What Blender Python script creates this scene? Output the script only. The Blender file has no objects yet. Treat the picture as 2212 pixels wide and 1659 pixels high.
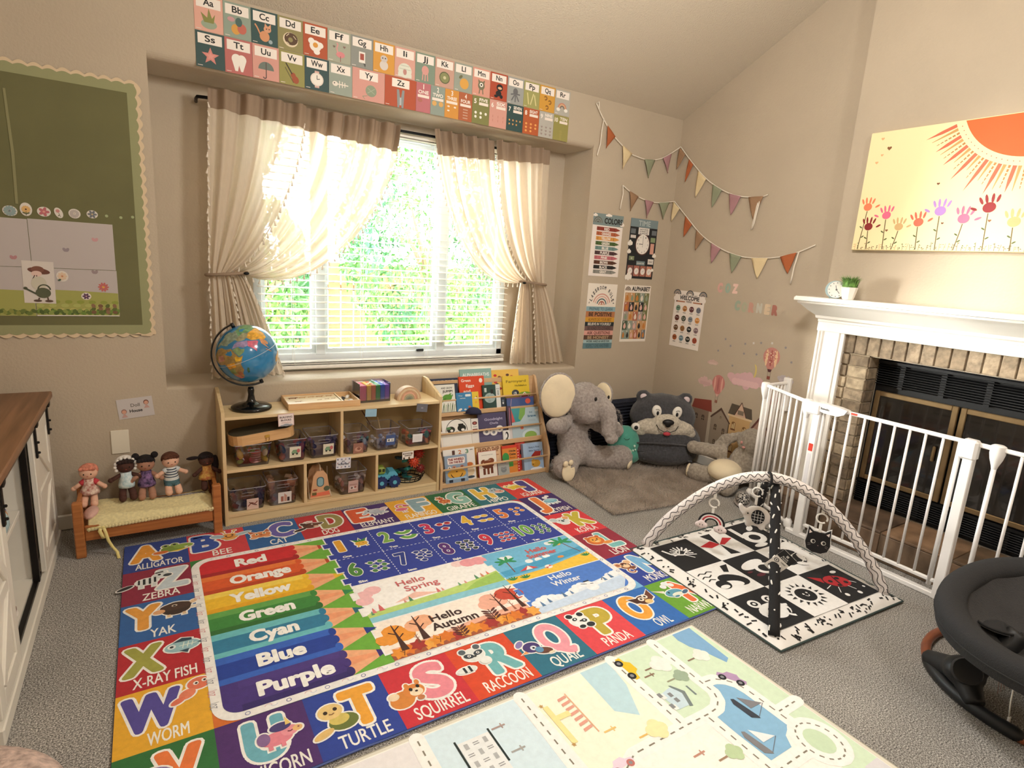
import bpy, bmesh, math, random
from mathutils import Vector, Matrix, Euler
from mathutils.geometry import tessellate_polygon
random.seed(7)
SC = bpy.context.scene
COL = SC.collection
PI = math.pi
V = Vector

# ------------------------------------------------------------------ camera, world, lights, exposure
cam_d = bpy.data.cameras.new('camera')
cam = bpy.data.objects.new('camera', cam_d)
COL.objects.link(cam)
YAW, PIT, ROL = 0.569567, 0.206285, 0.0643088
cy_, sy_, cp_, sp_ = math.cos(YAW), math.sin(YAW), math.cos(PIT), math.sin(PIT)
fwd = V((sy_*cp_, cy_*cp_, -sp_)); rgt = V((cy_, -sy_, 0)); upv = rgt.cross(fwd)
r2 = math.cos(ROL)*rgt + math.sin(ROL)*upv
u2 = -math.sin(ROL)*rgt + math.cos(ROL)*upv
M = Matrix((r2, u2, -fwd)).transposed().to_4x4()
M.translation = V((0, 0, 1.35))
cam.matrix_world = M
cam_d.sensor_width = 36.0
cam_d.lens = 1245.6*36.0/2212.0
cam_d.clip_start = 0.02
SC.camera = cam
SC.view_settings.view_transform = 'Standard'
SC.view_settings.look = 'None'
SC.view_settings.gamma = 1.0
SC.view_settings.use_curve_mapping = False
SC.view_settings.exposure = 0.72

w = bpy.data.worlds.new('overcast_sky'); SC.world = w; w.use_nodes = True
bg = w.node_tree.nodes['Background']
bg.inputs[0].default_value = (0.93, 0.97, 1.0, 1); bg.inputs[1].default_value = 21.0

def area(name, loc, target, size, power, col, sy=None, portal=False):
    d = bpy.data.lights.new(name, 'AREA'); d.energy = power; d.color = col; d.size = size
    if sy: d.shape = 'RECTANGLE'; d.size_y = sy
    if portal: d.cycles.is_portal = True
    o = bpy.data.objects.new(name, d); COL.objects.link(o); o.location = loc
    o.rotation_euler = (V(target)-V(loc)).to_track_quat('-Z', 'Y').to_euler()
    return o
area('window_portal', (1.29, 3.60, 1.37), (1.29, 0, 1.37), 1.60, 1, (1, 1, 1), 1.40, True)
def bulb(name, loc, power, col, r=.12):
    d = bpy.data.lights.new(name, 'POINT'); d.energy = power; d.color = col; d.shadow_soft_size = r
    o = bpy.data.objects.new(name, d); COL.objects.link(o); o.location = loc; return o
bulb('ceiling_light', (1.55, 1.15, 2.30), 50, (1.0, 0.965, 0.91), .16)
bulb('rear_fill_light', (1.0, -1.2, 2.7), 52, (1.0, 0.965, 0.91), .2)  # unseen fill bulb added behind the camera to lift walls and ceiling
sd_ = bpy.data.lights.new('window_light_boost', 'SUN'); sd_.energy = 62.0; sd_.angle = math.radians(28); sd_.color = (1.0, 0.95, 0.86)  # broad soft sun added to strengthen the daylight coming through the window
so_ = bpy.data.objects.new('window_light_boost', sd_); COL.objects.link(so_)
so_.rotation_euler = V((0.785, -0.62, -0.07)).to_track_quat('-Z', 'Y').to_euler()

# ------------------------------------------------------------------ helpers
def lin(h):
    h = h.lstrip('#')
    if len(h) == 3: h = ''.join(c*2 for c in h)
    out = []
    for i in (0, 2, 4):
        c = int(h[i:i+2], 16)/255.0
        out.append(c/12.92 if c <= 0.04045 else ((c+0.055)/1.055)**2.4)
    return tuple(out)

MATS = {}
def mat(name, col, rough=0.6, metal=0.0, var=0.0, vscale=20.0, bump=0.0, bscale=200.0, spec=0.5, coords='Object',
        trans=0.0, alpha=1.0, sheen=0.0, col2=None, stretch=None, emit=None, coat=0.0, subs=0.0):
    """one procedural material: base colour with noise variation, optional fine relief"""
    if name in MATS: return MATS[name]
    m = bpy.data.materials.new(name); m.use_nodes = True
    nt = m.node_tree; n = nt.nodes; L = nt.links
    b = n['Principled BSDF']
    c = lin(col) if isinstance(col, str) else col
    b.inputs['Base Color'].default_value = (*c, 1)
    b.inputs['Roughness'].default_value = rough
    b.inputs['Metallic'].default_value = metal
    b.inputs['Specular IOR Level'].default_value = spec
    if trans: b.inputs['Transmission Weight'].default_value = trans
    if sheen: b.inputs['Sheen Weight'].default_value = sheen
    if coat: b.inputs['Coat Weight'].default_value = coat
    if alpha < 1: b.inputs['Alpha'].default_value = alpha
    if emit: b.inputs['Emission Color'].default_value = (*lin(emit[0]), 1); b.inputs['Emission Strength'].default_value = emit[1]
    tc = n.new('ShaderNodeTexCoord'); mp = n.new('ShaderNodeMapping')
    L.new(tc.outputs[coords], mp.inputs[0])
    if stretch: mp.inputs['Scale'].default_value = stretch
    if var or col2:
        nz = n.new('ShaderNodeTexNoise'); nz.inputs['Scale'].default_value = vscale; nz.inputs['Detail'].default_value = 5
        L.new(mp.outputs[0], nz.inputs['Vector'])
        mx = n.new('ShaderNodeMix'); mx.data_type = 'RGBA'
        c2 = lin(col2) if col2 else tuple(x*(1-var) for x in c)
        c1 = c if col2 else tuple(min(1, x*(1+var*0.6)) for x in c)
        mx.inputs[6].default_value = (*c1, 1); mx.inputs[7].default_value = (*c2, 1)
        rp = n.new('ShaderNodeValToRGB'); rp.color_ramp.elements[0].position = 0.35; rp.color_ramp.elements[1].position = 0.65
        L.new(nz.outputs[0], rp.inputs[0]); L.new(rp.outputs[0], mx.inputs[0]); L.new(mx.outputs[2], b.inputs['Base Color'])
    if bump:
        nb = n.new('ShaderNodeTexNoise'); nb.inputs['Scale'].default_value = bscale; nb.inputs['Detail'].default_value = 3
        L.new(mp.outputs[0], nb.inputs['Vector'])
        bp = n.new('ShaderNodeBump'); bp.inputs['Strength'].default_value = bump; bp.inputs['Distance'].default_value = 0.004
        L.new(nb.outputs[0], bp.inputs['Height']); L.new(bp.outputs[0], b.inputs['Normal'])
    MATS[name] = m
    return m

def wood(name, c1, c2, scale=14, axis=0, rough=0.45, bump=0.12):
    if name in MATS: return MATS[name]
    m = bpy.data.materials.new(name); m.use_nodes = True; nt = m.node_tree; n = nt.nodes; L = nt.links
    b = n['Principled BSDF']; b.inputs['Roughness'].default_value = rough
    tc = n.new('ShaderNodeTexCoord'); mp = n.new('ShaderNodeMapping')
    sc = [scale]*3; sc[axis] = scale*0.06; mp.inputs['Scale'].default_value = sc
    L.new(tc.outputs['Object'], mp.inputs[0])
    nz = n.new('ShaderNodeTexNoise'); nz.inputs['Scale'].default_value = 4; nz.inputs['Detail'].default_value = 8; nz.inputs['Distortion'].default_value = 0.6
    L.new(mp.outputs[0], nz.inputs['Vector'])
    rp = n.new('ShaderNodeValToRGB'); rp.color_ramp.elements[0].position = 0.3; rp.color_ramp.elements[1].position = 0.7
    rp.color_ramp.elements[0].color = (*lin(c1), 1); rp.color_ramp.elements[1].color = (*lin(c2), 1)
    L.new(nz.outputs[0], rp.inputs[0]); L.new(rp.outputs[0], b.inputs['Base Color'])
    bp = n.new('ShaderNodeBump'); bp.inputs['Strength'].default_value = bump; bp.inputs['Distance'].default_value = 0.002
    L.new(nz.outputs[0], bp.inputs['Height']); L.new(bp.outputs[0], b.inputs['Normal'])
    MATS[name] = m
    return m

def printmat(name, rough=0.7, bump=0.0, bscale=600, sheen=0.0, fuzz=0.0):
    """colour comes from the printed artwork (a colour attribute on the mesh)"""
    if name in MATS: return MATS[name]
    m = bpy.data.materials.new(name); m.use_nodes = True; nt = m.node_tree; n = nt.nodes; L = nt.links
    b = n['Principled BSDF']; b.inputs['Roughness'].default_value = rough
    if sheen: b.inputs['Sheen Weight'].default_value = sheen
    at = n.new('ShaderNodeAttribute'); at.attribute_name = 'Col'
    src = at.outputs['Color']
    if fuzz:
        tc = n.new('ShaderNodeTexCoord'); nz = n.new('ShaderNodeTexNoise'); nz.inputs['Scale'].default_value = 60; nz.inputs['Detail'].default_value = 6
        L.new(tc.outputs['Object'], nz.inputs['Vector'])
        mr = n.new('ShaderNodeMapRange'); mr.inputs[1].default_value = 0.3; mr.inputs[2].default_value = 0.7; mr.inputs[3].default_value = 1-fuzz; mr.inputs[4].default_value = 1+fuzz*0.5
        L.new(nz.outputs[0], mr.inputs[0])
        vm = n.new('ShaderNodeVectorMath'); vm.operation = 'SCALE'
        L.new(src, vm.inputs[0]); L.new(mr.outputs[0], vm.inputs['Scale']); src = vm.outputs[0]
    L.new(src, b.inputs['Base Color'])
    if bump:
        tc = n.new('ShaderNodeTexCoord'); nb = n.new('ShaderNodeTexNoise'); nb.inputs['Scale'].default_value = bscale
        L.new(tc.outputs['Object'], nb.inputs['Vector'])
        bp = n.new('ShaderNodeBump'); bp.inputs['Strength'].default_value = bump; bp.inputs['Distance'].default_value = 0.003
        L.new(nb.outputs[0], bp.inputs['Height']); L.new(bp.outputs[0], b.inputs['Normal'])
    MATS[name] = m
    return m

def tag(o, label=None, cat=None, group=None, kind=None):
    if label: o['label'] = label
    if cat: o['category'] = cat
    if group: o['group'] = group
    if kind: o['kind'] = kind
    return o

def thing(name, label, cat, loc=(0, 0, 0), rz=0.0, group=None, rot=None):
    o = bpy.data.objects.new(name, None); COL.objects.link(o)
    o.empty_display_size = 0.05; o.location = loc; o.rotation_euler = rot if rot else (0, 0, rz)
    return tag(o, label, cat, group)

def copy_tree(o, parent=None):
    c = o.copy(); COL.objects.link(c); c.parent = parent
    for ch in list(o.children): copy_tree(ch, c)
    return c

class MB:
    """collects primitive shapes and links them as ONE mesh object"""
    def __init__(s): s.v = []; s.f = []; s.mi = []; s.cur = 0; s.X = None
    def m(s, i): s.cur = i; return s
    def add(s, vs, fs):
        k = len(s.v)
        if s.X is not None: vs = [s.X @ V(p) for p in vs]
        s.v += [tuple(p) for p in vs]; s.f += [tuple(i+k for i in f) for f in fs]; s.mi += [s.cur]*len(fs); return s
    def box(s, c, d, bev=0.0, rot=None):
        x, y, z = d[0]/2, d[1]/2, d[2]/2
        if bev:
            b = min(bev, x*0.95, y*0.95, z*0.95)
            vs = []; 
            for sx in (-1, 1):
                for sy in (-1, 1):
                    for sz in (-1, 1):
                        vs += [(sx*x, sy*(y-b), sz*(z-b)), (sx*(x-b), sy*y, sz*(z-b)), (sx*(x-b), sy*(y-b), sz*z)]
            I = lambda sx, sy, sz, a: ((sx > 0)*4+(sy > 0)*2+(sz > 0))*3+a
            fs = []
            for q in (-1, 1):
                fs.append([I(q, -1, -1, 0), I(q, 1, -1, 0), I(q, 1, 1, 0), I(q, -1, 1, 0)][::q])
                fs.append([I(-1, q, -1, 1), I(1, q, -1, 1), I(1, q, 1, 1), I(-1, q, 1, 1)][::-q])
                fs.append([I(-1, -1, q, 2), I(1, -1, q, 2), I(1, 1, q, 2), I(-1, 1, q, 2)][::q])
            for p in (-1, 1):
                for q in (-1, 1):
                    fs.append([I(p, q, -1, 0), I(p, q, -1, 1), I(p, q, 1, 1), I(p, q, 1, 0)][::-p*q])
                    fs.append([I(p, -1, q, 0), I(p, 1, q, 0), I(p, 1, q, 2), I(p, -1, q, 2)][::p*q])
                    fs.append([I(-1, p, q, 1), I(1, p, q, 1), I(1, p, q, 2), I(-1, p, q, 2)][::-p*q])
                    for r in (-1, 1):
                        fs.append([I(p, q, r, 0), I(p, q, r, 1), I(p, q, r, 2)][::p*q*r])
        else:
            vs = [(sx*x, sy*y, sz*z) for sx in (-1, 1) for sy in (-1, 1) for sz in (-1, 1)]
            fs = [(0, 1, 3, 2), (4, 6, 7, 5), (0, 4, 5, 1), (2, 3, 7, 6), (0, 2, 6, 4), (1, 5, 7, 3)]
        R = rot.to_matrix() if isinstance(rot, Euler) else (Euler(rot).to_matrix() if rot else None)
        if R: vs = [R @ V(p) for p in vs]
        return s.add([(p[0]+c[0], p[1]+c[1], p[2]+c[2]) for p in vs], fs)
    def span(s, a, b, bev=0.0):
        return s.box([(a[i]+b[i])/2 for i in range(3)], [abs(b[i]-a[i]) for i in range(3)], bev)
    def tube(s, path, r, n=8, closed=False, cap=True):
        P = [V(p) for p in path]; N = len(P); rs = r if isinstance(r, (list, tuple)) else [r]*N
        vs = []; pu = None
        for i, p in enumerate(P):
            a = P[(i-1) % N] if (closed or i > 0) else P[i]; b = P[(i+1) % N] if (closed or i < N-1) else P[i]
            t = (b-a).normalized() if (b-a).length > 1e-9 else V((0, 0, 1))
            if pu is None:
                pu = t.cross(V((0, 0, 1))) if abs(t.z) < 0.9 else t.cross(V((1, 0, 0)))
            u = (pu - t*pu.dot(t)).normalized(); pu = u; ww = t.cross(u)
            for k in range(n):
                an = 2*PI*k/n; vs.append(p+(u*math.cos(an)+ww*math.sin(an))*rs[i])
        fs = []
        for i in range(N if closed else N-1):
            j = (i+1) % N
            for k in range(n):
                l = (k+1) % n; fs.append((i*n+k, i*n+l, j*n+l, j*n+k))
        if cap and not closed: fs.append(tuple(range(n))[::-1]); fs.append(tuple((N-1)*n+k for k in range(n)))
        return s.add(vs, fs)
    def lathe(s, prof, c=(0, 0, 0), n=24, rot=None):
        vs = []; N = len(prof)
        for (r, z) in prof:
            for k in range(n):
                a = 2*PI*k/n; vs.append(V((r*math.cos(a), r*math.sin(a), z)))
        if rot: R = Euler(rot).to_matrix(); vs = [R @ p for p in vs]
        vs = [p+V(c) for p in vs]; fs = []
        for i in range(N-1):
            for k in range(n):
                l = (k+1) % n; fs.append((i*n+k, i*n+l, (i+1)*n+l, (i+1)*n+k))
        fs.append(tuple(range(n))[::-1]); fs.append(tuple((N-1)*n+k for k in range(n)))
        return s.add(vs, fs)
    def ell(s, c, r, rot=None, n=16, m=10):
        if isinstance(r, (int, float)): r = (r, r, r)
        R = Euler(rot).to_matrix() if rot else Matrix.Identity(3)
        vs = [V((0, 0, -1))]
        for i in range(1, m):
            a = PI*i/m-PI/2
            for k in range(n):
                b = 2*PI*k/n; vs.append(V((math.cos(a)*math.cos(b), math.cos(a)*math.sin(b), math.sin(a))))
        vs.append(V((0, 0, 1))); T = len(vs)-1
        vs = [R @ V((p.x*r[0], p.y*r[1], p.z*r[2]))+V(c) for p in vs]
        fs = [(0, 1+(k+1) % n, 1+k) for k in range(n)]
        for i in range(m-2):
            for k in range(n):
                l = (k+1) % n; a = 1+i*n; fs.append((a+k, a+l, a+n+l, a+n+k))
        a = 1+(m-2)*n
        fs += [(a+k, a+(k+1) % n, T) for k in range(n)]
        return s.add(vs, fs)
    def prism(s, poly, O, U, W, N, t):
        """2D polygon in plane (O,U,W), extruded by t along N"""
        O, U, W, N = V(O), V(U), V(W), V(N); k = len(poly)
        a = [O+U*x+W*y for x, y in poly]; b = [p+N*t for p in a]
        tri = tessellate_polygon([[V((x, y, 0)) for x, y in poly]])
        fs = []
        for q in tri: fs.append(tuple(q)); fs.append(tuple(i+k for i in q)[::-1])
        for i in range(k): j = (i+1) % k; fs.append((i, j, j+k, i+k))
        return s.add(a+b, fs)
    def grid(s, pts):
        """rows of points"""
        R = len(pts); C = len(pts[0]); vs = [p for row in pts for p in row]
        return s.add(vs, [(i*C+j, i*C+j+1, (i+1)*C+j+1, (i+1)*C+j) for i in range(R-1) for j in range(C-1)])
    def build(s, name, mats, parent=None, smooth=False, kind=None, recalc=True, label=None):
        me = bpy.data.meshes.new(name); me.from_pydata(s.v, [], s.f)
        if not isinstance(mats, (list, tuple)): mats = [mats]
        for m in mats: me.materials.append(m)
        if len(mats) > 1: me.polygons.foreach_set('material_index', s.mi)
        if recalc:
            bm = bmesh.new(); bm.from_mesh(me); bmesh.ops.recalc_face_normals(bm, faces=bm.faces); bm.to_mesh(me); bm.free()
        if smooth:
            me.shade_smooth()
            if smooth != 1: me.set_sharp_from_angle(angle=math.radians(smooth))
        me.update()
        o = bpy.data.objects.new(name, me); COL.objects.link(o)
        if parent: o.parent = parent
        if kind: o['kind'] = kind
        if label: o['label'] = label
        return o

def MW(t):
    '''mesh builder that takes world coordinates and stores them relative to the thing t'''
    m = MB(); m.X = t.matrix_basis.inverted(); return m
def AW(t, O, U, W, lift=0.0006):
    a = Art(O, U, W, lift); a.X = t.matrix_basis.inverted(); return a

def remesh(o, vox=0.01, sm=3, disp=0.0, dscale=0.03):
    """one continuous skin over the joined volumes"""
    r = o.modifiers.new('skin', 'REMESH'); r.mode = 'VOXEL'; r.voxel_size = vox; r.use_smooth_shade = True
    s = o.modifiers.new('soft', 'SMOOTH'); s.iterations = sm; s.factor = 0.6
    if disp:
        t = bpy.data.textures.new(o.name+'_pile', 'CLOUDS'); t.noise_scale = dscale
        d = o.modifiers.new('pile', 'DISPLACE'); d.texture = t; d.strength = disp; d.mid_level = 0.5
        d.texture_coords = 'LOCAL'
    return o

# ------------------------------------------------------------------ printed artwork as flat coloured mesh
def star_pts(x, y, r, n=5, q=0.42, a0=PI/2):
    return [(x+math.cos(a0+PI*i/n)*(r if i % 2 == 0 else r*q), y+math.sin(a0+PI*i/n)*(r if i % 2 == 0 else r*q)) for i in range(2*n)]
def ell_pts(x, y, rx, ry, rot=0, n=20):
    c, s = math.cos(rot), math.sin(rot)
    return [(x+rx*math.cos(a)*c-ry*math.sin(a)*s, y+rx*math.cos(a)*s+ry*math.sin(a)*c) for a in [2*PI*i/n for i in range(n)]]
_GL = {}
def glyphs(txt, bold):
    k = (txt, bold)
    if k in _GL: return _GL[k]
    cu = bpy.data.curves.new('t', 'FONT'); cu.body = txt; cu.size = 1.0; cu.offset = bold; cu.resolution_u = 3 if len(txt) > 3 else 5
    cu.align_x = 'LEFT'
    ob = bpy.data.objects.new('t', cu); COL.objects.link(ob)
    me = ob.to_mesh()
    vs = [(p.co.x, p.co.y) for p in me.vertices]; fs = [tuple(p.vertices) for p in me.polygons]
    ob.to_mesh_clear(); bpy.data.objects.remove(ob); bpy.data.curves.remove(cu)
    _GL[k] = (vs, fs); return _GL[k]

class Art:
    EPS = 0.00014
    def __init__(s, O, U, W, lift=0.0006):
        s.O, s.U, s.W = V(O), V(U).normalized(), V(W).normalized(); s.N = s.U.cross(s.W)
        s.v = []; s.f = []; s.c = []; s.z = 0; s.lift = lift; s.k = 0
        s.T = (1, 0, 0, 0, 1, 0); s.warp = None; s.hz = None; s.X = None
    def at(s, x=0, y=0, sc=1.0, rot=0, sy=None, shear=0):
        c, n = math.cos(rot), math.sin(rot); sy = sc if sy is None else sy
        s.T = (sc*c, -sy*n+shear*sc, x, sc*n, sy*c, y); return s
    def pt(s, x, y):
        a, b, c, d, e, f = s.T; X, Y = a*x+b*y+c, d*x+e*y+f
        hh = s.hz(X, Y) if s.hz else 0
        if s.warp: X, Y = s.warp(X, Y)
        return s.O+s.U*X+s.W*Y+s.N*(hh+s.lift+s.z*s.EPS+((s.k*37) % 97)*1.4e-6)
    def raw(s, vs, fs, col):
        s.k += 1; k = len(s.v); s.v += [s.pt(x, y) for x, y in vs]; s.f += [tuple(i+k for i in f) for f in fs]
        s.c += [lin(col) if isinstance(col, str) else col]*len(fs); return s
    def poly(s, pts, col):
        tri = tessellate_polygon([[V((x, y, 0)) for x, y in pts]])
        s.raw(pts, [tuple(t) for t in tri], col); s.z += 1; return s
    def rect(s, x0, y0, x1, y1, col):
        s.raw([(x0, y0), (x1, y0), (x1, y1), (x0, y1)], [(0, 1, 2, 3)], col); s.z += 1; return s
    def e(s, x, y, rx, ry, col, rot=0, n=18):
        p = ell_pts(x, y, rx, ry, rot, n); s.raw(p, [tuple(range(n))], col); s.z += 1; return s
    def arc(s, x, y, r0, r1, a0, a1, col, n=16):
        vs = []
        for i in range(n+1):
            a = a0+(a1-a0)*i/n; vs += [(x+r0*math.cos(a), y+r0*math.sin(a)), (x+r1*math.cos(a), y+r1*math.sin(a))]
        s.raw(vs, [(2*i, 2*i+1, 2*i+3, 2*i+2) for i in range(n)], col); s.z += 1; return s
    def line(s, pts, w, col):
        for i in range(len(pts)-1):
            (x0, y0), (x1, y1) = pts[i], pts[i+1]; d = math.hypot(x1-x0, y1-y0) or 1
            nx, ny = -(y1-y0)/d*w/2, (x1-x0)/d*w/2
            s.raw([(x0-nx, y0-ny), (x1-nx, y1-ny), (x1+nx, y1+ny), (x0+nx, y0+ny)], [(0, 1, 2, 3)], col)
        s.z += 1; return s
    def rrect(s, x0, y0, x1, y1, r, col, n=5):
        p = []
        for cx, cy, a in ((x1-r, y0+r, -PI/2), (x1-r, y1-r, 0), (x0+r, y1-r, PI/2), (x0+r, y0+r, PI)):
            p += [(cx+r*math.cos(a+PI/2*i/n), cy+r*math.sin(a+PI/2*i/n)) for i in range(n+1)]
        s.raw(p, [tuple(range(len(p)))], col); s.z += 1; return s
    def text(s, t, x, y, h, col, w=None, bold=0.02, al='c', rot=0, shear=0, out=None, ow=0.06):
        """text with cap height h, fitted to width w, anchored at x (left or centre), baseline y"""
        fine = 0.0
        vs, fs = glyphs(t, fine)
        if not vs: return s
        x0 = min(p[0] for p in vs); x1 = max(p[0] for p in vs); k = h/0.70; b_ = max(0, bold-fine)
        sx = k if w is None else w/max(1e-6, x1-x0+2*b_)
        ox = -(x0+x1)/2 if al == 'c' else -x0
        c, n = math.cos(rot), math.sin(rot)
        def tr(dx=0, dy=0): return [(x+((px+ox)*sx+dx*k+shear*py*k)*c-(py+dy)*k*n, y+((px+ox)*sx+dx*k+shear*py*k)*n+(py+dy)*k*c) for px, py in vs]
        if out or b_ > 0.004:
            key = (t, 'edges')
            if key not in _GL:
                cnt = {}
                for f in fs:
                    for i in range(len(f)):
                        e = (f[i], f[(i+1) % len(f)]); q = (min(e), max(e)); cnt[q] = cnt.get(q, 0)+1
                _GL[key] = [e for e, c_ in cnt.items() if c_ == 1]
            T = tr()
            def stroke(r, cc):
                seen = set()
                for a, b in _GL[key]:
                    (xa, ya), (xb, yb) = T[a], T[b]; d = math.hypot(xb-xa, yb-ya)
                    if d < 1e-6: continue
                    nx, ny = -(yb-ya)/d*r, (xb-xa)/d*r
                    s.raw([(xa-nx, ya-ny), (xb-nx, yb-ny), (xb+nx, yb+ny), (xa+nx, ya+ny)], [(0, 1, 2, 3)], cc)
                    for q in (a, b):
                        if q not in seen: seen.add(q); s.raw(ell_pts(T[q][0], T[q][1], r, r, 0, 8), [tuple(range(8))], cc)
            kk = (k+sx)/2
            if out: stroke((b_+ow)*kk, out); s.raw(T, fs, out); s.z += 1
            if b_ > 0.004: stroke(b_*kk, col)
        s.raw(tr(), fs, col); s.z += 1; return s
    def heart(s, x, y, r, col):
        p = [(x+r*0.062*16*math.sin(a)**3, y+r*0.062*(13*math.cos(a)-5*math.cos(2*a)-2*math.cos(3*a)-math.cos(4*a))) for a in [2*PI*i/20 for i in range(20)]]
        return s.poly(p, col)
    def cloud(s, x, y, w, h, col):
        for dx, dy, r in ((-.3, -.12, .3), (0, .1, .42), (.3, -.05, .32), (0, -.2, .3)): s.e(x+dx*w, y+dy*h, r*w*0.62, r*h*1.1, col, n=12); s.z -= 1
        s.z += 1; return s
    def bow(s, x, y, r, cols, wd=None):
        k = len(cols); wd = wd or r*0.75/k
        for i, c in enumerate(cols): s.arc(x, y, r-(i+1)*wd, r-i*wd, 0, PI, c); s.z -= 1
        s.z += 1; return s
    def dsl(s, code, grow=0.0, over=None):
        """compact drawing: e x y rx ry col [deg] / p col x y.. / r x y w h col / l col w x y.. / a x y r0 r1 d0 d1 col / s x y r col / h x y r col"""
        for it in code.split('|'):
            q = it.split(); o = q[0]
            if o == 'e':
                x, y, a, b = map(float, q[1:5]); s.e(x, y, a+grow, b+grow, over or q[5], math.radians(float(q[6])) if len(q) > 6 else 0)
            elif o == 'r':
                x, y, a, b = map(float, q[1:5]); s.rect(x-a/2-grow, y-b/2-grow, x+a/2+grow, y+b/2+grow, over or q[5])
            elif o == 'p':
                n = list(map(float, q[2:])); P = list(zip(n[::2], n[1::2]))
                if grow:
                    cx = sum(p[0] for p in P)/len(P); cy = sum(p[1] for p in P)/len(P)
                    P = [(x+(x-cx)/max(.1, math.hypot(x-cx, y-cy))*grow*1.3, y+(y-cy)/max(.1, math.hypot(x-cx, y-cy))*grow*1.3) for x, y in P]
                s.poly(P, over or q[1])
            elif o == 'l':
                n = list(map(float, q[3:])); s.line(list(zip(n[::2], n[1::2])), float(q[2])+2*grow, over or q[1])
            elif o == 'a':
                x, y, a, b, c, d = map(float, q[1:7]); s.arc(x, y, max(0, a-grow), b+grow, math.radians(c), math.radians(d), over or q[7])
            elif o == 's': s.poly(star_pts(float(q[1]), float(q[2]), float(q[3])+grow), over or q[4])
            elif o == 'h': s.heart(float(q[1]), float(q[2]), float(q[3])+grow, over or q[4])
            if over: s.z -= 1
        if over: s.z += 1
        return s
    def build(s, name, m, parent=None, kind=None, label=None):
        me = bpy.data.meshes.new(name); vs = [tuple(s.X @ p) for p in s.v] if s.X is not None else [tuple(p) for p in s.v]
        me.from_pydata(vs, [], s.f); me.materials.append(m)
        ca = me.color_attributes.new('Col', 'FLOAT_COLOR', 'CORNER')
        buf = []
        for p, c in zip(me.polygons, s.c): buf += [c[0], c[1], c[2], 1.0]*p.loop_total
        ca.data.foreach_set('color', buf)
        # every printed face looks out of its page
        me.update()
        N_ = (s.X.to_3x3() @ s.N) if s.X is not None else s.N
        flip = [p.index for p in me.polygons if p.normal.dot(N_) < 0]
        if flip:
            bm = bmesh.new(); bm.from_mesh(me); bm.faces.ensure_lookup_table()
            bmesh.ops.reverse_faces(bm, faces=[bm.faces[i] for i in flip]); bm.to_mesh(me); bm.free()
        o = bpy.data.objects.new(name, me); COL.objects.link(o)
        if parent: o.parent = parent
        if kind: o['kind'] = kind
        if label: o['label'] = label
        return o

PAPER = printmat('printed_paper', 0.62)
GLOSS = printmat('laminated_print', 0.22)
CLOTH = printmat('printed_fabric', 0.9, bump=0.35, bscale=500, sheen=0.1, fuzz=0.10)
CLOTHP = printmat('printed_plain_fabric', 0.9, bump=0.25, bscale=500, sheen=0.05, fuzz=0.05)
BACKW = dict(U=(1, 0, 0), W=(0, 0, 1))          # sheets on the window wall
RIGHTW = dict(U=(0, -1, 0), W=(0, 0, 1))        # sheets on the fireplace wall
def Bk(y=3.188): return Art((0, y, 0), (1, 0, 0), (0, 0, 1))          # x = world x, y = world z
def Rt(x=3.369): return Art((x, 0, 0), (0, -1, 0), (0, 0, 1))         # x = -world y, y = world z
def sheet(name, label, cat, x0, z0, x1, z1, wall='B', depth=None, rot=0.0, col='f0ebe0', group=None, th=0.0015):
    """a paper sheet lying on a wall: returns thing (at its bottom centre) and an Art whose units are metres from its centre"""
    cx, cz = (x0+x1)/2, (z0+z1)/2; w, h = abs(x1-x0), abs(z1-z0)
    if wall == 'B':
        y = 3.19 if depth is None else depth; E = Euler((0, -rot, 0)); t = thing(name, label, cat, (cx, y-0.0008, cz), rot=E, group=group)
        mb = MB().box((0, -th/2, 0), (w, th, h)); A = Art((0, -th, 0), (1, 0, 0), (0, 0, 1), 0.0003)
    else:
        x = 3.371 if depth is None else depth; E = Euler((-rot, 0, 0)); t = thing(name, label, cat, (x-0.0008, -cx, cz), rot=E, group=group)
        mb = MB().box((-th/2, 0, 0), (th, w, h)); A = Art((-th, 0, 0), (0, -1, 0), (0, 0, 1), 0.0003)
    mb.build('paper', mat('paper_'+col, col, 0.7), t)
    return t, A, w, h
# ================================================================== SETTING
WALL = mat('wall_paint', 'bdae99', 0.85, var=0.03, vscale=3, bump=0.35, bscale=90)
CEIL = mat('ceiling_texture', 'cfc2ae', 0.95, bump=1.0, bscale=130)
TRIM = mat('white_trim', 'f1ece2', 0.35)
def struct(name, mb, m, smooth=False):
    o = mb.build(name, m, None, smooth); o['kind'] = 'structure'; return o
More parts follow.
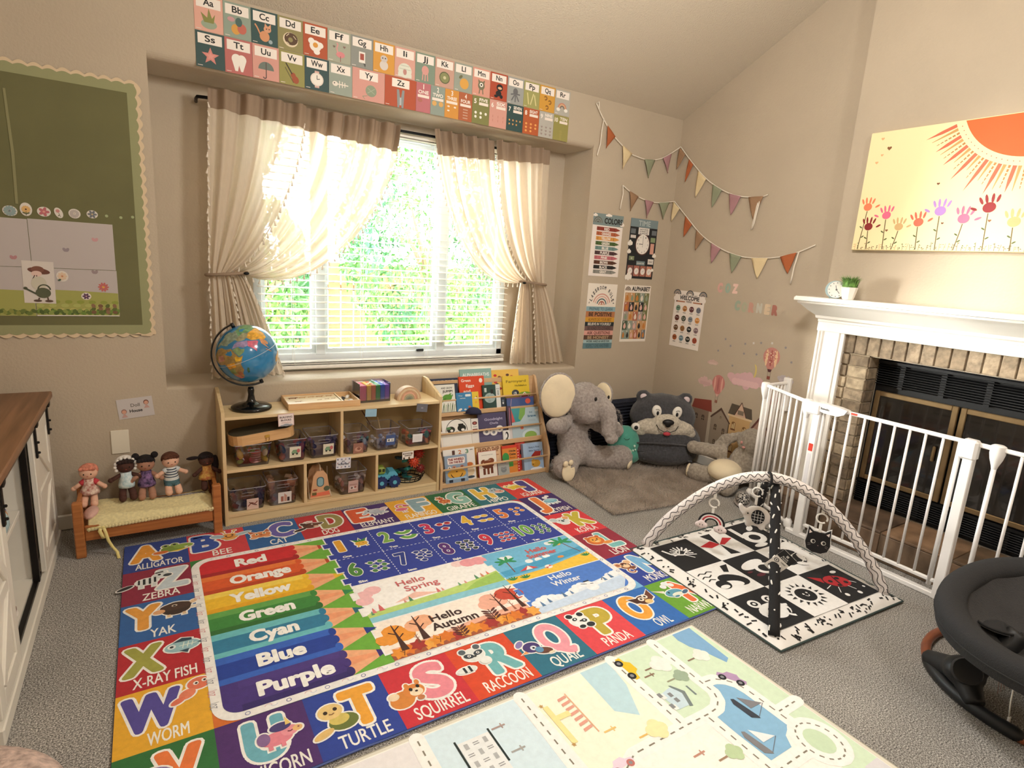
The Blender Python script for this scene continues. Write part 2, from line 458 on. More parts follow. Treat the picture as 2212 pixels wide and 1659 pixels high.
# carpet: short grey and taupe loop pile
def carpet():
    m = bpy.data.materials.new('grey_carpet'); m.use_nodes = True; nt = m.node_tree; n = nt.nodes; L = nt.links
    b = n['Principled BSDF']; b.inputs['Roughness'].default_value = 0.95; b.inputs['Specular IOR Level'].default_value = 0.1
    tc = n.new('ShaderNodeTexCoord'); nz = n.new('ShaderNodeTexNoise'); nz.inputs['Scale'].default_value = 240; nz.inputs['Detail'].default_value = 4
    L.new(tc.outputs['Object'], nz.inputs['Vector'])
    rp = n.new('ShaderNodeValToRGB'); e = rp.color_ramp.elements
    e[0].position = 0.34; e[0].color = (*lin('5a5754'), 1); e[1].position = 0.66; e[1].color = (*lin('dad6d0'), 1)
    k = e.new(0.5); k.color = (*lin('9a9690'), 1)
    L.new(nz.outputs[0], rp.inputs[0])
    n2 = n.new('ShaderNodeTexNoise'); n2.inputs['Scale'].default_value = 2.2; n2.inputs['Detail'].default_value = 3
    L.new(tc.outputs['Object'], n2.inputs['Vector'])
    mr = n.new('ShaderNodeMapRange'); mr.inputs[1].default_value = 0.35; mr.inputs[2].default_value = 0.65; mr.inputs[3].default_value = 0.86; mr.inputs[4].default_value = 1.08
    L.new(n2.outputs[0], mr.inputs[0])
    vm = n.new('ShaderNodeVectorMath'); vm.operation = 'SCALE'; L.new(rp.outputs[0], vm.inputs[0]); L.new(mr.outputs[0], vm.inputs['Scale'])
    L.new(vm.outputs[0], b.inputs['Base Color'])
    bp = n.new('ShaderNodeBump'); bp.inputs['Strength'].default_value = 0.9; bp.inputs['Distance'].default_value = 0.004
    L.new(nz.outputs[0], bp.inputs['Height']); L.new(bp.outputs[0], b.inputs['Normal'])
    return m
struct('floor', MB().span((-1.0, -2.7, -0.08), (3.5, 3.6, 0.0)), carpet())

RX0, RX1, RZ0, RZ1, RYB = 0.056, 2.565, 0.655, 2.125, 3.50
WX0, WX1, WZ0, WZ1 = 0.50, 2.13, 0.70, 2.07
b = MB()
b.span((-1.0, 3.19, 0), (RX0, 3.66, 2.5)); b.span((RX1, 3.19, 0), (3.5, 3.66, 2.5))
def rnd(y0, z0, r, a0):
    return [(y0+r*math.cos(a0+PI/2*i/6), z0+r*math.sin(a0+PI/2*i/6)) for i in range(7)]
b.prism(rnd(3.19+.035, RZ1+.035, .035, PI)+[(3.66, RZ1), (3.66, 2.5), (3.19, 2.5)], (RX0, 0, 0), (0, 1, 0), (0, 0, 1), (1, 0, 0), RX1-RX0)
b.prism([(3.19, 0), (3.66, 0), (3.66, RZ0)]+rnd(3.19+.018, RZ0-.018, .018, PI/2), (RX0, 0, 0), (0, 1, 0), (0, 0, 1), (1, 0, 0), RX1-RX0)
b.span((RX0, RYB, RZ0), (WX0, 3.66, RZ1)); b.span((WX1, RYB, RZ0), (RX1, 3.66, RZ1))
b.span((WX0, RYB, WZ1), (WX1, 3.66, RZ1)); b.span((WX0, RYB, RZ0), (WX1, 3.66, WZ0))
struct('wall_back', b, WALL)
cz = lambda y: 2.44+0.485*(3.19-y) if y > 0.0 else 2.44+0.485*3.19
struct('wall_right', MB().prism([(3.66, 0), (3.66, cz(3.66)), (0, cz(0)), (-2.7, cz(0)), (-2.7, 0)], (3.371, 0, 0), (0, 1, 0), (0, 0, 1), (1, 0, 0), 0.12), WALL)
struct('wall_left', MB().prism([(3.66, 0), (3.66, cz(3.66)), (0, cz(0)), (-2.7, cz(0)), (-2.7, 0)], (-1.0, 0, 0), (0, 1, 0), (0, 0, 1), (1, 0, 0), 0.12), WALL)
struct('wall_rear', MB().span((-1.0, -2.72, 0), (3.5, -2.6, 4.05)), WALL)
struct('ceiling', MB().prism([(3.66, cz(3.66)), (0, cz(0)), (-2.7, cz(0)), (-2.7, cz(0)+.1), (0.05, cz(0)+.12), (3.66, cz(3.66)+.12)], (-1.0, 0, 0), (0, 1, 0), (0, 0, 1), (1, 0, 0), 4.5), CEIL)
# chimney breast, open where the firebox sits
BY0, BY1 = 0.36, 1.865
b = MB(); b.span((3.27, 1.57, 0), (3.371, BY1, 3.14)); b.span((3.27, BY0, 0), (3.371, 0.70, 3.9)); 
b.prism([(0.70, 0.98), (1.57, 0.98), (1.57, 3.15), (0.70, 3.6)], (3.27, 0, 0), (0, 1, 0), (0, 0, 1), (1, 0, 0), 0.101)
struct('wall_chimney', b, WALL)
def base(name, a, c):
    b = MB(); b.span(a, c, 0.006); struct(name, b, TRIM)
base('baseboard_back', (-0.88, 3.176, 0), (0.24, 3.189, 0.075))
base('baseboard_corner', (2.23, 3.176, 0), (3.355, 3.189, 0.075))
base('baseboard_right', (3.356, 1.87, 0), (3.370, 3.189, 0.075))

# window: three lites behind a horizontal blind
def glass_pane():
    m = bpy.data.materials.new('window_glass'); m.use_nodes = True; nt = m.node_tree; n = nt.nodes; L = nt.links
    n.remove(n['Principled BSDF']); o = n['Material Output']
    t = n.new('ShaderNodeBsdfTransparent'); g = n.new('ShaderNodeBsdfGlossy'); g.inputs['Roughness'].default_value = 0.03
    t.inputs[0].default_value = (0.96, 0.98, 0.98, 1)
    fr = n.new('ShaderNodeFresnel'); fr.inputs[0].default_value = 1.45; mx = n.new('ShaderNodeMixShader')
    L.new(fr.outputs[0], mx.inputs[0]); L.new(t.outputs[0], mx.inputs[1]); L.new(g.outputs[0], mx.inputs[2]); L.new(mx.outputs[0], o.inputs[0])
    return m
GLASS = glass_pane()
VINYL = mat('white_vinyl', 'e6ebee', 0.35)
wf = bpy.data.objects.new('window_1', None); COL.objects.link(wf); wf['kind'] = 'structure'; wf.location = (1.315, 3.53, 0.70)
b = MW(wf); y0, y1 = 3.50, 3.57
b.span((WX0, y0, WZ0), (WX0+.045, y1, WZ1), .004).span((WX1-.045, y0, WZ0), (WX1, y1, WZ1), .004)
b.span((WX0, y0, WZ0), (WX1, y1, WZ0+.05), .004).span((WX0, y0, WZ1-.045), (WX1, y1, WZ1), .004)
b.build('window_frame', VINYL, wf)
XM = (0.865, 1.645)
for x in XM: MW(wf).span((x-.028, y0-.004, WZ0+.04), (x+.028, y1, WZ1-.04), .004).build('mullion', VINYL, wf)
xs = [WX0+.045, XM[0]-.028, XM[0]+.028, XM[1]-.028, XM[1]+.028, WX1-.045]
for i in (0, 2, 4):
    MW(wf).span((xs[i]-.004, 3.535, WZ0+.045), (xs[i+1]+.004, 3.539, WZ1-.04)).build('pane', GLASS, wf)
    b = MW(wf); a0, a1 = xs[i], xs[i+1]
    for q in ((a0, WZ0+.05, a0+.02, WZ1-.045), (a1-.02, WZ0+.05, a1, WZ1-.045), (a0+.02, WZ0+.05, a1-.02, WZ0+.075), (a0+.02, WZ1-.07, a1-.02, WZ1-.045)):
        b.span((q[0], 3.52, q[1]), (q[2], 3.556, q[3]))
    b.build('sash', VINYL, wf)
MW(wf).box((1.50, 3.49, 0.755), (.05, .02, .018), .004).build('sash_lock', mat('dark_plastic', '2a2c30', .4), wf, label='small dark sash lock')

SLAT = mat('blind_slat', 'f4f1ea', 0.4, var=0.03, vscale=40)
bl = thing('window_blind', 'white horizontal slatted blind hanging open in front of the window panes', 'blind', (1.315, 3.455, 2.03))
MW(bl).span((0.51, 3.43, 2.035), (2.12, 3.48, 2.075), .004).build('headrail', SLAT, bl)
sm = None
for i in range(33):
    z = 0.733+i*0.0405
    if i < 2: z = 0.700+i*0.012
    if sm is None:
        so = MB().box((0, 0, 0), (1.60, 0.048, 0.0032), .001, rot=(0.06, 0, 0)).build('slat', SLAT, bl); sm = so.data
    else:
        so = bpy.data.objects.new('slat', sm); COL.objects.link(so); so.parent = bl
    so.location = (0, 0, z-2.03)
MW(bl).span((0.515, 3.43, 0.668), (2.115, 3.48, 0.690), .005).build('bottom_rail', SLAT, bl)
for x in (0.70, 1.10, 1.53, 1.93):
    MW(bl).tube([(x, 3.43, 0.69), (x, 3.43, 2.04)], 0.0011, 5).build('cord', SLAT, bl)
    MW(bl).tube([(x, 3.481, 0.69), (x, 3.481, 2.04)], 0.0011, 5).build('cord', SLAT, bl)

# curtain rod
rod = thing('curtain_rod', 'thin black curtain rod across the top of the window recess', 'curtain rod', (1.3, 3.40, 2.05))
MW(rod).tube([(0.262, 3.50, 2.04), (0.258, 3.44, 2.042), (0.262, 3.405, 2.045), (0.29, 3.395, 2.045), (1.3, 3.395, 2.058), (2.33, 3.395, 2.062), (2.355, 3.41, 2.062), (2.36, 3.50, 2.062)], 0.008, 8).build('rod', mat('black_metal', '16161a', .35, .6), rod, True)
for x in (0.752, 1.90): MW(rod).box((x, 3.44, 2.06), (.012, .12, .03), .003).build('bracket', MATS['black_metal'], rod)

def sheer(name, col, tr, opa):
    m = bpy.data.materials.new(name); m.use_nodes = True; nt = m.node_tree; n = nt.nodes; L = nt.links
    n.remove(n['Principled BSDF']); o = n['Material Output']
    d = n.new('ShaderNodeBsdfDiffuse'); t = n.new('ShaderNodeBsdfTranslucent'); p = n.new('ShaderNodeBsdfTransparent')
    d.inputs[0].default_value = (*lin(col), 1); t.inputs[0].default_value = (*lin(col), 1)
    a = n.new('ShaderNodeMixShader'); a.inputs[0].default_value = tr; c = n.new('ShaderNodeMixShader')
    L.new(d.outputs[0], a.inputs[1]); L.new(t.outputs[0], a.inputs[2])
    tc = n.new('ShaderNodeTexCoord'); wv = n.new('ShaderNodeTexNoise'); wv.inputs['Scale'].default_value = 60; wv.inputs['Detail'].default_value = 3
    mp = n.new('ShaderNodeMapping'); mp.inputs['Scale'].default_value = (3, 1, 0.4)
    L.new(tc.outputs['Object'], mp.inputs[0]); L.new(mp.outputs[0], wv.inputs['Vector'])
    mr = n.new('ShaderNodeMapRange'); mr.inputs[1].default_value = .35; mr.inputs[2].default_value = .7; mr.inputs[3].default_value = opa-.03; mr.inputs[4].default_value = min(1, opa+.02)
    L.new(wv.outputs[0], mr.inputs[0]); L.new(mr.outputs[0], c.inputs[0])
    L.new(p.outputs[0], c.inputs[1]); L.new(a.outputs[0], c.inputs[2]); L.new(c.outputs[0], o.inputs[0])
    bp = n.new('ShaderNodeBump'); bp.inputs['Strength'].default_value = .5; bp.inputs['Distance'].default_value = .002
    L.new(wv.outputs[0], bp.inputs['Height']); L.new(bp.outputs[0], d.inputs['Normal'])
    return m
SHEER = sheer('sheer_linen', 'e4d5c0', 0.36, 0.97)
HEAD = sheer('linen_header', 'a58f7a', 0.14, 0.985)
TASS = mat('tassel_cotton', 'eadfcf', 0.9)
tm = MB().lathe([(0.001, 0.0), (0.0035, -0.003), (0.0022, -0.006), (0.005, -0.018), (0.0058, -0.026), (0.001, -0.0265)], n=6)
TMESH = None
def bez(a, b, c, d, t):
    s = 1-t; return tuple(a[i]*s**3+3*b[i]*s*s*t+3*c[i]*s*t*t+d[i]*t**3 for i in range(2))
def panel(u0, u1, C, label, edges, yoff, amp, npl):
    """C(u) -> (P0,P1,P2,P3,Pbottom) in x,z"""
    global TMESH
    t = thing('curtain', label, 'curtain', (C((u0+u1)/2)[0][0], 3.385, 2.06))
    NU, NT, NL = 84, 40, 18
    def pos(u, k):
        P = C(u); ph = 2*PI*npl*(u-u0)/(u1-u0)
        if k <= NT:
            q = k/NT; x, z = bez(P[0], P[1], P[2], P[3], q)
            a = amp*(1-0.55*q**2); dy = -0.035*math.sin(PI*q)*u
        else:
            q = (k-NT)/NL; x0, z0 = P[3]; x1, z1 = P[4]; e = q**0.8
            x = x0+(x1-x0)*e; z = z0+(z1-z0)*q; a = amp*(0.45+0.7*q); dy = -0.01*q
        w2 = math.sin(ph)+0.35*math.sin(2.3*ph+1.1)
        return V((x+0.004*math.cos(ph), 3.350-yoff+a*w2+dy, z))
    rows = [[pos(u0+(u1-u0)*i/NU, k) for i in range(NU+1)] for k in range(NT+NL+1)]
    m = MW(t); m.grid(rows); m.build('fabric', SHEER, t, True, recalc=False)
    hb = [[p+V((0, -0.0025, 0.003 if j == 0 else 0)) for p in r] for j, r in enumerate(rows[:5])]
    m = MW(t); m.grid(hb); m.build('header_band', HEAD, t, True, recalc=False, label='darker double-layered header band')
    for e in edges:
        u = u0 if e == 0 else u1; pts = [pos(u, k) for k in range(3, NT+NL+1)]
        d = 0; nxt = 0.0
        for i in range(1, len(pts)):
            sg = (pts[i]-pts[i-1]).length
            while d+sg >= nxt:
                p = pts[i-1].lerp(pts[i], (nxt-d)/sg if sg else 0)
                if TMESH is None:
                    o = tm.build('tassel', TASS, t, True); TMESH = o.data
                else:
                    o = bpy.data.objects.new('tassel', TMESH); COL.objects.link(o); o.parent = t
                o.location = t.matrix_basis.inverted() @ (p+V((0, -0.004, 0))); o.rotation_euler = (random.uniform(-.15, .15), random.uniform(-.25, .25), 0)
                nxt += 0.038
            d += sg
    return t
L2 = lambda a, b_, u: a+(b_-a)*u
def CL(u): return ((L2(.297, 1.282, u), 2.075), (L2(.285, 1.25, u), L2(1.80, 1.60, u)), (L2(.272, .80, u), L2(1.50, 1.05, u)), (.268+.168*u**.8, 1.205), (L2(.262, .63, u), .672-.01*math.sin(u*3)))
def CR(u): return ((L2(2.308, 1.484, u), 2.09), (L2(2.31, 1.53, u), L2(1.80, 1.62, u)), (L2(2.32, 1.73, u), L2(1.50, 1.15, u)), (2.335-.175*u**.8, 1.225), (L2(2.50, 2.10, u)+.05*(1-u)**3, .668))
panel(0, .46, CL, 'outer linen curtain panel at the far left of the window, hanging almost straight', (0, 1), 0.03, .023, 4)
panel(.46, 1, CL, 'wide backlit linen curtain swept left across the window to its tieback', (1,), 0.0, .024, 5.5)
panel(0, .5, CR, 'outer linen curtain panel at the right of the window, trailing onto the sill', (1,), 0.03, .023, 4)
panel(.5, 1, CR, 'backlit linen curtain swept right across the window to its tieback', (1,), 0.0, .024, 5)
for x0, x1, z0, z1, s_, lb in ((.262, .445, 1.195, 1.215, 'left', 'linen tieback gathering the two curtains left of the window'), (2.155, 2.35, 1.232, 1.216, 'right', 'linen tieback gathering the two curtains right of the window')):
    t = thing('curtain_tieback', lb, 'tieback', ((x0+x1)/2, 3.36, 1.2))
    n_ = 16; mid = (x0+x1)/2; pts = [(mid+(x1-x0)*.52*math.cos(2*PI*i/n_), 3.335+.062*math.sin(2*PI*i/n_), L2(z0, z1, .5+.5*math.cos(2*PI*i/n_))) for i in range(n_)]
    MW(t).tube(pts, 0.0085, 6, closed=True).build('band', HEAD, t, True)
    xk = x1 if s_ == 'left' else x0
    MW(t).ell((xk-.005, 3.285, 1.212 if s_ == 'left' else 1.225), (.014, .008, .008)).build('hook', MATS['black_metal'], t, True, label='black hook')

# ------------------------------------------------------------------ garden seen through the blind
struct('ground_lawn', MB().span((-9, 3.7, -.6), (14, 16, -.5)), mat('lawn', '5f7440', .9, var=.3, vscale=3))
fe = thing('garden_fence', 'sunlit wooden plank fence behind the garden hedge', 'fence', (2, 8.4, -.5))
pl = None; PLK = mat('fence_wood', '8a6444', .8, var=.25, vscale=6)
for i in range(44):
    if pl is None: o = MB().box((0, 0, .85), (.17, .022, 1.7), .004).build('plank', PLK, fe); pl = o.data
    else: o = bpy.data.objects.new('plank', pl); COL.objects.link(o); o.parent = fe
    o.location = (-3.8+i*.185, 0, random.uniform(-.01, .01))
for z in (.35, 1.35): MB().box((.2, .05, z), (8.3, .05, .09)).build('rail', PLK, fe)
LEAF = mat('leaf_green', '557f2c', .6, var=.5, vscale=1.6, col2='1f5030')
BARK = mat('bark', '6a5340', .9)
def foliage(name, label, cx, cy, cz_, rx, ry, rz_, n, sz, seed, trunk=True):
    rr = random.Random(seed); t = thing(name, label, 'tree', (cx, cy, -.5))
    m = MW(t)
    for i in range(n):
        a = rr.uniform(0, 2*PI); zz = rr.uniform(-1, 1); q = rr.uniform(.55, 1)**.5; s = math.sqrt(1-zz*zz)
        c = V((cx+rx*q*s*math.cos(a), cy+ry*q*s*math.sin(a), cz_+rz_*q*zz))
        e = Euler((rr.uniform(0, 6), rr.uniform(0, 6), rr.uniform(0, 6))).to_matrix(); k = sz*rr.uniform(.6, 1.3)
        m.add([c+e @ V(p) for p in ((-k, 0, 0), (0, -k*.42, k*.1), (k, 0, 0), (0, k*.42, k*.1))], [(0, 1, 2, 3)])
    m.build('foliage', LEAF, t, kind='stuff', recalc=False)
    if trunk:
        MW(t).tube([(cx, cy, -.5), (cx+.05, cy, .4), (cx-.03, cy, cz_)], [.09, .07, .03], 8).build('trunk', BARK, t, True)
        for a in (0.4, 2.2, 4.0): MW(t).tube([(cx, cy, cz_-.7), (cx+.5*math.cos(a)*rx, cy+.5*math.sin(a)*ry, cz_+.2)], [.04, .015], 6).build('branch', BARK, t, True)
foliage('garden_tree', 'tall leafy tree filling the middle of the window view', 3.1, 7.0, 1.75, 1.2, .8, 1.75, 9000, .05, 3)
foliage('garden_tree', 'leafy shrub behind the right-hand window lite', 5.2, 7.5, 1.5, .75, .7, 1.9, 5000, .05, 4)
foliage('garden_tree', 'pale shrub low behind the left-hand window lite', 1.05, 7.4, .9, .7, .6, 1.1, 2500, .07, 5)
foliage('garden_tree', 'leafy tree crown high behind the left curtain', .6, 9.8, 3.2, 1.4, .8, 1.2, 3500, .08, 6)
# ================================================================== FIREPLACE WALL
MW_ = mat('mantel_white', 'f6f2ea', 0.3)
mt = thing('fireplace_mantel', 'white moulded mantel and surround around the brick fireplace', 'mantel', (3.27, 1.14, 0.155))
LY0, LY1 = 0.42, 1.86     # outer edges of the two legs
# crown: profile (x, z) swept along y with returns at the ends
pf = [(3.232, 1.130), (3.222, 1.140), (3.222, 1.150), (3.208, 1.158), (3.205, 1.172), (3.160, 1.200), (3.135, 1.220), (3.118, 1.232), (3.108, 1.236), (3.108, 1.246), (3.090, 1.249), (3.090, 1.266)]
b = MW(mt); rows = []
for x, z in pf:
    o_ = 3.27-x
    rows.append([V((3.268, LY1-.03+o_*.62, z)), V((x, LY1-.03+o_*.62, z)), V((x, LY0+.03-o_*.62, z)), V((3.268, LY0+.03-o_*.62, z))])
rows.append([V((3.268, LY1-.03+.18*.62, 1.266)), V((3.268, LY1-.03+.18*.62, 1.266)), V((3.268, LY0+.03-.18*.62, 1.266)), V((3.268, LY0+.03-.18*.62, 1.266))])
b.grid(rows); b.build('crown_moulding', MW_, mt, 25)
MW(mt).span((3.092, LY0-.08, 1.262), (3.268, LY1+.078, 1.272), .003).build('mantel_shelf', MW_, mt)
MW(mt).span((3.226, LY0, 1.085), (3.268, LY1, 1.200), .003).build('frieze', MW_, mt)
for y0, y1 in ((1.726, 1.855), (LY0+.005, .552)):
    MW(mt).span((3.228, y0, 0.155), (3.268, y1, 1.09), .003).build('pilaster', MW_, mt)
for k, (yy, dd) in enumerate(((1.838, .03), (1.822, .022), (LY0+.018, .03), (LY0+.036, .022))):
    MW(mt).span((3.228-dd*.35, yy-.004, 0.155), (3.235, yy+.006, 1.088), .003).build('fluted_bead', MW_, mt)
for yy in (1.716, .562): 
    b = MW(mt)
    for k in range(3): b.span((3.234+.009*k, yy-.010+(.005*k if yy > 1 else -.005*k)-.004, .155), (3.268, yy+.010, 1.10), .002)
    b.build('inner_moulding', MW_, mt)
BR = [mat('brick_%d' % i, c, .9, var=.35, vscale=28, bump=.9, bscale=60) for i, c in enumerate(('97856e', '82715c', 'a7957b', '8c7b66'))]
MORT = mat('mortar', 'a99880', .95, bump=.6, bscale=120)
sr = thing('brick_surround', 'tan brick facing around the dark firebox opening', 'brickwork', (3.27, 1.14, .155))
b = MW(sr); b.span((3.262, 1.565, .155), (3.2695, 1.712, 1.10)).span((3.262, .57, .155), (3.2695, .715, 1.10)).span((3.262, .715, .985), (3.2695, 1.565, 1.10)); b.build('mortar', MORT, sr)
rb = random.Random(3)
bm_s = None
def brick(y0, y1, z0, z1, x0=3.250, x1=3.2635):
    MW(sr).span((x0+rb.uniform(-.0018, .0018), y0, z0), (x1, y1, z1), .003).build('brick', rb.choice(BR), sr)
y = 1.708
while y > .60:                         # soldier course
    brick(y-.058, y, .985, 1.092); y -= .0645
z = .160; r = 0
while z < .96:
    for ys in ((1.562, 1.708), (.572, .718)):
        if r % 2: brick(ys[0], ys[0]+.100, z, z+.056); brick(ys[0]+.107, ys[1], z, z+.056)
        else: brick(ys[0], ys[1]-.05, z, z+.056); brick(ys[1]-.043, ys[1], z, z+.056)
    for yy in ((1.5575, 1.5645), (.7155, .7225)):   # bricks turned into the reveal
        MW(sr).span((3.262, yy[0], z), (3.352, yy[1], z+.056), .002).build('reveal_brick', rb.choice(BR), sr)
    z += .0635; r += 1
FBLK = mat('firebox_black', '101012', .45, .4, bump=.15, bscale=120)
BRASS = mat('aged_brass', '8a7352', .32, .75, var=.15, vscale=12)
fb = thing('fireplace_insert', 'black louvred fireplace insert with brass-framed glass doors', 'fireplace', (3.362, 1.14, .155))
MW(fb).span((3.362, .725, .155), (3.368, 1.556, .985)).build('back_plate', FBLK, fb)
def louvres(z0, z1, n):
    MW(fb).span((3.345, .728, z1-.018), (3.362, 1.554, z1), .002).build('louvre_rail', FBLK, fb)
    lm = None
    for i in range(n):
        z = z0+(z1-.03-z0)*i/(n-1)
        if lm is None: o = MB().box((0, 0, 0), (.020, .822, .005), .001, rot=(0, .5, 0)).build('louvre', FBLK, fb); lm = o.data
        else: o = bpy.data.objects.new('louvre', lm); COL.objects.link(o); o.parent = fb
        o.location = (3.352-3.362, 1.141-1.14, z-.155)
    for yy in (.86, 1.05, 1.24, 1.43): MW(fb).span((3.347, yy-.012, z0-.01), (3.351, yy+.012, z1-.01)).build('louvre_stay', FBLK, fb)
louvres(.835, .965, 9); louvres(.178, .29, 8)
DG = mat('smoked_glass', '14100c', .12, 0, var=.3, vscale=6, coat=.4)
for ya, yb in ((1.147, 1.536), (.746, 1.137)):
    d = MW(fb); w_ = .026; X0, X1 = 3.330, 3.350
    d.span((X0, ya, .300), (X1, ya+w_, .800), .003).span((X0, yb-w_, .300), (X1, yb, .800), .003).span((X0, ya+w_, .774), (X1, yb-w_, .800), .003).span((X0, ya+w_, .300), (X1, yb-w_, .326), .003)
    do = d.build('door', BRASS, fb)
    MW(fb).span((3.338, ya+w_, .326), (3.344, yb-w_, .774)).build('door_glass', DG, fb)
    MW(fb).span((3.320, (yb-.075 if ya < 1 else ya+.055), .50), (3.332, (yb-.06 if ya < 1 else ya+.07), .58), .004).build('door_handle', BRASS, fb)
# raised hearth of slate tiles
he = thing('hearth', 'low raised hearth of brown slate tiles below the fireplace', 'hearth', (3.13, 1.14, 0))
HX0, HX1, HY0, HY1 = 3.04, 3.262, .33, 1.862
MW(he).span((HX0+.008, HY0+.008, 0), (3.36, HY1-.008, .147)).build('hearth_core', MORT, he)
SL = [mat('slate_%d' % i, c, .55, var=.4, vscale=9, bump=.8, bscale=16) for i, c in enumerate(('7d6550', '6a5646', '8c6f55', '75604c'))]
ny = 5; st = (HY1-HY0)/ny
for i in range(ny):
    a = HY0+i*st+.003; c_ = a+st-.006
    MW(he).span((HX0, a, .143), (3.345 if .74 < (a+c_)/2 < 1.55 else 3.26, c_, .155+rb.uniform(-.001, .001)), .002).build('slate_tile', SL[(i*7) % 4], he)
    MW(he).span((HX0-.003, a, .002), (HX0+.009, c_, .141), .002).build('slate_tile', SL[(i*5+1) % 4], he)
MW(he).span((HX0, HY1-.009, .002), (3.262, HY1, .141), .002).build('slate_tile', SL[2], he)

# canvas painting
cv = thing('canvas_painting', 'cream canvas painting of an orange sun above handprint flowers', 'painting', (3.27, .95, 1.535))
MW(cv).span((3.238, .10, 1.535), (3.269, 1.752, 2.125), .003).build('canvas', mat('cream_canvas', 'f6e3b0', .85, bump=.2, bscale=400), cv)
A = AW(cv, (3.2375, 0, 0), (0, -1, 0), (0, 0, 1)); A.rect(-1.75, 1.537, -.102, 2.123, 'f8e5b2'); A.z = 1
SX, SZ = -1.065, 2.225                                     # centre of the sun, partly above the canvas
def clipz(p): return (min(max(p[0], -1.748), -.104), min(p[1], 2.121))
A.poly([clipz((SX+.288*math.cos(a), SZ+.288*math.sin(a))) for a in [PI+.365+(PI-.73)*i/40 for i in range(41)]], 'e2662a')
for i in range(34):
    a = PI+.35+(PI-.7)*i/33; A.z = 2; x, z = SX+.307*math.cos(a), SZ+.307*math.sin(a)
    if z < 2.115: A.e(x, z, .0022, .0022, 'b0522e', n=8)
for i in range(42):
    a = PI+.38+(PI-.76)*i/41; A.z = 2; c, s_ = math.cos(a), math.sin(a); k = i % 3
    r0 = .325; r1 = (.455, .415, .43)[k]+.02*math.sin(i*1.7)
    P = lambda r, o: clipz((SX+r*c-o*s_, SZ+r*s_+o*c))
    if P(r0, 0)[1] >= 2.12: continue
    if k == 0: A.poly([P(r0, -.008), P(r0, .008), P(r0+.06, .008), P(r1, 0), P(r0+.06, -.007)], 'd26a4c')
    elif k == 1: A.poly([P(r0, -.007), P(r0, .007), P(r1, .001), P(r1, -.001)], 'c99a5c')
    else:
        for q in range(6):
            rr = r0+q*.017; A.poly([P(rr, -.005+q*.0006), P(rr, .005-q*.0006), P(rr+.012, .004-q*.0006), P(rr+.012, -.004+q*.0006)], 'b87f44'); A.z -= 1
hc = {'o': 'f08058', 'm': '8a1f20', 'p': 'ea6c8c', 't': 'd2ac74', 'c': 'ea6a50', 'v': 'b184c8', 'd': '912225'}
def hand(x, z, s_, col, tilt=0.0, flip=1):
    zz = A.z; A.at(x, z, s_, tilt); A.e(0, 0, .022, .020, col); A.z -= 1
    for fx, fa, fl_ in ((-.017*flip, .38*flip, .030), (-.007*flip, .13*flip, .036), (.005*flip, -.10*flip, .036), (.015*flip, -.35*flip, .031), (.024*flip, -1.05*flip, .026)):
        c, n_ = math.sin(-fa), math.cos(fa); A.e(fx+c*(.018+fl_*.5), (.014 if abs(fa) < 1 else -.004)+n_*fl_*.55, .0052, fl_*.52, col, -math.atan2(c, n_), 10); A.z -= 1
    A.at(); A.z = zz
hands = [(-1.704, 1.755, .95, 'o', .0, 1), (-1.683, 1.655, .95, 'm', .0, 1), (-1.604, 1.710, .95, 'p', .1, -1), (-1.535, 1.652, .9, 't', 0, 1), (-1.449, 1.672, 1.0, 'c', .15, 1), (-1.364, 1.722, 1.1, 'v', 0, -1), (-1.262, 1.684, 1.1, 'p', -.1, 1), (-1.172, 1.730, 1.15, 'd', .15, -1), (-1.070, 1.665, 1.1, 't', 0, 1), (-.98, 1.73, 1.1, 'o', 0, 1), (-.88, 1.68, 1.1, 'v', 0, 1), (-.77, 1.73, 1.1, 'p', 0, -1), (-.66, 1.66, 1.1, 'm', 0, 1), (-.54, 1.72, 1.1, 't', 0, 1), (-.42, 1.68, 1.1, 'c', 0, -1), (-.28, 1.72, 1.1, 'p', 0, 1)]
for i, (x, z, s_, c, tl, fl_) in enumerate(hands):
    A.z = 3; xb = x-.012+(.02 if i % 3 else -.005); zs = z-.022*s_
    A.line([(xb, 1.540), (L2(xb, x, .6), L2(1.54, zs, .55)), (x, zs)], .0042, '6f5a33')
    for q in (.3, .55): xx = L2(xb, x, q); zz = L2(1.54, zs, q); A.e(xx+.010*(1 if q < .5 else -1), zz+.006, .009, .0035, '5b6336', .6*(1 if q < .5 else -1), 8); A.z -= 1
    A.z = 6; hand(x, z, s_, hc[c], tl, fl_)
rg = random.Random(5)
for i in range(90):
    x = -1.735+i*.0181; A.z = 4; h_ = rg.uniform(.012, .042); c = rg.choice(('5f6136', '7b6238', 'd79a63', '6a5b35'))
    A.line([(x, 1.538), (x+rg.uniform(-.006, .006), 1.538+h_)], .0018, c)
    for q in (.5, .85): A.e(x+rg.choice((-1, 1))*.004, 1.538+h_*q, .0042, .0017, c, rg.uniform(-.8, .8), 6); A.z -= 1
for x, z, r, c in ((-1.650, 2.040, .011, '8a5a34'), (-1.396, 1.849, .007, '7b4a2c'), (-1.69, 2.09, .008, 'e6b27c'), (-1.70, 1.975, .008, 'e6b27c'), (-1.345, 1.665, .006, '7b4a2c'), (-1.59, 1.635, .007, '8a5a34'), (-1.16, 1.672, .007, '8a5a34'), (-1.68, 2.01, .007, 'e6b27c')):
    A.z = 5; A.heart(x, z, r, c)
A.build('painted_picture', PAPER, cv)

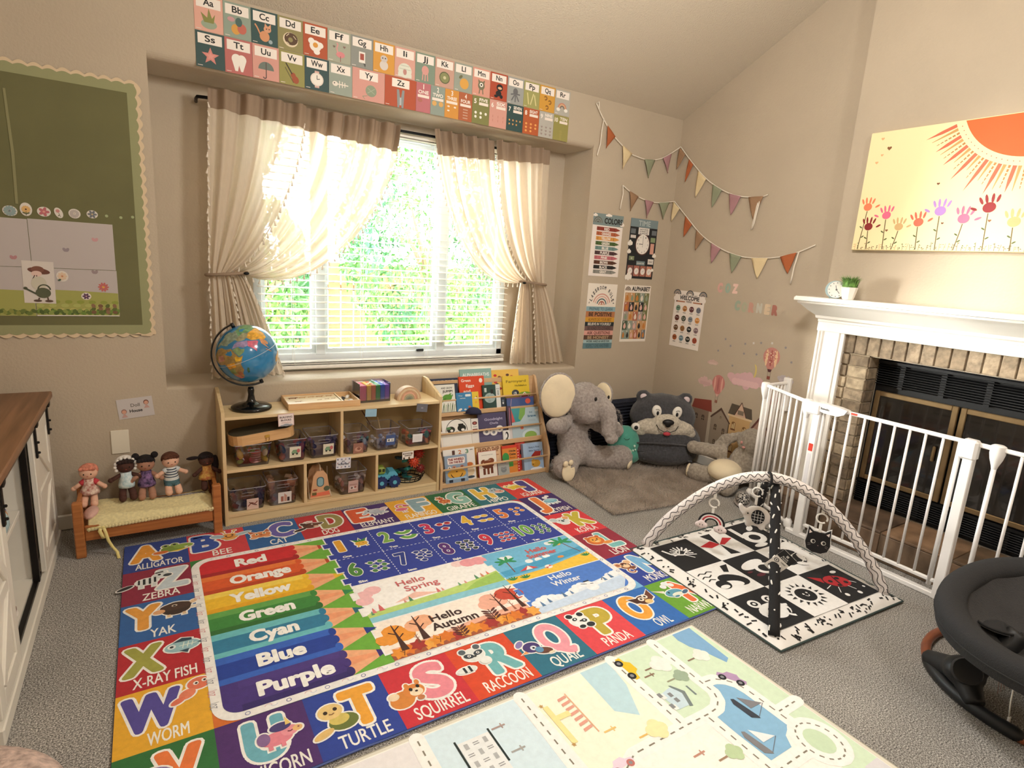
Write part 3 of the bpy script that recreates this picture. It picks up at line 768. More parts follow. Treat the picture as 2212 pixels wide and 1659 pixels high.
# clock and potted grass on the mantel
ck = thing('desk_clock', 'small round white clock with a pale blue case on the mantel', 'clock', (3.155, 1.755, 1.273), 2.35+PI)
R_ = .047
MB().lathe([(R_*.9, 0), (R_, .004), (R_, .030), (R_*.95, .036)], (0, .012, R_), 28, rot=(PI/2, 0, 0)).build('case', mat('pale_blue_enamel', 'a9c3c9', .35), ck, 30)
A = Art((0, -.0245, R_), (1, 0, 0), (0, 0, 1), .0005); A.e(0, 0, R_*.93, R_*.93, 'f7f5ef', n=32)
for i in range(12): a = i*PI/6; A.z = 1; A.e(.036*math.cos(a), .036*math.sin(a), .0026, .0026, '6b6b6b', n=8)
A.line([(0, 0), (-.006, .022)], .0026, '555'); A.line([(0, 0), (.017, -.020)], .0026, '555'); A.e(0, 0, .005, .005, '666', n=10)
A.build('clock_face', PAPER, ck)
for sx in (-.022, .022): MB().tube([(sx*.8, 0, .010), (sx, -.006, .0)], .003, 6).build('foot', MATS['pale_blue_enamel'], ck)
pt = thing('potted_grass', 'small artificial grass plant in a white pot on the mantel', 'plant', (3.152, 1.678, 1.273), .1)
pv = []
b = MB()
for zz, r in ((0, .026), (.012, .030), (.062, .040), (.064, .037), (.056, .034)):
    pv.append([(r*math.cos(a), r*math.sin(a), zz) for a in [PI/8+2*PI*i/8 for i in range(9)]])
b.grid(pv); b.add([p for p in pv[0][:8]], [tuple(range(8))]); b.build('pot', mat('white_ceramic', 'f5f1ea', .35), pt)
MB().lathe([(.033, .05), (.034, .055), (.001, .056)], n=8).build('soil', mat('moss', '37502a', .95), pt)
gr = random.Random(2); b = MB()
for i in range(420):
    a = gr.uniform(0, 2*PI); r = .033*gr.random()**.5; ln = gr.uniform(.05, .085); le = gr.uniform(.1, .75)
    p0 = V((r*math.cos(a), r*math.sin(a), .054)); d = V((math.cos(a+gr.uniform(-.5, .5)), math.sin(a+gr.uniform(-.5, .5)), 0)); s_ = V((-d.y, d.x, 0))*.0016
    p1 = p0+V((0, 0, ln*.6))+d*ln*le*.25; p2 = p0+V((0, 0, ln*(1-le*.4)))+d*ln*le*.8
    b.add([p0-s_, p0+s_, p1+s_, p1-s_, p2], [(0, 1, 2, 3), (3, 2, 4)])
b.build('grass', mat('grass_green', '6f9a4a', .6, var=.5, vscale=60), pt, kind='stuff', recalc=False)

# ================================================================== SAFETY GATE
GW = mat('white_powder_coat', 'f4f1ee', 0.3)
gt = thing('safety_gate', 'white metal folding safety gate fencing off the fireplace', 'gate', (2.925, 1.3, 0))
GZ = .73
def barset(p, q, n, t0=.06, t1=.94, r=.0062, nm='bar'):
    for i in range(n):
        k = t0+(t1-t0)*i/(n-1); x, y = L2(p[0], q[0], k), L2(p[1], q[1], k)
        MW(gt).tube([(x, y, .045), (x, y, GZ-.01)], r, 8).build(nm, GW, gt, True)
def rail(p, q, z, wd=.016, ht=.018, nm='rail'):
    d = V((q[0]-p[0], q[1]-p[1], 0)); a = math.atan2(d.y, d.x)
    MW(gt).box(((p[0]+q[0])/2, (p[1]+q[1])/2, z), (d.length, wd, ht), .004, rot=(0, 0, a)).build(nm, GW, gt)
C0, C1, C2, C3, C4 = (3.352, 2.06), (3.125, 2.05), (2.935, 1.668), (2.925, .925), (2.925, .30)
for p, q, n in ((C0, C1, 6), (C1, C2, 7)):
    rail(p, q, GZ, nm='top_rail'); rail(p, q, .040, nm='bottom_rail'); barset(p, q, n, .1, .9)
for x, y in (C1, C2, (2.925, .842)):
    MW(gt).tube([(x, y, .02), (x, y, GZ-.06)], .0095, 10).build('hinge_post', GW, gt, True)
    MW(gt).lathe([(.010, GZ-.085), (.012, GZ-.075), (.022, GZ-.045), (.027, GZ-.02), (.026, GZ+.012), (.018, GZ+.017)], (x, y, 0), 14).build('hinge_cup', GW, gt, 40)
    MW(gt).lathe([(.018, .02), (.022, .03), (.022, .055), (.012, .07)], (x, y, 0), 12).build('hinge_foot', GW, gt, 40)
MW(gt).span((3.345, 2.035, .55), (3.370, 2.085, .76), .004).build('wall_bracket', GW, gt); MW(gt).span((3.345, 2.035, .03), (3.370, 2.085, .15), .004).build('wall_bracket', GW, gt)
P1, P2 = (2.926, 1.600), (2.925, .930)
for x, y in (P1, P2): MW(gt).span((x-.019, y-.019, .0), (x+.019, y+.019, GZ-.01), .003).build('post', GW, gt)
MW(gt).span((2.907, 1.589, .485), (2.9055, 1.611, .525)).build('sticker', mat('red_sticker', 'd8402c', .4), gt, label='red warning sticker')
MW(gt).span((2.906, 1.591, .30), (2.9065, 1.609, .47)).build('sticker', mat('pale_sticker', 'e5e2e4', .4), gt)
MW(gt).span((2.899, 1.58, GZ-.055), (2.951, 1.66, GZ+.012), .012).build('latch_block', GW, gt)
# door leaf
rail((2.925, 1.565), (2.925, .955), GZ-.002, nm='top_rail'); rail((2.925, 1.578), (2.925, .952), .075, nm='bottom_rail')
for y in (1.51, 1.44, 1.37, 1.30, 1.235, 1.17, 1.105, 1.037): MW(gt).tube([(2.925, y, .078), (2.925, y, GZ-.008)], .0062, 8).build('bar', GW, gt, True)
MW(gt).tube([(2.925, .972, .05), (2.925, .972, GZ-.005)], .0105, 10).build('leaf_stile', GW, gt, True)
MW(gt).tube([(2.925, 1.572, .05), (2.925, 1.572, GZ-.03)], .008, 10).build('leaf_stile', GW, gt, True)
lp = [(-.06, -.022), (-.035, -.028), (.03, -.028), (.062, -.012), (.075, .012), (.03, .019), (-.05, .021), (-.066, .012), (-.070, -.008)]
MW(gt).prism(lp, (2.905, 1.525, GZ-.004), (0, -1, 0), (0, 0, 1), (1, 0, 0), .040).build('latch_handle', GW, gt, label='rounded white latch handle')
A = AW(gt, (2.9045, 1.525, GZ-.004), (0, -1, 0), (0, 0, 1)); A.text('Babelio', -.034, -.010, .011, '2a2a2a', w=.045, rot=-.02); A.build('latch_lettering', PAPER, gt)
MW(gt).span((2.9145, 1.405, GZ-.006), (2.916, 1.435, GZ+.004)).build('sticker', MATS['red_sticker'], gt)
MW(gt).span((2.900, .905, GZ-.075), (2.950, .965, GZ+.014), .010).build('hinge_block', GW, gt)
rail((2.925, 1.665), (2.925, .25), .012, .034, .024, nm='floor_rail')
rail((2.925, .842), (2.925, .25), GZ, nm='top_rail')
for y in (.762, .69, .62, .55, .48): MW(gt).tube([(2.925, y, .04), (2.925, y, GZ-.008)], .0062, 8).build('bar', GW, gt, True)
rail((2.925, .905), (2.925, .85), GZ-.002, .014, .02, nm='link')
# ================================================================== LEFT SIDE: barn-door cabinet
CW = mat('cabinet_white', 'e6e0d4', .45, var=.04, vscale=5)
CTOP = wood('dark_walnut_top', '6e4b30', '94694a', 9, 1, .4)
BLKM = mat('black_iron', '1c1816', .45, .5)
cb = thing('barn_door_cabinet', 'long white cabinet with a brown wooden top and sliding barn doors', 'cabinet', (-.62, 2.43, 0))
FX = -.395                                            # plane of the cabinet front
CY0, CY1 = 1.80, 3.07
MW(cb).span((-.86, CY0-.03, .655), (FX+.022, CY1+.04, .682), .004).build('cabinet_top', CTOP, cb)
b = MW(cb); b.span((-.85, CY0, .05), (-.84, CY1, .655))
for y in (CY0, 2.125, 2.60, CY1-.02): b.span((-.84, y, .05), (FX-.03, y+.02, .655), .002)
b.span((-.84, CY0, .05), (FX-.03, CY1, .075)).span((-.84, CY0, .635), (FX-.03, CY1, .655)); b.build('carcass', CW, cb)
MW(cb).span((-.84, 2.145, .335), (FX-.045, 2.60, .352), .002).build('shelf', CW, cb)
MW(cb).span((-.86, CY0-.012, 0), (FX+.008, CY1+.012, .05), .004).build('plinth', CW, cb)
MW(cb).span((FX-.028, 2.13, .052), (FX-.012, 2.66, .066), .001).build('door_track', BLKM, cb, label='black lower track along the open bay')
MW(cb).span((FX-.028, 2.583, .06), (FX-.008, 2.603, .64), .001).build('gap_shade_strip', BLKM, cb, label='black strip standing in for the shaded gap beside the far door')  # shade of the gap between door edge and divider, put in as a black strip
MW(cb).span((FX+.002, CY0-.01, .628), (FX+.010, CY1+.01, .650), .002).build('hanging_rail', mat('aged_iron_rail', '6b5c4c', .4, .5), cb)
def barndoor(y0, y1, nm='door'):
    d = MW(cb); xa, xb = FX-.012, FX+.004; r = .055
    d.span((xa, y0, .062), (xa+.010, y1, .618))
    dd = d.build(nm, CW, cb)
    fr = MW(cb)
    for q in ((y0, .062, y0+r, .618), (y1-r, .062, y1, .618), (y0+r, .563, y1-r, .618), (y0+r, .062, y1-r, .117), (y0+r, .325, y1-r, .365)): fr.span((xa+.008, q[0], q[1]), (xb, q[2], q[3]), .0025)
    fo = fr.build('door_frame', CW, dd)
    br = MW(cb)
    for (a, c, z0_, z1_) in ((y0+r, y1-r, .117, .325), (y1-r, y0+r, .365, .563)):
        ang = math.atan2(z1_-z0_, c-a); br.box(((xa+xb)/2+.005, (a+c)/2, (z0_+z1_)/2), (.010, math.hypot(c-a, z1_-z0_)*.93, .035), .002, rot=(ang, 0, 0))
    br.build('door_brace', CW, dd)
    for y in (y0+.035, y1-.035):
        MW(cb).span((FX+.006, y-.010, .515), (FX+.012, y+.010, .655), .001).build('hanger_strap', BLKM, dd)
        for z in (.535, .575): MW(cb).lathe([(.005, 0), (.005, .006), (.002, .008)], (FX+.012, y, z), 8, rot=(0, PI/2, 0)).build('bolt', BLKM, dd)
        MW(cb).lathe([(.020, -.002), (.020, .006), (.012, .009)], (FX+.012, y, .652), 12, rot=(0, PI/2, 0)).build('roller', BLKM, dd)
    return dd
barndoor(2.66, 3.055); barndoor(1.81, 2.10)
# things on the open shelves
t = thing('plush_cushion', 'small pale blue and purple cushion slumped on the upper cabinet shelf', 'cushion', (-.50, 2.33, .353), .25)
for i, (c, dx) in enumerate((('a9c0c4', -.035), ('c98a4f', .0), ('6a6c94', .038))):
    MB().ell((0, dx, .075), (.075, .024, .075), n=14, m=9).build('pad', mat('cushion_%d' % i, c, .9, var=.2, vscale=40), t, True, label=('pale blue', 'orange brown', 'dusky purple')[i]+' layer')
t = thing('toy_shoe', 'little pair-like brown and white toy shoe on the lower cabinet shelf', 'toy', (-.47, 2.36, .076), .5)
MB().ell((0, 0, .022), (.028, .060, .022), n=12, m=7).build('upper', mat('toy_brown', '7a5548', .8), t, True)
MB().ell((0, .0, .008), (.032, .066, .009), n=12, m=6).build('sole', mat('toy_cream', 'e4ddd4', .8), t, True)
MB().tube([(-.02, -.02, .04), (.02, .0, .046), (-.015, .02, .043)], .003, 5).build('lace', MATS['toy_cream'], t, True)

# pinkish round pouf in the near left corner
t = thing('floor_pouf', 'pinkish beige round pouf with a swirled pile, at the near left corner', 'pouf', (-.50, 1.30, 0))
MB().lathe([(.001, .0), (.28, .0), (.31, .03), (.325, .10), (.31, .17), (.27, .205), (.15, .222), (.001, .226)], n=48).build('cover', mat('swirl_pile', 'c9b0a4', .95, var=.35, vscale=55, bump=1.0, bscale=110), t, True)

# ------------------------------------------------------------------ doll bed
OAK = wood('honey_oak', '9c5c2e', 'bd7a42', 16, 0, .4)
bd = thing('doll_bed', 'small honey-coloured wooden doll bed against the window wall', 'doll bed', (-.04, 2.97, 0))
BX0, BX1, BYa, BYb = -.318, .243, 2.845, 3.105
for x0 in (BX0, BX1-.036):
    for y0 in (BYa, BYb-.034):
        MW(bd).span((x0, y0, 0), (x0+.036, y0+.034, .250), .004).build('post', OAK, bd)
    MW(bd).span((x0+.010, BYa+.034, .13), (x0+.026, BYb-.034, .235), .003).build('end_panel', OAK, bd)
MW(bd).span((BX0+.036, BYa+.008, .073), (BX1-.036, BYa+.026, .140), .003).build('side_rail', OAK, bd)
MW(bd).span((BX0+.036, BYb-.026, .073), (BX1-.036, BYb-.008, .140), .003).build('side_rail', OAK, bd)
for i in range(6): MW(bd).span((BX0+.06+i*.08, BYa+.026, .088), (BX0+.10+i*.08, BYb-.026, .096)).build('slat', OAK, bd)
t = thing('doll_mattress', 'patterned white doll mattress under the yellow blanket', 'mattress', (-.04, 2.975, .097))
MW(t).span((BX0+.045, BYa+.032, .098), (BX1-.042, BYb-.030, .148), .015).build('mattress', mat('floral_mattress', 'd9d3cc', .9, col2='5a5468', vscale=42), t)
YEL = mat('yellow_knit', 'e3d6a4', .95, var=.12, vscale=90)
t = thing('knit_blanket', 'pale yellow crocheted blanket spread over the doll bed', 'blanket', (-.04, 2.97, .15))
rows = []
for i in range(75):
    u = i/74; x = BX0+.050+u*(BX1-BX0-.085); r_ = []
    for j in range(46):
        v = j/45; y = BYa+.006+v*(BYb-BYa-.032)
        z = .152+.016*math.sin(PI*min(1, v*1.2))+.012*math.sin(u*5+1.3)*v+.006*math.sin(v*9+u*4)
        edge = min(u, 1-u)*12; z -= max(0, 1-edge)*.010
        if v < .12: z -= (0.12-v)*.22*(1.1-u*.55)
        z += .0026*math.sin(i*1.55+(j % 2)*1.5)*math.cos(j*1.57)
        r_.append(V((x, y, z)))
    rows.append(r_)
m = MW(t); m.grid(rows); o = m.build('blanket', YEL, t, True); sd = o.modifiers.new('t', 'SOLIDIFY'); sd.thickness = .004
b = MW(t)
for i in range(40):
    x = BX0+.052+i*(BX1-BX0-.09)/39; b.ell((x, BYa+.004, .126+.012*i/39), (.0085, .0035, .008), n=8, m=5)
b.build('scalloped_edge', YEL, t, True)
rib = mat('yellow_satin', 'ead98f', .35)
def ribbon(pts, wd, nm='ribbon'):
    m = MW(t); m.grid([[V(p)-V((wd/2, 0, 0)), V(p)+V((wd/2, .001, 0))] for p in pts]); o = m.build(nm, rib, t, True); s_ = o.modifiers.new('t', 'SOLIDIFY'); s_.thickness = .0012
ribbon([(-.215, 2.838, .136), (-.208, 2.832, .11), (-.200, 2.830, .07), (-.188, 2.828, .04), (-.172, 2.822, .015), (-.168, 2.80, .003), (-.165, 2.78, .003)], .012, 'ribbon_tail')
ribbon([(-.222, 2.838, .136), (-.228, 2.833, .118), (-.220, 2.832, .095), (-.216, 2.832, .082)], .014, 'ribbon_tail')
ribbon([(-.275, 2.842, .134), (-.25, 2.835, .140), (-.222, 2.834, .134), (-.20, 2.838, .128)], .010, 'ribbon_bow')

# dolls
SK = {'pale': mat('doll_skin_pale', 'e3b49a', .85), 'deep': mat('doll_skin_deep', '4a2a20', .85), 'tan': mat('doll_skin_tan', 'a87b64', .85)}
EYE = mat('bead_black', '120f10', .25)
def doll(label, loc, rz, skin, hair, dress, legs='skin', s_=1.0, tilt=0, buns=0, bonnet=None, long_hair=0, shorts=None, stripes=None, skirt=.0, sleeve=None, arms=.35, pony=0):
    t = thing('rag_doll', label, 'doll', loc, group='rag dolls sitting on the doll bed', rot=(0, tilt, rz))
    S = lambda *v: [x*s_ for x in v]
    hm = mat('doll_hair_'+hair, hair, .95, var=.3, vscale=80, bump=.6, bscale=300)
    dm = dress if not isinstance(dress, str) else mat('doll_cloth_'+dress, dress, .9, bump=.4, bscale=400)
    sk = SK[skin]
    MB().ell(S(0, 0, .142), S(.034, .030, .032)).build('head', sk, t, True)
    hb = MB().ell(S(0, .006, .150), S(.036, .031, .030))
    for k in range(5): hb.ell(S(-.022+.011*k, -.022, .163), S(.010, .008, .008), n=8, m=6)
    if buns:
        for sx in (-1, 1): hb.ell(S(sx*.034, .002, .178), S(.014, .013, .014), n=10, m=7)
    if long_hair:
        for sx in (-1, 1): hb.ell(S(sx*.034, .0, .125), S(.012, .012, .034), n=10, m=7)
    if pony:
        hb.ell(S(-.058, .0, .158), S(.028, .009, .009), n=10, m=7); hb.ell(S(.040, .004, .115), S(.016, .014, .045), n=10, m=7)
    hb.build('hair', hm, t, True)
    if bonnet:
        bo = MB().ell(S(0, .009, .145), S(.041, .031, .039))
        for k in range(11): a = PI*(-.15+1.3*k/10); bo.ell(S(.037*math.cos(a), -.012, .143+.036*math.sin(a)), S(.007, .008, .007), n=8, m=5)
        bo.build('bonnet', mat('doll_bonnet', bonnet, .95, bump=.8, bscale=200), t, True)
    e_ = MB()
    for sx in (-1, 1): e_.ell(S(sx*.013, -.0285, .141), S(.0028, .002, .0032), n=8, m=5)
    e_.build('eye', EYE, t, True)
    MB().ell(S(0, -.0295, .132), S(.004, .0015, .0012), n=8, m=5).build('mouth', mat('doll_mouth', 'b2564c', .8), t, True)
    MB().lathe([(.030*s_+skirt, .048*s_), (.030*s_+skirt*.7, .060*s_), (.024*s_, .085*s_), (.020*s_, .112*s_), (.006*s_, .117*s_)], n=18).build('dress' if not shorts else 'shirt', dm, t, True)
    if stripes:
        for k in range(5): MB().lathe([((.0292-.0017*k)*s_, (.060+.011*k)*s_), ((.0290-.0017*k)*s_, (.0645+.011*k)*s_)], n=18).build('stripe', mat('stripe_navy', stripes, .9), t, True)
    if shorts:
        so = MB(); so.lathe([(.010, .03*s_), (.030*s_, .033*s_), (.031*s_, .058*s_), (.02, .062*s_)], n=16)
        for sx in (-1, 1): so.ell(S(sx*.015, -.014, .036), S(.016, .024, .015), n=10, m=7)
        so.build('shorts', mat('doll_shorts_'+shorts, shorts, .9), t, True)
    for sx in (-1, 1):
        MB().tube([S(sx*.016, 0, .103), S(sx*.036, -.006, .103-arms*.04), S(sx*.054, -.012, .103-arms*.075)], [.0085*s_, .009*s_, .0095*s_], 8).ell(S(sx*.055, -.012, .103-arms*.078), S(.0105, .0105, .0105), n=8, m=6).build('arm', sk, t, True)
        if sleeve: MB().tube([S(sx*.014, 0, .105), S(sx*.030, -.004, .103-arms*.03)], [.012*s_, .0125*s_], 8).build('sleeve', mat('doll_sleeve_'+sleeve, sleeve, .9, bump=.8, bscale=200), t, True)
        MB().tube([S(sx*.014, -.006, .042), S(sx*.018, -.030, .026), S(sx*.019, -.042, .012)], [.013*s_, .014*s_, .0145*s_], 9).ell(S(sx*.019, -.044, .012), S(.0145, .015, .0145), n=10, m=7).build('leg', sk, t, True)
    return t
FL = mat('floral_cream', 'e9d8c8', .9, col2='a65b52', vscale=60)
FN = mat('floral_navy', '2a2440', .9, col2='8a6a9a', vscale=70)
FB = mat('dotted_blue', 'a9c6cf', .9, col2='dfe9ea', vscale=80)
FG = mat('floral_yellow', 'd9b35c', .9, col2='b0643a', vscale=70)
doll('rag doll with orange-pink hair, red knit sleeves and a floral skirt, at the bed head', (-.265, 3.03, .176), -.1, 'pale', 'd98a72', FL, s_=1.03, skirt=.008, sleeve='c9404a')
doll('dark-skinned rag doll in a white bonnet and pale blue romper', (-.128, 3.03, .182), .1, 'deep', '2a1a18', FB, s_=1.08, bonnet='e9e4df', arms=.2)
doll('rag doll with two black hair buns and a dark purple floral dress', (-.050, 3.03, .176), .0, 'tan', '1c1618', FN, s_=1.10, buns=1, skirt=.004)
doll('boy rag doll with brown hair, striped shirt and teal shorts', (.050, 3.03, .182), .15, 'pale', '5a3422', 'dfe2e0', s_=1.08, shorts='4a6a72', stripes='4a5668', sleeve='d5dadb', arms=.25)
doll('dark-skinned rag doll with a long dark ponytail and yellow floral dress', (.200, 3.035, .176), .1, 'deep', '1e1214', FG, s_=1.0, skirt=.008, pony=1)
t = thing('doll_pillow', 'small pink gathered pillow at the head of the doll bed', 'pillow', (-.255, 2.93, .155), .0, rot=(0, -.35, 0))
MB().ell((0, 0, .016), (.030, .060, .018), n=16, m=10).build('cover', mat('pink_pillow', 'd9b0a4', .9, bump=.6, bscale=90), t, True)

# blank wall plate and doll house sign
t = thing('wall_plate', 'blank cream wall plate above the doll bed', 'wall plate', (-.147, 3.19, .402))
MB().box((0, -.003, 0), (.072, .006, .115), .002).build('plate', mat('cream_plastic', 'e9e0cd', .35), t)
for z in (-.042, .042): MB().lathe([(.003, 0), (.003, .001)], (0, -.006, z), 8, rot=(PI/2, 0, 0)).build('screw', MATS['cream_plastic'], t)
t, A, w_, h_ = sheet('doll_house_sign', 'small laminated Doll House sign with two doll drawings', 'sign', -.148, .516, -.004, .612, rot=.09, col='c9c2c0')
A.text('Doll', 0, .006, .016, '6b6660', bold=.01); A.text('House', 0, -.020, .014, '3d3a3a', bold=.03)
for x, z, hc_ in ((.045, .015, '7a4a3a'), (-.048, -.018, 'a07a70')):
    A.dsl('e %f %f .011 .012 %s|e %f %f .0085 .009 d9a48c|p caa29a %f %f %f %f %f %f' % (x, z+.006, hc_, x, z+.004, x-.012, z-.022, x+.012, z-.022, x, z-.002))
A.build('print', GLOSS, t)
# ================================================================== TOY SHELF
BIR = wood('birch_ply', 'd9bd8e', 'e6cfa4', 12, 0, .4, .08)
BIRV = wood('birch_ply_upright', 'd2b586', 'e2ca9e', 12, 2, .4, .08)
PINE = wood('pine_dowel', 'cfa679', 'dfbd93', 14, 0, .45, .08)
SX0, SX1, SY0, SY1 = .263, 1.405, 2.925, 3.183
ts = thing('toy_shelf', 'low birch plywood toy shelf of open compartments under the window', 'shelf', (.834, 3.05, 0))
for x in (SX0, SX1-.015):
    b = MW(ts); b.prism([(SY0, 0), (SY0, .575), (SY0+.07, .60), (SY1-.05, .645), (SY1, .645), (SY1, 0)], (x, 0, 0), (0, 1, 0), (0, 0, 1), (1, 0, 0), .015); b.build('side_panel', BIRV, ts)
I0, I1 = SX0+.015, SX1-.015
MW(ts).span((I0, SY0+.004, .535), (I1, SY1-.01, .550), .001).build('top_board', BIR, ts)
MW(ts).span((I0, SY0+.003, .270), (I1, SY1-.01, .284), .001).build('middle_board', BIR, ts)
MW(ts).span((I0, SY0+.003, .040), (I1, SY1-.01, .055), .001).build('bottom_board', BIR, ts)
MW(ts).span((I0, SY0+.006, 0), (I1, SY0+.018, .040)).build('kick_board', BIR, ts)
MW(ts).span((I0, SY1-.010, .0), (I1, SY1-.002, .545)).build('back_panel', mat('ply_back', 'b39a6c', .6, var=.1, vscale=4), ts)
for x, z0, z1 in ((.832, .284, .535), (.643, .055, .270), (1.025, .055, .270)): MW(ts).span((x-.0075, SY0+.004, z0), (x+.0075, SY1-.01, z1), .001).build('divider', BIRV, ts)

CLR = bpy.data.materials.new('clear_plastic'); CLR.use_nodes = True
_n = CLR.node_tree.nodes; _l = CLR.node_tree.links; _n.remove(_n['Principled BSDF'])
_t = _n.new('ShaderNodeBsdfTransparent'); _t.inputs[0].default_value = (.93, .93, .95, 1); _g = _n.new('ShaderNodeBsdfGlossy'); _g.inputs['Roughness'].default_value = .12; _g.inputs[0].default_value = (.9, .9, .95, 1)
_f = _n.new('ShaderNodeFresnel'); _f.inputs[0].default_value = 1.6; _a = _n.new('ShaderNodeMath'); _a.operation = 'ADD'; _a.inputs[1].default_value = .04
_m = _n.new('ShaderNodeMixShader'); _l.new(_f.outputs[0], _a.inputs[0]); _l.new(_a.outputs[0], _m.inputs[0]); _l.new(_t.outputs[0], _m.inputs[1]); _l.new(_g.outputs[0], _m.inputs[2]); _l.new(_m.outputs[0], _n['Material Output'].inputs[0])
RIM = mat('clear_plastic_rim', 'b8b4bc', .25, alpha=.55)
TOY = {}
def toycol(c): return mat('toy_'+c, c, .5, var=.12, vscale=30)
def bin_(label, x0, x1, z, h, y=2.945, dp=.17, contents=(), cs=.018, card=None, fill=.75, slot=True, seed=1, blocks=False, cardpos=(.25, .12), cardsz=(.055, .06)):
    cx = (x0+x1)/2; wt = x1-x0; t = thing('clear_bin', label, 'storage bin', (cx, y+dp/2, z), group='clear storage bins on the toy shelf')
    k = .86; th = .0018; wb = wt*k
    b = MB()
    def ringpts(wx, dy, zz, r=.012):
        P = []
        for sx, sy, a in ((1, -1, -PI/2), (1, 1, 0), (-1, 1, PI/2), (-1, -1, PI)):
            for i in range(4): P.append(V((sx*(wx/2-r)+r*math.cos(a+PI/2*i/3), sy*(dy/2-r)+r*math.sin(a+PI/2*i/3), zz)))
        return P+[P[0]]
    b.grid([ringpts(wb, dp*k, .001), ringpts(wt, dp, h)]); b.add(ringpts(wb, dp*k, .001)[:-1], [tuple(range(16))]); b.build('bin_shell', CLR, t, recalc=False)
    MB().tube(ringpts(wt, dp, h)[:-1], .0022, 6, closed=True).build('bin_rim', RIM, t, True)
    if slot: MB().tube([(-.028, -dp/2*.985-.001, h-.022), (.028, -dp/2*.985-.001, h-.022), (.028, -dp/2*.965-.001, h-.038), (-.028, -dp/2*.965-.001, h-.038)], .0014, 5, closed=True).build('handle_slot', RIM, t, True)
    rr = random.Random(seed)
    n = 0
    for layer in range(3):
        zz = .004+cs*.9+layer*cs*1.75
        if zz > h*fill: break
        for ix in range(max(2, int(wb/(cs*2.3)))):
            for iy in range(3):
                nx = max(2, int(wb/(cs*2.3))); px_ = -wb*.40+wb*.80*ix/(nx-1); py_ = -dp*.30+iy*dp*.28
                c = contents[rr.randrange(len(contents))]; r_ = cs*rr.uniform(.75, 1.05); rt = (rr.uniform(0, 3), rr.uniform(0, 3), rr.uniform(0, 3))
                mb = MB()
                if blocks: mb.box((px_, py_, zz+rr.uniform(0, .006)), (r_*2.1, r_*1.2, r_*.9), .002, rot=rt)
                elif n % 3 == 0: mb.ell((px_, py_, zz), (r_*1.2, r_*.8, r_*.7), rot=rt, n=10, m=7)
                elif n % 3 == 1: mb.box((px_, py_, zz), (r_*1.7, r_*1.3, r_), .004, rot=rt)
                else: mb.lathe([(r_*.2, -r_*.6), (r_*.8, -r_*.5), (r_*.8, r_*.5), (r_*.2, r_*.6)], (px_, py_, zz), 10, rot=rt)
                mb.build('toy_piece', toycol(c), t, not blocks and 30); n += 1
    if card:
        cw, ch = cardsz; lean = math.atan2(dp*(1-k)/2, h)
        A = Art((cardpos[0]*wt, -dp/2*(k+(1-k)*.45)-.0035, h*.46+cardpos[1]*.1), (1, 0, 0), (0, -math.sin(lean), math.cos(lean)), .0004)
        A.rect(-cw/2, -ch/2, cw/2, ch/2, card[0]); A.at(0, 0, cw/2); A.dsl(card[1]); A.build('picture_card', PAPER, t)
    return t
TRUCKART = 'e 0 -.5 .9 .35 d8d2b8|p 7fa07c -.7 .0 -.4 .5 .3 .5 .6 .1 .4 -.3 -.6 -.3|e -.4 -.35 .18 .18 222|e .3 -.35 .18 .18 222|e .55 .25 .3 .4 c26a6a'
bin_('clear bin of colourful play food under the wooden case', .318, .486, .285, .112, contents=('7fae5a', 'e3b63c', 'c9607a', '8fc0c8', 'd7c7b0', '5d8a4a'), cs=.020, seed=2, card=('00000', 'e 0 0 .01 .01 222') if False else None)
t = bpy.data.objects['clear_bin']
for i in range(5): MB().lathe([(.006, 0), (.024, .001), (.026, .004), (.024, .008), (.006, .009)], (.012, -.052, .014+i*.0115), 16).build('toy_macaron', toycol(('b98a8a', 'a87e80', 'c79a98', 'b08488', 'c96a72')[i]), t, True)
bin_('clear bin of red and blue toys right of the play food bin', .520, .656, .285, .118, contents=('b5563c', 'c96a50', '5c6478', '9a3e38', '3d4a60'), cs=.022, seed=3, card=('e3ddc8', TRUCKART), cardpos=(.08, -.05))
bin_('clear bin of dark purple toys left of the upper divider', .670, .818, .285, .122, contents=('4a3a58', '3a3048', '5c4870', '6a5a70', '2e2a3c'), cs=.022, seed=4, card=('ddd6c0', TRUCKART), cardpos=(.15, -.1))
bin_('clear bin of paper clouds and crafts right of the upper divider', .856, .990, .285, .122, contents=('bcd0dc', '8a5c4a', '5a8a78', 'e4e0e4', 'a87868'), cs=.020, seed=5, card=('9a6c5c', 'e 0 -.2 .7 .5 c79a84|e .1 -.1 .35 .3 8a5a4a'), cardpos=(.02, -.25))
bin_('clear bin with a blue number 4 card', 1.022, 1.165, .285, .128, contents=('d5d0d4', '9aa0b0', 'b8b2b4'), cs=.016, seed=6, fill=.4, card=('44598c', 'r 0 0 1.5 .7 e9e6e0|r -.35 0 .25 .45 22262e|r .35 .12 .5 .1 44598c|r .35 -.12 .5 .1 44598c'), cardpos=(.10, -.02))
A = bpy.data.objects['clear_bin.004'] if 'clear_bin.004' in bpy.data.objects else None
for a, q in (((-.055, .0, .10), (-.115, .03, .21)), ((-.01, .02, .09), (-.02, .04, .16))):
    MB().tube([V(a), V(q)], .003, 6).build('paintbrush', toycol('5a3a26' if q[0] < -.1 else 'd0b48a'), A, True)
bin_('clear bin with a white label, orange and green toys, at the right end', 1.212, 1.362, .285, .112, contents=('c86a3a', '4f9a72', 'b04a3a', '6a5a60', 'd88a60'), cs=.020, seed=7, card=('e8e6e6', 'r 0 .3 1.4 .04 c9c5c5|r 0 0 1.4 .04 c9c5c5|r 0 -.3 1.4 .04 c9c5c5'), cardpos=(-.12, 0), cardsz=(.06, .05))
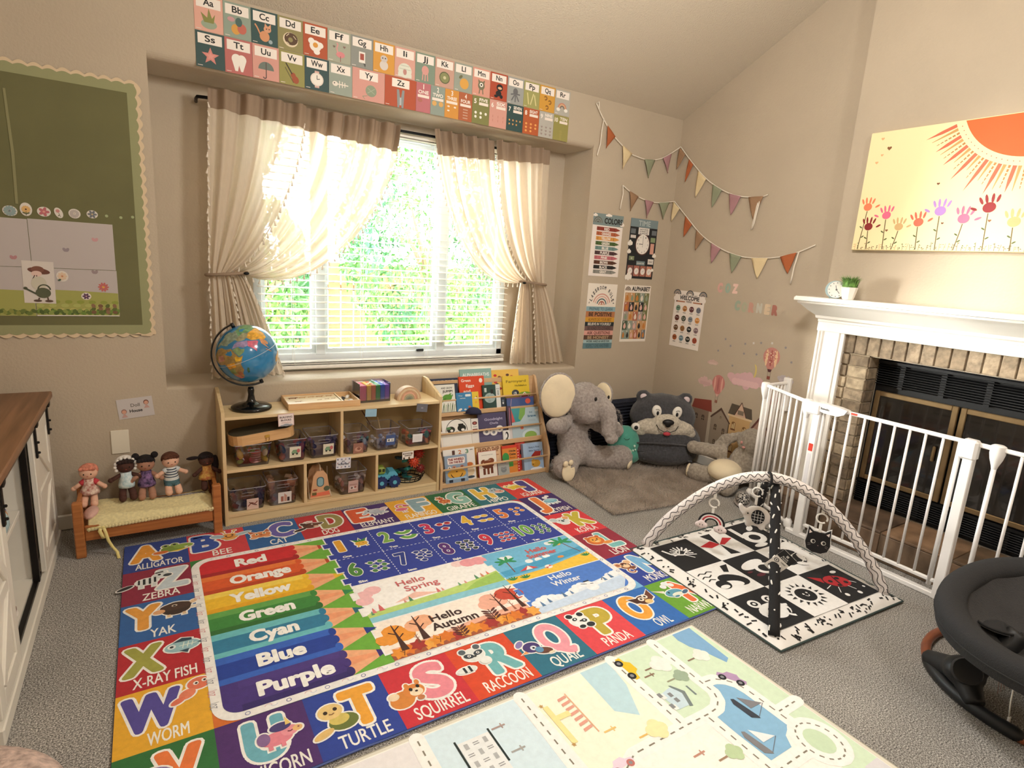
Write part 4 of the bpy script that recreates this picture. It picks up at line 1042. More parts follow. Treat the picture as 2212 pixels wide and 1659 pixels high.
bin_('dark clear bin of wooden rail pieces at the lower left', .286, .456, .0555, .118, contents=('2a2a2c', '8a5e48', '3a3634', '6a5040'), cs=.020, seed=8, blocks=True, fill=.5, card=('dcc0b4', 'l 8a4a3a .18 -.8 -.4 -.2 .3 .4 .0 .8 .5|l 6a3a2e .18 -.6 .4 .1 -.1 .7 -.3'), cardpos=(.12, -.22))
bin_('clear bin heaped with plain wooden building blocks', .464, .610, .0555, .135, contents=('c9a284', 'b98e70', 'd6b498', 'c49a80'), cs=.022, seed=9, blocks=True, fill=1.25, card=('e2dcd6', 'p a86a58 -.6 -.7 -.6 .2 -.2 .2 -.2 -.7|p c99a88 -.1 -.7 -.1 .7 .3 .3 .3 -.7|p 3a2a2a .35 -.7 .35 .0 .7 .0 .7 -.7'), cardpos=(.05, -.2), cardsz=(.065, .06))
bin_('clear bin of wooden dolls and furniture beside the toy house', .824, .975, .0555, .130, contents=('b5705e', 'c98a7a', '6a4a3c', 'a89080', 'd8c4b4'), cs=.020, seed=10, fill=.6, card=('c9a8a0', 'r 0 .4 1.5 .1 8a5a50|r 0 -.3 1.4 .6 e4dcd8|e -.3 -.3 .25 .2 6a4a44|e .4 -.2 .25 .25 a86a60'), cardpos=(.0, -.15), cardsz=(.055, .07))

# wooden case lying across the first bins
t = thing('wooden_case', 'oval-ended pale wooden case with a small brass clasp, on top of a bin', 'case', (.455, 3.02, .400), 0.0, rot=(0, -.09, .05))
cp = [(.158*math.cos(a)*(1 if abs(math.cos(a)) < .98 else 1), .070*math.sin(a)) for a in []]
cpts = []
for sx, a0 in ((1, -PI/2), (-1, PI/2)):
    for i in range(9): a = a0+PI*i/8; cpts.append((sx*.105+.05*math.cos(a), .072*math.sin(a)))
WC = wood('beech_case', 'c99a66', 'dbb07c', 12, 0, .4)
MB().prism(cpts, (0, 0, .004), (1, 0, 0), (0, 1, 0), (0, 0, 1), .052).build('case_body', WC, t)
MB().prism([(x*.975, y*.96) for x, y in cpts], (0, 0, .056), (1, 0, 0), (0, 1, 0), (0, 0, 1), .003).build('case_lid', mat('dark_lid', '4b4432', .6), t, label='dark top face of the case')
MB().span((.0, -.0755, .026), (.022, -.072, .040), .001).tube([(.004, -.077, .026), (.004, -.078, .014), (.012, -.078, .011), (.019, -.078, .014), (.019, -.077, .024)], .0016, 6).build('clasp', mat('brass', 'c9a350', .3, .9), t)

# toy house, truck, wire basket
t = thing('toy_house_tote', 'peach toy house front with a teal arched window and rope handle', 'toy', (.727, 2.99, .0555))
hp = [(-.054, 0), (.054, 0), (.036, .125), (.018, .150), (-.018, .150), (-.036, .125)]
MB().prism(hp, (0, -.028, .002), (1, 0, 0), (0, 0, 1), (0, 1, 0), .012).build('house_front', mat('peach_wood', 'd9ab82', .6), t)
MB().prism(hp, (0, .070, .002), (1, 0, 0), (0, 0, 1), (0, 1, 0), .010).build('house_back', MATS['peach_wood'], t)
A = Art((0, -.0285, .002), (1, 0, 0), (0, 0, 1)); A.rrect(-.019, .063, .019, .118, .017, '3f6a72'); A.rrect(-.014, .067, .014, .113, .013, '8fb3ba'); A.dsl('p df7458 -.050 .010 .050 .012 .044 .034 -.02 .030 -.046 .022|e .033 .050 .016 .014 5a6248|e -.028 .048 .012 .005 a04a3a|r -.032 .026 .022 .016 6a6238'); A.build('house_print', PAPER, t)
MB().tube([(0, -.022, .148), (0, -.02, .18), (.0, .02, .185), (0, .07, .15)], .003, 6).build('rope_handle', mat('rope', 'd8c9b4', .9), t, True)
for sx in (-1, 1): MB().tube([(sx*.057, -.03, .004), (sx*.050, .03, .07), (sx*.060, .07, .14)], .0025, 6).build('side_cord', MATS['rope'], t, True)
t = thing('toy_truck', 'light blue toy truck with a green cab and chunky navy wheels', 'toy truck', (1.104, 3.0, .0555), -.1)
tb = mat('truck_blue', '5fb4cf', .35)
MB().prism([(-.058, .045), (.058, .045), (.060, .072), (.045, .092), (.012, .094), (.0, .076), (-.058, .074)], (0, -.036, 0), (1, 0, 0), (0, 0, 1), (0, 1, 0), .072).build('truck_body', tb, t)
MB().box((-.032, 0, .097), (.046, .062, .044), .010).build('cab', mat('truck_green', '8fa040', .35), t)
for x in (-.042, -.022): MB().box((x, -.0315, .103), (.013, .002, .018), .0005).build('cab_window', mat('truck_window', '2e3420', .2), t)
nv = mat('tire_navy', '1d2f63', .55)
for x in (-.036, .038):
    for y in (-.046, .034):
        wb_ = MB().lathe([(.010, -.002), (.030, 0), (.033, .006), (.033, .020), (.030, .026), (.010, .028)], (x, y+.020, .034), 20, rot=(PI/2, 0, 0))
        for k in range(12): a = 2*PI*k/12; wb_.box((x+.033*math.cos(a), y+.007, .034+.033*math.sin(a)), (.007, .024, .007), .001, rot=(0, -a, 0))
        wb_.build('wheel', nv, t)
        MB().lathe([(.001, 0), (.012, 0), (.012, .003)], (x, y-.008, .034), 12, rot=(PI/2, 0, 0)).build('hub', tb, t)
t = thing('wire_basket', 'dark round wire basket at the right end of the lowest shelf', 'basket', (1.255, 3.045, .0555))
b = MB()
for r, z in ((.070, .004), (.080, .022), (.086, .038)): b.tube([(r*1.15*math.cos(2*PI*i/28), r*math.sin(2*PI*i/28), z) for i in range(28)], .003, 5, closed=True)
for i in range(18): a = 2*PI*i/18; b.tube([(.070*1.15*math.cos(a), .070*math.sin(a), .004), (.086*1.15*math.cos(a), .086*math.sin(a), .038)], .002, 5)
b.build('basket_frame', mat('basket_black', '15161a', .3, .4), t, True)
rr = random.Random(12)
for i in range(8):
    a = 2*PI*i/5; r = .016+.016*(i % 3); c = ('2f7f78', '1f5f66', '3a9a8a', '28424a')[i % 4]
    o = thing('toy_brick_piece', ('lowest', 'second lowest', 'third lowest', 'fourth lowest', 'fourth highest', 'third highest', 'second highest', 'topmost')[i]+' '+['teal', 'dark teal', 'sea green', 'slate'][i % 4]+' interlocking toy piece in the wire basket heap', 'toy', (1.235+r*math.cos(a), 3.04+r*math.sin(a), .068+.017*i), group='interlocking pieces heaped in the wire basket', rot=(rr.uniform(-.3, .3), rr.uniform(-.3, .3), rr.uniform(0, 3)))
    MB().box((0, 0, 0), (.055, .030, .015), .003).lathe([(.006, 0), (.006, .005)], (-.011, 0, .005), 8).lathe([(.006, 0), (.006, .005)], (.011, 0, .005), 8).build('body', toycol(c), o)
for i, (x, y, z, s_) in enumerate(((1.268, 2.985, .178, .036), (1.318, 3.04, .208, .038), (1.325, 3.02, .120, .030))):
    t = thing('spiky_ball', ['red-orange flower-shaped spiky toy in front', 'larger red spiky toy high at the back', 'dark red spiky toy low at the right'][i]+' of the wire basket pile', 'toy ball', (x, y, z))
    b = MB().ell((0, 0, 0), (s_*.72, s_*.6, s_*.72), n=14, m=9); sp_ = MB()
    for k in range(46):
        q = k+.5; ph = math.acos(1-2*q/46); th_ = PI*(1+5**.5)*q; d = V((math.cos(th_)*math.sin(ph), math.sin(th_)*math.sin(ph), math.cos(ph)))
        sp_.tube([d*s_*.5, d*s_*.85, d*s_], [s_*.10, s_*.08, s_*.03], 5)
    cc = ('d04a2c', 'c03c2a', '8a2c28')[i]
    b.build('core', toycol(cc), t, True); sp_.build('spikes', toycol(cc), t, True, kind='stuff')
# ================================================================== ON TOP OF THE SHELF
# globe
gl = thing('desk_globe', 'blue tabletop globe on a glossy black stand, at the left end of the shelf', 'globe', (.415, 3.065, .5505))
GB = mat('glossy_black', '0b0b0c', .12)
GC = V((-.012, 0, .281)); GR = .142
MB().lathe([(.001, 0), (.092, 0), (.096, .006), (.094, .014), (.080, .021), (.045, .027), (.026, .034), (.018, .048), (.014, .075), (.016, .095), (.013, .112)], n=36).build('stand', GB, gl, True)
ax = V((-.40, 0, .917)).normalized()                       # the tilted axis
b = MB(); pts = []
for i in range(33):
    a = PI*i/32; side = V((-ax.z, 0, ax.x)); pts.append(GC+(ax*math.cos(a)+side*math.sin(a))*(GR+.016))
rows = []
for i, p_ in enumerate(pts):
    d = (p_-GC).normalized(); rows.append([p_-d*.003+V((0, -.010, 0)), p_+d*.004+V((0, -.010, 0)), p_+d*.004+V((0, .010, 0)), p_-d*.003+V((0, .010, 0)), p_-d*.003+V((0, -.010, 0))])
b.grid(rows); b.build('meridian_arm', GB, gl, 40)
for s_ in (1, -1): p_ = GC+ax*s_*(GR+.007); MB().tube([GC+ax*s_*(GR-.002), GC+ax*s_*(GR+.022)], .009, 10).build('pivot', GB, gl, True)
def ocean():
    m = mat('globe_ocean', '2f7fb0', .18, var=.25, vscale=9, coat=.5); return m
sph = MB().ell((0, 0, 0), GR, n=48, m=28).build('globe_ball', ocean(), gl, True); sph.location = GC
# land masses as raised coloured patches, centred on the Indian Ocean
R3 = lambda lon, lat: V((math.cos(lat)*math.sin(lon), -math.cos(lat)*math.cos(lon), math.sin(lat)))
tilt = Matrix.Rotation(-.42, 3, 'Y')
def land(pts, col, lift=.0006):
    pts = [(math.radians(x-62), math.radians(y)) for x, y in pts]
    tri = tessellate_polygon([[V((x, y, 0)) for x, y in pts]])
    bm = bmesh.new(); vv = [bm.verts.new((x, y, 0)) for x, y in pts]
    for a in tri:
        try: bm.faces.new([vv[i] for i in a])
        except ValueError: pass
    for _ in range(3): bmesh.ops.subdivide_edges(bm, edges=[e for e in bm.edges if e.calc_length() > .06], cuts=1)
    bmesh.ops.triangulate(bm, faces=bm.faces)
    for v_ in bm.verts: v_.co = tilt @ R3(v_.co.x, v_.co.y)*(GR+lift)
    return bm, col
lands = [([(-17, 15), (-16, 24), (-6, 35), (10, 37), (20, 32), (33, 31), (43, 11), (51, 12), (40, -3), (40, -15), (34, -22), (32, -29), (20, -35), (14, -22), (12, -6), (9, 4), (-8, 5)], 'a88a50'),
 ([(-9, 37), (-9, 44), (0, 49), (8, 54), (10, 60), (5, 62), (20, 70), (30, 70), (42, 66), (60, 69), (60, 50), (48, 45), (28, 41), (26, 38), (15, 40), (5, 43)], '8a9a86'),
 ([(60, 50), (60, 69), (80, 73), (105, 77), (140, 73), (170, 69), (178, 66), (160, 60), (142, 58), (135, 48), (118, 50), (88, 50), (75, 54)], '6fa070'),
 ([(75, 40), (88, 49), (118, 50), (130, 47), (122, 40), (121, 31), (115, 22), (106, 21), (98, 26), (90, 28), (80, 32)], 'e0a83c'),
 ([(67, 24), (72, 34), (80, 30), (88, 27), (92, 24), (86, 20), (80, 13), (77, 8), (73, 17)], 'd0607a'),
 ([(35, 30), (42, 37), (50, 40), (62, 37), (72, 35), (67, 25), (57, 25), (52, 29), (47, 30)], '9a8ab0'),
 ([(35, 28), (48, 30), (52, 24), (59, 22), (55, 17), (44, 12)], '7f9a6a'),
 ([(48, 45), (60, 50), (75, 54), (88, 49), (75, 40), (66, 38), (53, 40)], '9c9a78'),
 ([(97, 28), (106, 21), (109, 13), (105, 9), (100, 14), (103, 2), (99, 8), (94, 17)], 'd99a6a'),
 ([(114, -22), (114, -34), (124, -33), (137, -34), (150, -38), (153, -27), (143, -12), (136, -12), (130, -13), (122, -18)], 'd8a858'),
 ([(43, -25), (47, -25), (50, -15), (48, -13), (44, -18)], '2f6a50'), ([(96, 5), (106, -6), (104, -6), (95, 4)], 'c98a5a')]
sub = [([(12, -6), (30, -5), (30, 4), (14, 4)], 'e0a030'), ([(24, -18), (32, -16), (33, -25), (26, -26)], 'b06a4a'), ([(33, 5), (42, 4), (48, 9), (36, 14)], 'e8b83a'), ([(-5, 10), (12, 12), (12, 22), (-4, 22)], 'c98a70'), ([(14, -22), (24, -24), (30, -33), (20, -34)], 'c46a5a'), ([(12, -8), (24, -8), (22, -18), (12, -17)], '8a9a5a')]
for k, (p_, c) in enumerate(lands+sub):
    bm, c = land(p_, c, .0006 if k < len(lands) else .0011); me = bpy.data.meshes.new('land'); bm.to_mesh(me); bm.free(); me.shade_smooth()
    me.materials.append(mat('globe_'+c, c, .22, var=.35, vscale=60, coat=.4)); o = bpy.data.objects.new('land', me); COL.objects.link(o); o.parent = sph
b = MB(); b.tube([tilt @ R3(2*PI*i/64, 0)*(GR+.0008) for i in range(64)], .0009, 5, closed=True); b.build('equator_line', mat('globe_line', 'd9dde0', .3), sph, True)

# wooden puzzle tray
t = thing('wooden_tray', 'shallow light wooden tray holding animal-shaped cut-outs and loose pieces', 'tray', (.757, 3.065, .5505), -.02)
TW = wood('tray_wood', 'cfa475', 'e0bb8d', 12, 0, .4); TI = mat('tray_inner', 'ead9b8', .5, var=.05, vscale=20)
w2, d2 = .183, .105
for c, d in (((0, -d2+.004, .017), (2*w2, .008, .034)), ((0, d2-.004, .017), (2*w2, .008, .034)), ((-w2+.004, 0, .017), (.008, 2*d2-.016, .034)), ((w2-.004, 0, .017), (.008, 2*d2-.016, .034))): MB().box(c, d, .0015).build('tray_side', TW, t)
MB().box((0, 0, .004), (2*w2-.014, 2*d2-.014, .006)).build('tray_bottom', TI, t)
MB().box((.095, 0, .018), (.007, 2*d2-.016, .026), .001).build('tray_divider', TI, t)
MB().box((-.042, 0, .020), (.262, 2*d2-.020, .012)).build('puzzle_board', TI, t)
A = Art((-.042, 0, .0262), (1, 0, 0), (0, 1, 0), .0004)
for i, (x, y, s_, c) in enumerate(((-.095, .045, .026, '8a5a3a'), (-.045, .05, .022, 'c9a070'), (.0, .052, .020, 'c9a070'), (.045, .054, .022, 'bb8f60'), (.095, .056, .020, 'bb8f60'), (-.08, -.03, .020, 'c4a884'), (.03, -.02, .014, 'b89870'), (.07, -.012, .014, 'b89870'), (.105, -.005, .014, 'b89870'))):
    A.at(x, y, s_); A.z = 0; A.dsl('e 0 .2 .9 .42 %s|e .9 .5 .35 .3 %s|p %s -.7 0 -.5 0 -.5 -.7 -.7 -.7|p %s .4 0 .65 0 .65 -.7 .4 -.7' % (c, c, c, c))
A.build('cut_outs', PAPER, t)
rr = random.Random(4)
for i in range(9):
    c = ('f0ece4', '2b2b30', 'e8e2d4', '5a6a78')[i % 4]; MB().lathe([(.004, 0), (.011, .001), (.012, .005), (.004, .007)], (.135+rr.uniform(-.028, .028), rr.uniform(-.07, .08), .008+.004*(i % 3)), 10, rot=(rr.uniform(-.5, .5), rr.uniform(-.5, .5), 0)).build('counter', toycol(c), t, True)
# acrylic box of rainbow slabs
t = thing('acrylic_box', 'clear acrylic box standing on the shelf filled with rainbow slabs', 'box', (1.035, 3.075, .5505), .04)
ACR = lambda c: mat('acrylic_'+c, c, .12, coat=.3)
bw, bd_, bh = .088, .062, .105
b = MB(); th = .0015
for c, d in (((0, -bd_, bh/2), (2*bw, th, bh)), ((0, bd_, bh/2), (2*bw, th, bh)), ((-bw, 0, bh/2), (th, 2*bd_, bh)), ((bw, 0, bh/2), (th, 2*bd_, bh)), ((0, 0, .001), (2*bw, 2*bd_, th))): b.box(c, d)
b.build('box_shell', CLR, t)
for i, c in enumerate(('f0527c', 'ffc840', 'f07a30', '2fa848', '2f66e0', 'a56ae0')):
    wd = .036 if i == 0 else .0245; x = (-bw+.004+.018) if i == 0 else -bw+.056+(i-1)*.0262
    MB().box((x, 0, .010+.042), (wd, 2*bd_-.010, .084), .002).build('slab', ACR(c), t, label=('pink-red', 'yellow', 'orange', 'green', 'blue', 'purple')[i]+' translucent slab')
for i, (x, y) in enumerate(((-.06, .02), (-.02, -.02), (.02, .03), (.055, 0))):
    MB().box((x, y, .100), (.040, .006, .004), .001, rot=(0, 0, i*.8)).build('loose_stick', toycol(('f4f1ea', 'e8dfa8', 'a8c8d8', 'e4e4ea')[i]), t)
# small wooden rainbow
t = thing('wooden_rainbow', 'small wooden stacking rainbow arch in beige and grey at the right end of the shelf', 'toy', (1.238, 3.035, .5505), .05)
for i, c in enumerate(('c9a888', 'd8c2a0', 'c49a7c', 'd9a890', 'b0a284', '8f9682', '7a7f72')):
    r0, r1 = .074-.0102*(i+1)+.0006, .074-.0102*i; P = [(r1*math.cos(PI*k/20), r1*math.sin(PI*k/20)) for k in range(21)]+([(r0*math.cos(PI*(20-k)/20), r0*math.sin(PI*(20-k)/20)) for k in range(21)] if i < 6 else [])
    MB().prism(P, (0, -.022, 0), (1, 0, 0), (0, 0, 1), (0, 1, 0), .044).build('arch', mat('arch_'+c, c, .55, var=.08, vscale=40), t, 50)

# hanging paper tags on the shelf edges
def tagcard(label, x, z, w_, h_, col, fn, rot=0.0, y=2.9235):
    t, A, _, _ = sheet('shelf_label', label, 'label', x-w_/2, z-h_/2, x+w_/2, z+h_/2, depth=y, rot=rot, col=col, group=None); fn(A, w_, h_); A.build('print', PAPER, t)
def tf1(A, w, h): A.rect(-w*.46, -h*.44, w*.46, h*.46, 'f1e2de'); A.text('BUILDING', 0, h*.16, h*.15, '4a3438', bold=.03); A.text('BLOCKS', 0, -h*.08, h*.15, '4a3438', bold=.03); A.rect(-w*.3, -h*.24, w*.3, -h*.20, 'b08a88'); A.cloud(0, -h*.42, w*.8, h*.2, '9aa0a8')
tagcard('pink Building Blocks label hanging from the shelf top edge', .552, .517, .075, .062, 'd8b8b4', tf1, .03)
def tf2(A, w, h): A.text('art', 0, -h*.05, h*.12, '7fa8c0', bold=.02)
tagcard('plain pale blue label hanging over the upper right compartment', .985, .516, .062, .042, '93b9cf', tf2, -.05)
def tf3(A, w, h): A.e(0, 0, w*.12, h*.1, '8f8f96')
tagcard('dark grey label at the right end of the shelf top edge', 1.280, .520, .066, .046, '6b6b72', tf3, -.12)
def tf4(A, w, h): A.text('JUNGLE', 0, h*.18, h*.17, '4a3a34', bold=.04); A.text('ANIMALS', 0, -h*.10, h*.17, '4a3a34', bold=.04); A.dsl('r %f %f .01 .012 3a3028|r %f %f .01 .012 7a5a40|e %f %f .004 .006 8a5a40|e %f %f .005 .004 5a5048' % (-w*.35, -h*.36, w*.1, -h*.36, w*.34, h*.2, -w*.38, h*.25))
tagcard('cream printed label with small animals above the wire basket', 1.203, .249, .068, .044, 'efe6dc', tf4, .02)
def tf5(A, w, h):
    for i in range(12): A.z = 0; A.e((i % 4-1.5)*w*.26, (i//4-1)*h*.34, .005, .004, ('8a8fa8', 'b8a0a4', '6a6f88')[i % 3], i)
    A.text('MY', 0, h*.08, h*.14, '5a5a68', bold=.03); A.text('MONSTERS', 0, -h*.16, h*.13, '4a4a58', bold=.04)
tagcard('speckled white and grey label on the middle shelf edge', .838, .252, .078, .062, 'dcdce2', tf5, -.04)
# ================================================================== BOOK RACK
rk = thing('book_rack', 'slanted pine book display rack with three tiers and dowel rails', 'book rack', (1.81, 3.05, 0))
for x in (1.412, 2.192):
    b = MW(rk); b.prism([(2.925, 0), (2.925, .13), (2.935, .17), (3.02, .33), (3.11, .50), (3.140, .585), (3.155, .612), (3.172, .618), (3.182, .612), (3.182, 0)], (x, 0, 0), (0, 1, 0), (0, 0, 1), (1, 0, 0), .016); b.build('side_panel', wood('pine_side', 'cfa77b', 'dfbf97', 14, 2, .45), rk)
RA, RB = 1.428, 2.192
for yb, zb in ((2.94, .012), (3.015, .215), (3.095, .412)):
    MW(rk).span((RA, yb, zb), (RB, yb+.045, zb+.014), .001).build('ledge', PINE, rk)
    MW(rk).span((RA, yb-.003, zb-.010), (RB, yb+.006, zb+.020), .002).build('ledge_lip', PINE, rk)
    MW(rk).box(((RA+RB)/2, yb+.098 if yb < 3.09 else 3.171, zb+.10), (RB-RA, .006, .20), .001, rot=(-.29 if yb < 3.09 else 0, 0, 0)).build('back_board', PINE, rk)
for y, z in ((2.932, .120), (3.026, .313), (3.114, .498)): MW(rk).tube([(RA, y, z), (RB, y, z)], .0062, 10).build('dowel', PINE, rk, True)

BK = {1: (3.108, .428), 2: (3.032, .231), 3: (2.957, .028)}
def book(label, tier, x0, x1, ztop, cover, fn, off=0.0, th=.010, zb=None, back='e8e2d6', group='picture books on the rack', rot=0):
    """a book leaning on a tier; fn draws the cover in units of width/height -1..1"""
    yb, z0 = BK[tier]; z0 = zb if zb else z0; y = yb-off+(z0-BK[tier][1])*.27
    lean = math.atan(.27); h = (ztop-z0)/math.cos(lean); w_ = x1-x0
    t = thing('picture_book', label, 'book', ((x0+x1)/2, y, z0), group=group, rot=(-lean, rot, 0))
    MB().box((0, th/2, h/2), (w_-.004, th-.003, h-.004)).build('pages', mat('book_pages', back, .8), t)
    cm = mat('cover_'+cover, cover, .35)
    MB().box((0, .0008, h/2), (w_, .0016, h), .0005).build('front_cover', cm, t); MB().box((0, th-.0008, h/2), (w_, .0016, h), .0005).build('back_cover', cm, t)
    MB().box((-w_/2+.0008, th/2, h/2), (.0016, th, h), .0005).build('spine', cm, t)
    A = Art((0, -.0001, h/2), (1, 0, 0), (0, 0, 1), .0003); A.rect(-w_/2, -h/2, w_/2, h/2, cover)
    fn(A, w_/2, h/2); A.build('cover_print', printmat('glossy_cover', .3), t)
    return t
def D(A, code, w, h, x=0, y=0, s=None): A.at(x*w, y*h, s or w); A.dsl(code); A.at()
def c1(A, w, h): A.text("CARL'S CAMP", 0, h*.72, h*.16, 'e8e6e0', w=w*1.5)
book('navy hardback at the back left of the top tier', 1, 1.43, 1.622, .625, '2a3550', c1, off=-.016)
def c2(A, w, h):
    A.rect(-w*.96, -h*.97, w*.96, h*.97, 'e6e6df'); A.text('AND GROW', w*.25, h*.66, h*.13, '33332f', w=w*1.0); A.text('JUMP!', w*.3, h*.42, h*.15, '33332f', w=w*.9, bold=.04)
    D(A, 'e 0 0 .42 .26 5c9a3c|e .32 .18 .2 .16 5c9a3c|e -.35 -.2 .3 .1 4c8630 30|e .4 .24 .07 .07 f4f4f0|e .42 .24 .03 .03 111', w, h, .25, .05)
    for i in range(14): A.z = 2; A.line([(w*(-.9+i*.13), -h*.96), (w*(-.85+i*.13+.05*(i % 3)), -h*(.35+.1*(i % 2)))], w*.05, ('4f7a3a', '7a9a54', '2f4a28')[i % 3])
book('white book with a green frog leaping over reeds, left of the top tier', 1, 1.435, 1.587, .597, '2e3430', c2, off=.016)
def c3(A, w, h): A.text('ALPHABREATHS', 0, h*.62, h*.17, 'e8f0ee', w=w*1.7, bold=.03); A.cloud(w*.3, h*.1, w*.6, h*.2, 'c8dcd8')
book('tall pale teal book titled Alphabreaths at the back of the top tier', 1, 1.644, 1.873, .673, '8fb5ae', c3, off=-.018)
def c4(A, w, h):
    A.text('Green', -w*.45, h*.68, h*.16, 'f4ece4', w=w*.75); A.text('Eggs', -w*.15, h*.36, h*.16, 'f4ece4', w=w*.65); A.text('and', -w*.42, h*.05, h*.15, 'f4ece4', w=w*.55); A.text('Ham', -w*.1, -h*.25, h*.16, 'f4ece4', w=w*.6)
    A.e(w*.72, h*.72, w*.14, h*.14, 'f4ece4')
book('orange-red book titled Green Eggs and Ham on the top tier', 1, 1.625, 1.806, .632, 'dd4a26', c4, off=-.002)
def c5(A, w, h):
    A.text('Tiny', -w*.45, h*.62, h*.10, 'e8e6e0', w=w*.5); A.rrect(w*.15, h*.55, w*.85, h*.80, h*.06, 'e8eef0'); A.text('tales', -w*.2, h*.35, h*.10, 'e8e6e0', w=w*.7)
    D(A, 'e -.5 -.7 .14 .12 e8e4dc|e .05 -.75 .16 .1 d9d4cc|e .6 -.5 .18 .14 c8704a|p e8e4dc -.9 -.9 -.7 -.6 -.5 -.9|e .8 -.9 .3 .12 d98a4a', w, h, 0, -.1)
book('small blue board book with tiny animals along its foot, top tier', 1, 1.588, 1.699, .541, '3f86b8', c5, off=.020)
def c6(A, w, h): D(A, 'e 0 .5 .35 .28 f4e8c8|e .3 .9 .2 .12 5a3a22|e 0 -.6 .4 .3 e8a83a', w, h, .1, .1)
book('narrow yellow board book beside the small blue one', 1, 1.700, 1.747, .541, 'e8c63c', c6, off=.018)
def c7(A, w, h):
    A.rect(w*.50, -h, w, h, 'dfe4e2'); A.e(-w*.22, -h*.1, w*.62, h*.42, '9fb4b4'); A.rect(-w*.1, h*.25, w*.2, h*.6, '14181a'); A.rect(-w*.8, h*.4, -w*.55, h*.75, 'c8d4d0')
    for i in range(9): A.z = 3; A.rect(w*.66, h*(.1+i*.045), w*.86, h*(.12+i*.045), '222')
    A.text('BACK', w*.75, h*.60, h*.06, '333', w=w*.35); D(A, 'e 0 0 .12 .08 b8c8c6|e -.3 .2 .1 .07 8aa0a0|e -.2 -.3 .16 .1 8aa0a0', w, h, -.1, -.1)
book('dark green book with a pale moon and a white barcode strip', 1, 1.781, 1.910, .576, '24453f', c7, off=.014)
def c8(A, w, h):
    for i in range(6): A.e(w*(-.75+i*.3), h*(.70-.1*(i % 3)), w*.12, h*.07, ('c8322e', '8a5a3a', 'd9c8b0', '5a3a30', 'b8423a', 'd08a3a')[i])
    for i in range(5): A.e(w*(-.85+.1*i), h*(.45-.12*i), w*.12, h*.07, ('8a8f94', 'c83a3a', '5a4a3a', 'd0cfc8', 'a03030')[i])
book('yellow book sprinkled with fruit and mushrooms at the back right', 1, 1.874, 2.083, .659, 'ecc25a', c8, off=-.019)
def c9(A, w, h):
    A.text('Farmyard', 0, h*.55, h*.17, '6a5a20', w=w*1.5, bold=.01); A.text('Hullabaloo', w*.35, h*.28, h*.12, '6a5a20', w=w*.9); A.e(-w*.1, -h*.15, w*.28, h*.22, '3d4650'); A.e(-w*.1, -h*.2, w*.13, h*.12, 'cfd8dc'); A.e(-w*.14, -h*.18, w*.04, h*.05, '1c1c1c'); A.e(w*.02, -h*.18, w*.04, h*.05, '1c1c1c')
    A.e(w*.6, -h*.3, w*.5, h*.2, '7faa3c'); A.poly([(w*.2, -h*.42), (w*.6, -h*.12), (w*.95, -h*.42)], 'f0ece4'); A.poly([(w*.28, -h*.45), (w*.6, -h*.2), (w*.9, -h*.45)], 'b8402c'); A.rect(-w, -h, w, -h*.45, '8fb04a')
book('yellow Farmyard book with a donkey and red barn, right of the top tier', 1, 1.944, 2.150, .620, 'e8c83a', c9, off=-.002)
def c10(A, w, h): A.e(w*.55, 0, w*.2, h*.55, 'd85a4a'); A.poly(star_pts(w*.55, 0, w*.2, 10, .7), 'e0604c'); A.line([(-w*.75, -h*.9), (-w*.65, h*.7)], w*.03, 'c8a0b0'); A.rect(-w, h*.72, w, h*.98, '6a4a7a')
book('wide blue book with a red flower at the lower right of the top tier', 1, 1.954, 2.166, .486, '4a5f94', c10, off=.016)
book('slim dark book partly hidden behind the moon book', 1, 1.912, 1.952, .50, '2c3440', lambda A, w, h: D(A, 'e 0 .3 .4 .3 6a7a8a|e 0 -.5 .3 .4 c8ccd0', w, h), off=.006)
# tier 2
def d1(A, w, h):
    A.arc(0, h*.1, w*.72, w*.76, 0, PI, '3a3a38'); D(A, 'e -.4 0 .28 .2 2a2c2a|e .35 .05 .3 .22 1c1e1c|r .3 .2 .35 .25 111|e -.35 -.06 .1 .08 f2f2ee|e .42 -.06 .12 .08 f2f2ee|e -.55 .1 .16 .08 5c8a5c|e 0 -.2 .12 .06 333', w, h, 0, .25)
book('white book with two cartoon faces in dark glasses, left of the middle tier', 2, 1.474, 1.672, .385, 'ecebe6', d1, off=.004)
book('small white book with a dark red disc, middle tier', 2, 1.674, 1.724, .381, 'e6e4de', lambda A, w, h: D(A, 'e 0 .4 .7 .45 6a2a2c|e 0 .4 .35 .25 b86a64|r 0 -1.2 1.4 .3 8a3a34|r 0 -2 1.5 .12 333|r 0 -.5 1.2 .1 444', w, h, 0, .5), off=.006)
def d3(A, w, h):
    A.text('Goodnight', w*.1, h*.48, h*.17, 'b8b4d0', w=w*1.3); A.text('Owls', w*.1, h*.20, h*.15, 'b8b4d0', w=w*.6)
    for x, y in ((-.45, -.3), (.05, -.38), (.48, -.18)):
        A.e(x*w, y*h, w*.26, h*.24, 'eceae6'); A.e(x*w, y*h, w*.10, h*.10, '4a4e5c'); A.e(x*w, y*h, w*.07, h*.07, '8a8f9c')
    A.rect(-w, -h, w, -h*.62, '5d5878')
book('purple book of three round-eyed white owls, middle of the second tier', 2, 1.724, 1.932, .405, '4c4668', d3, off=.004)
book('black and white penguin board book at the second tier ledge', 2, 1.894, 1.944, .292, 'e8e8e6', lambda A, w, h: D(A, 'e .1 0 .5 .9 1e1e22|e -.1 -.1 .35 .6 f0f0ee|e -.3 .2 .08 .08 111|e 0 -1 .4 .15 3a4a3a', w, h), off=.018)
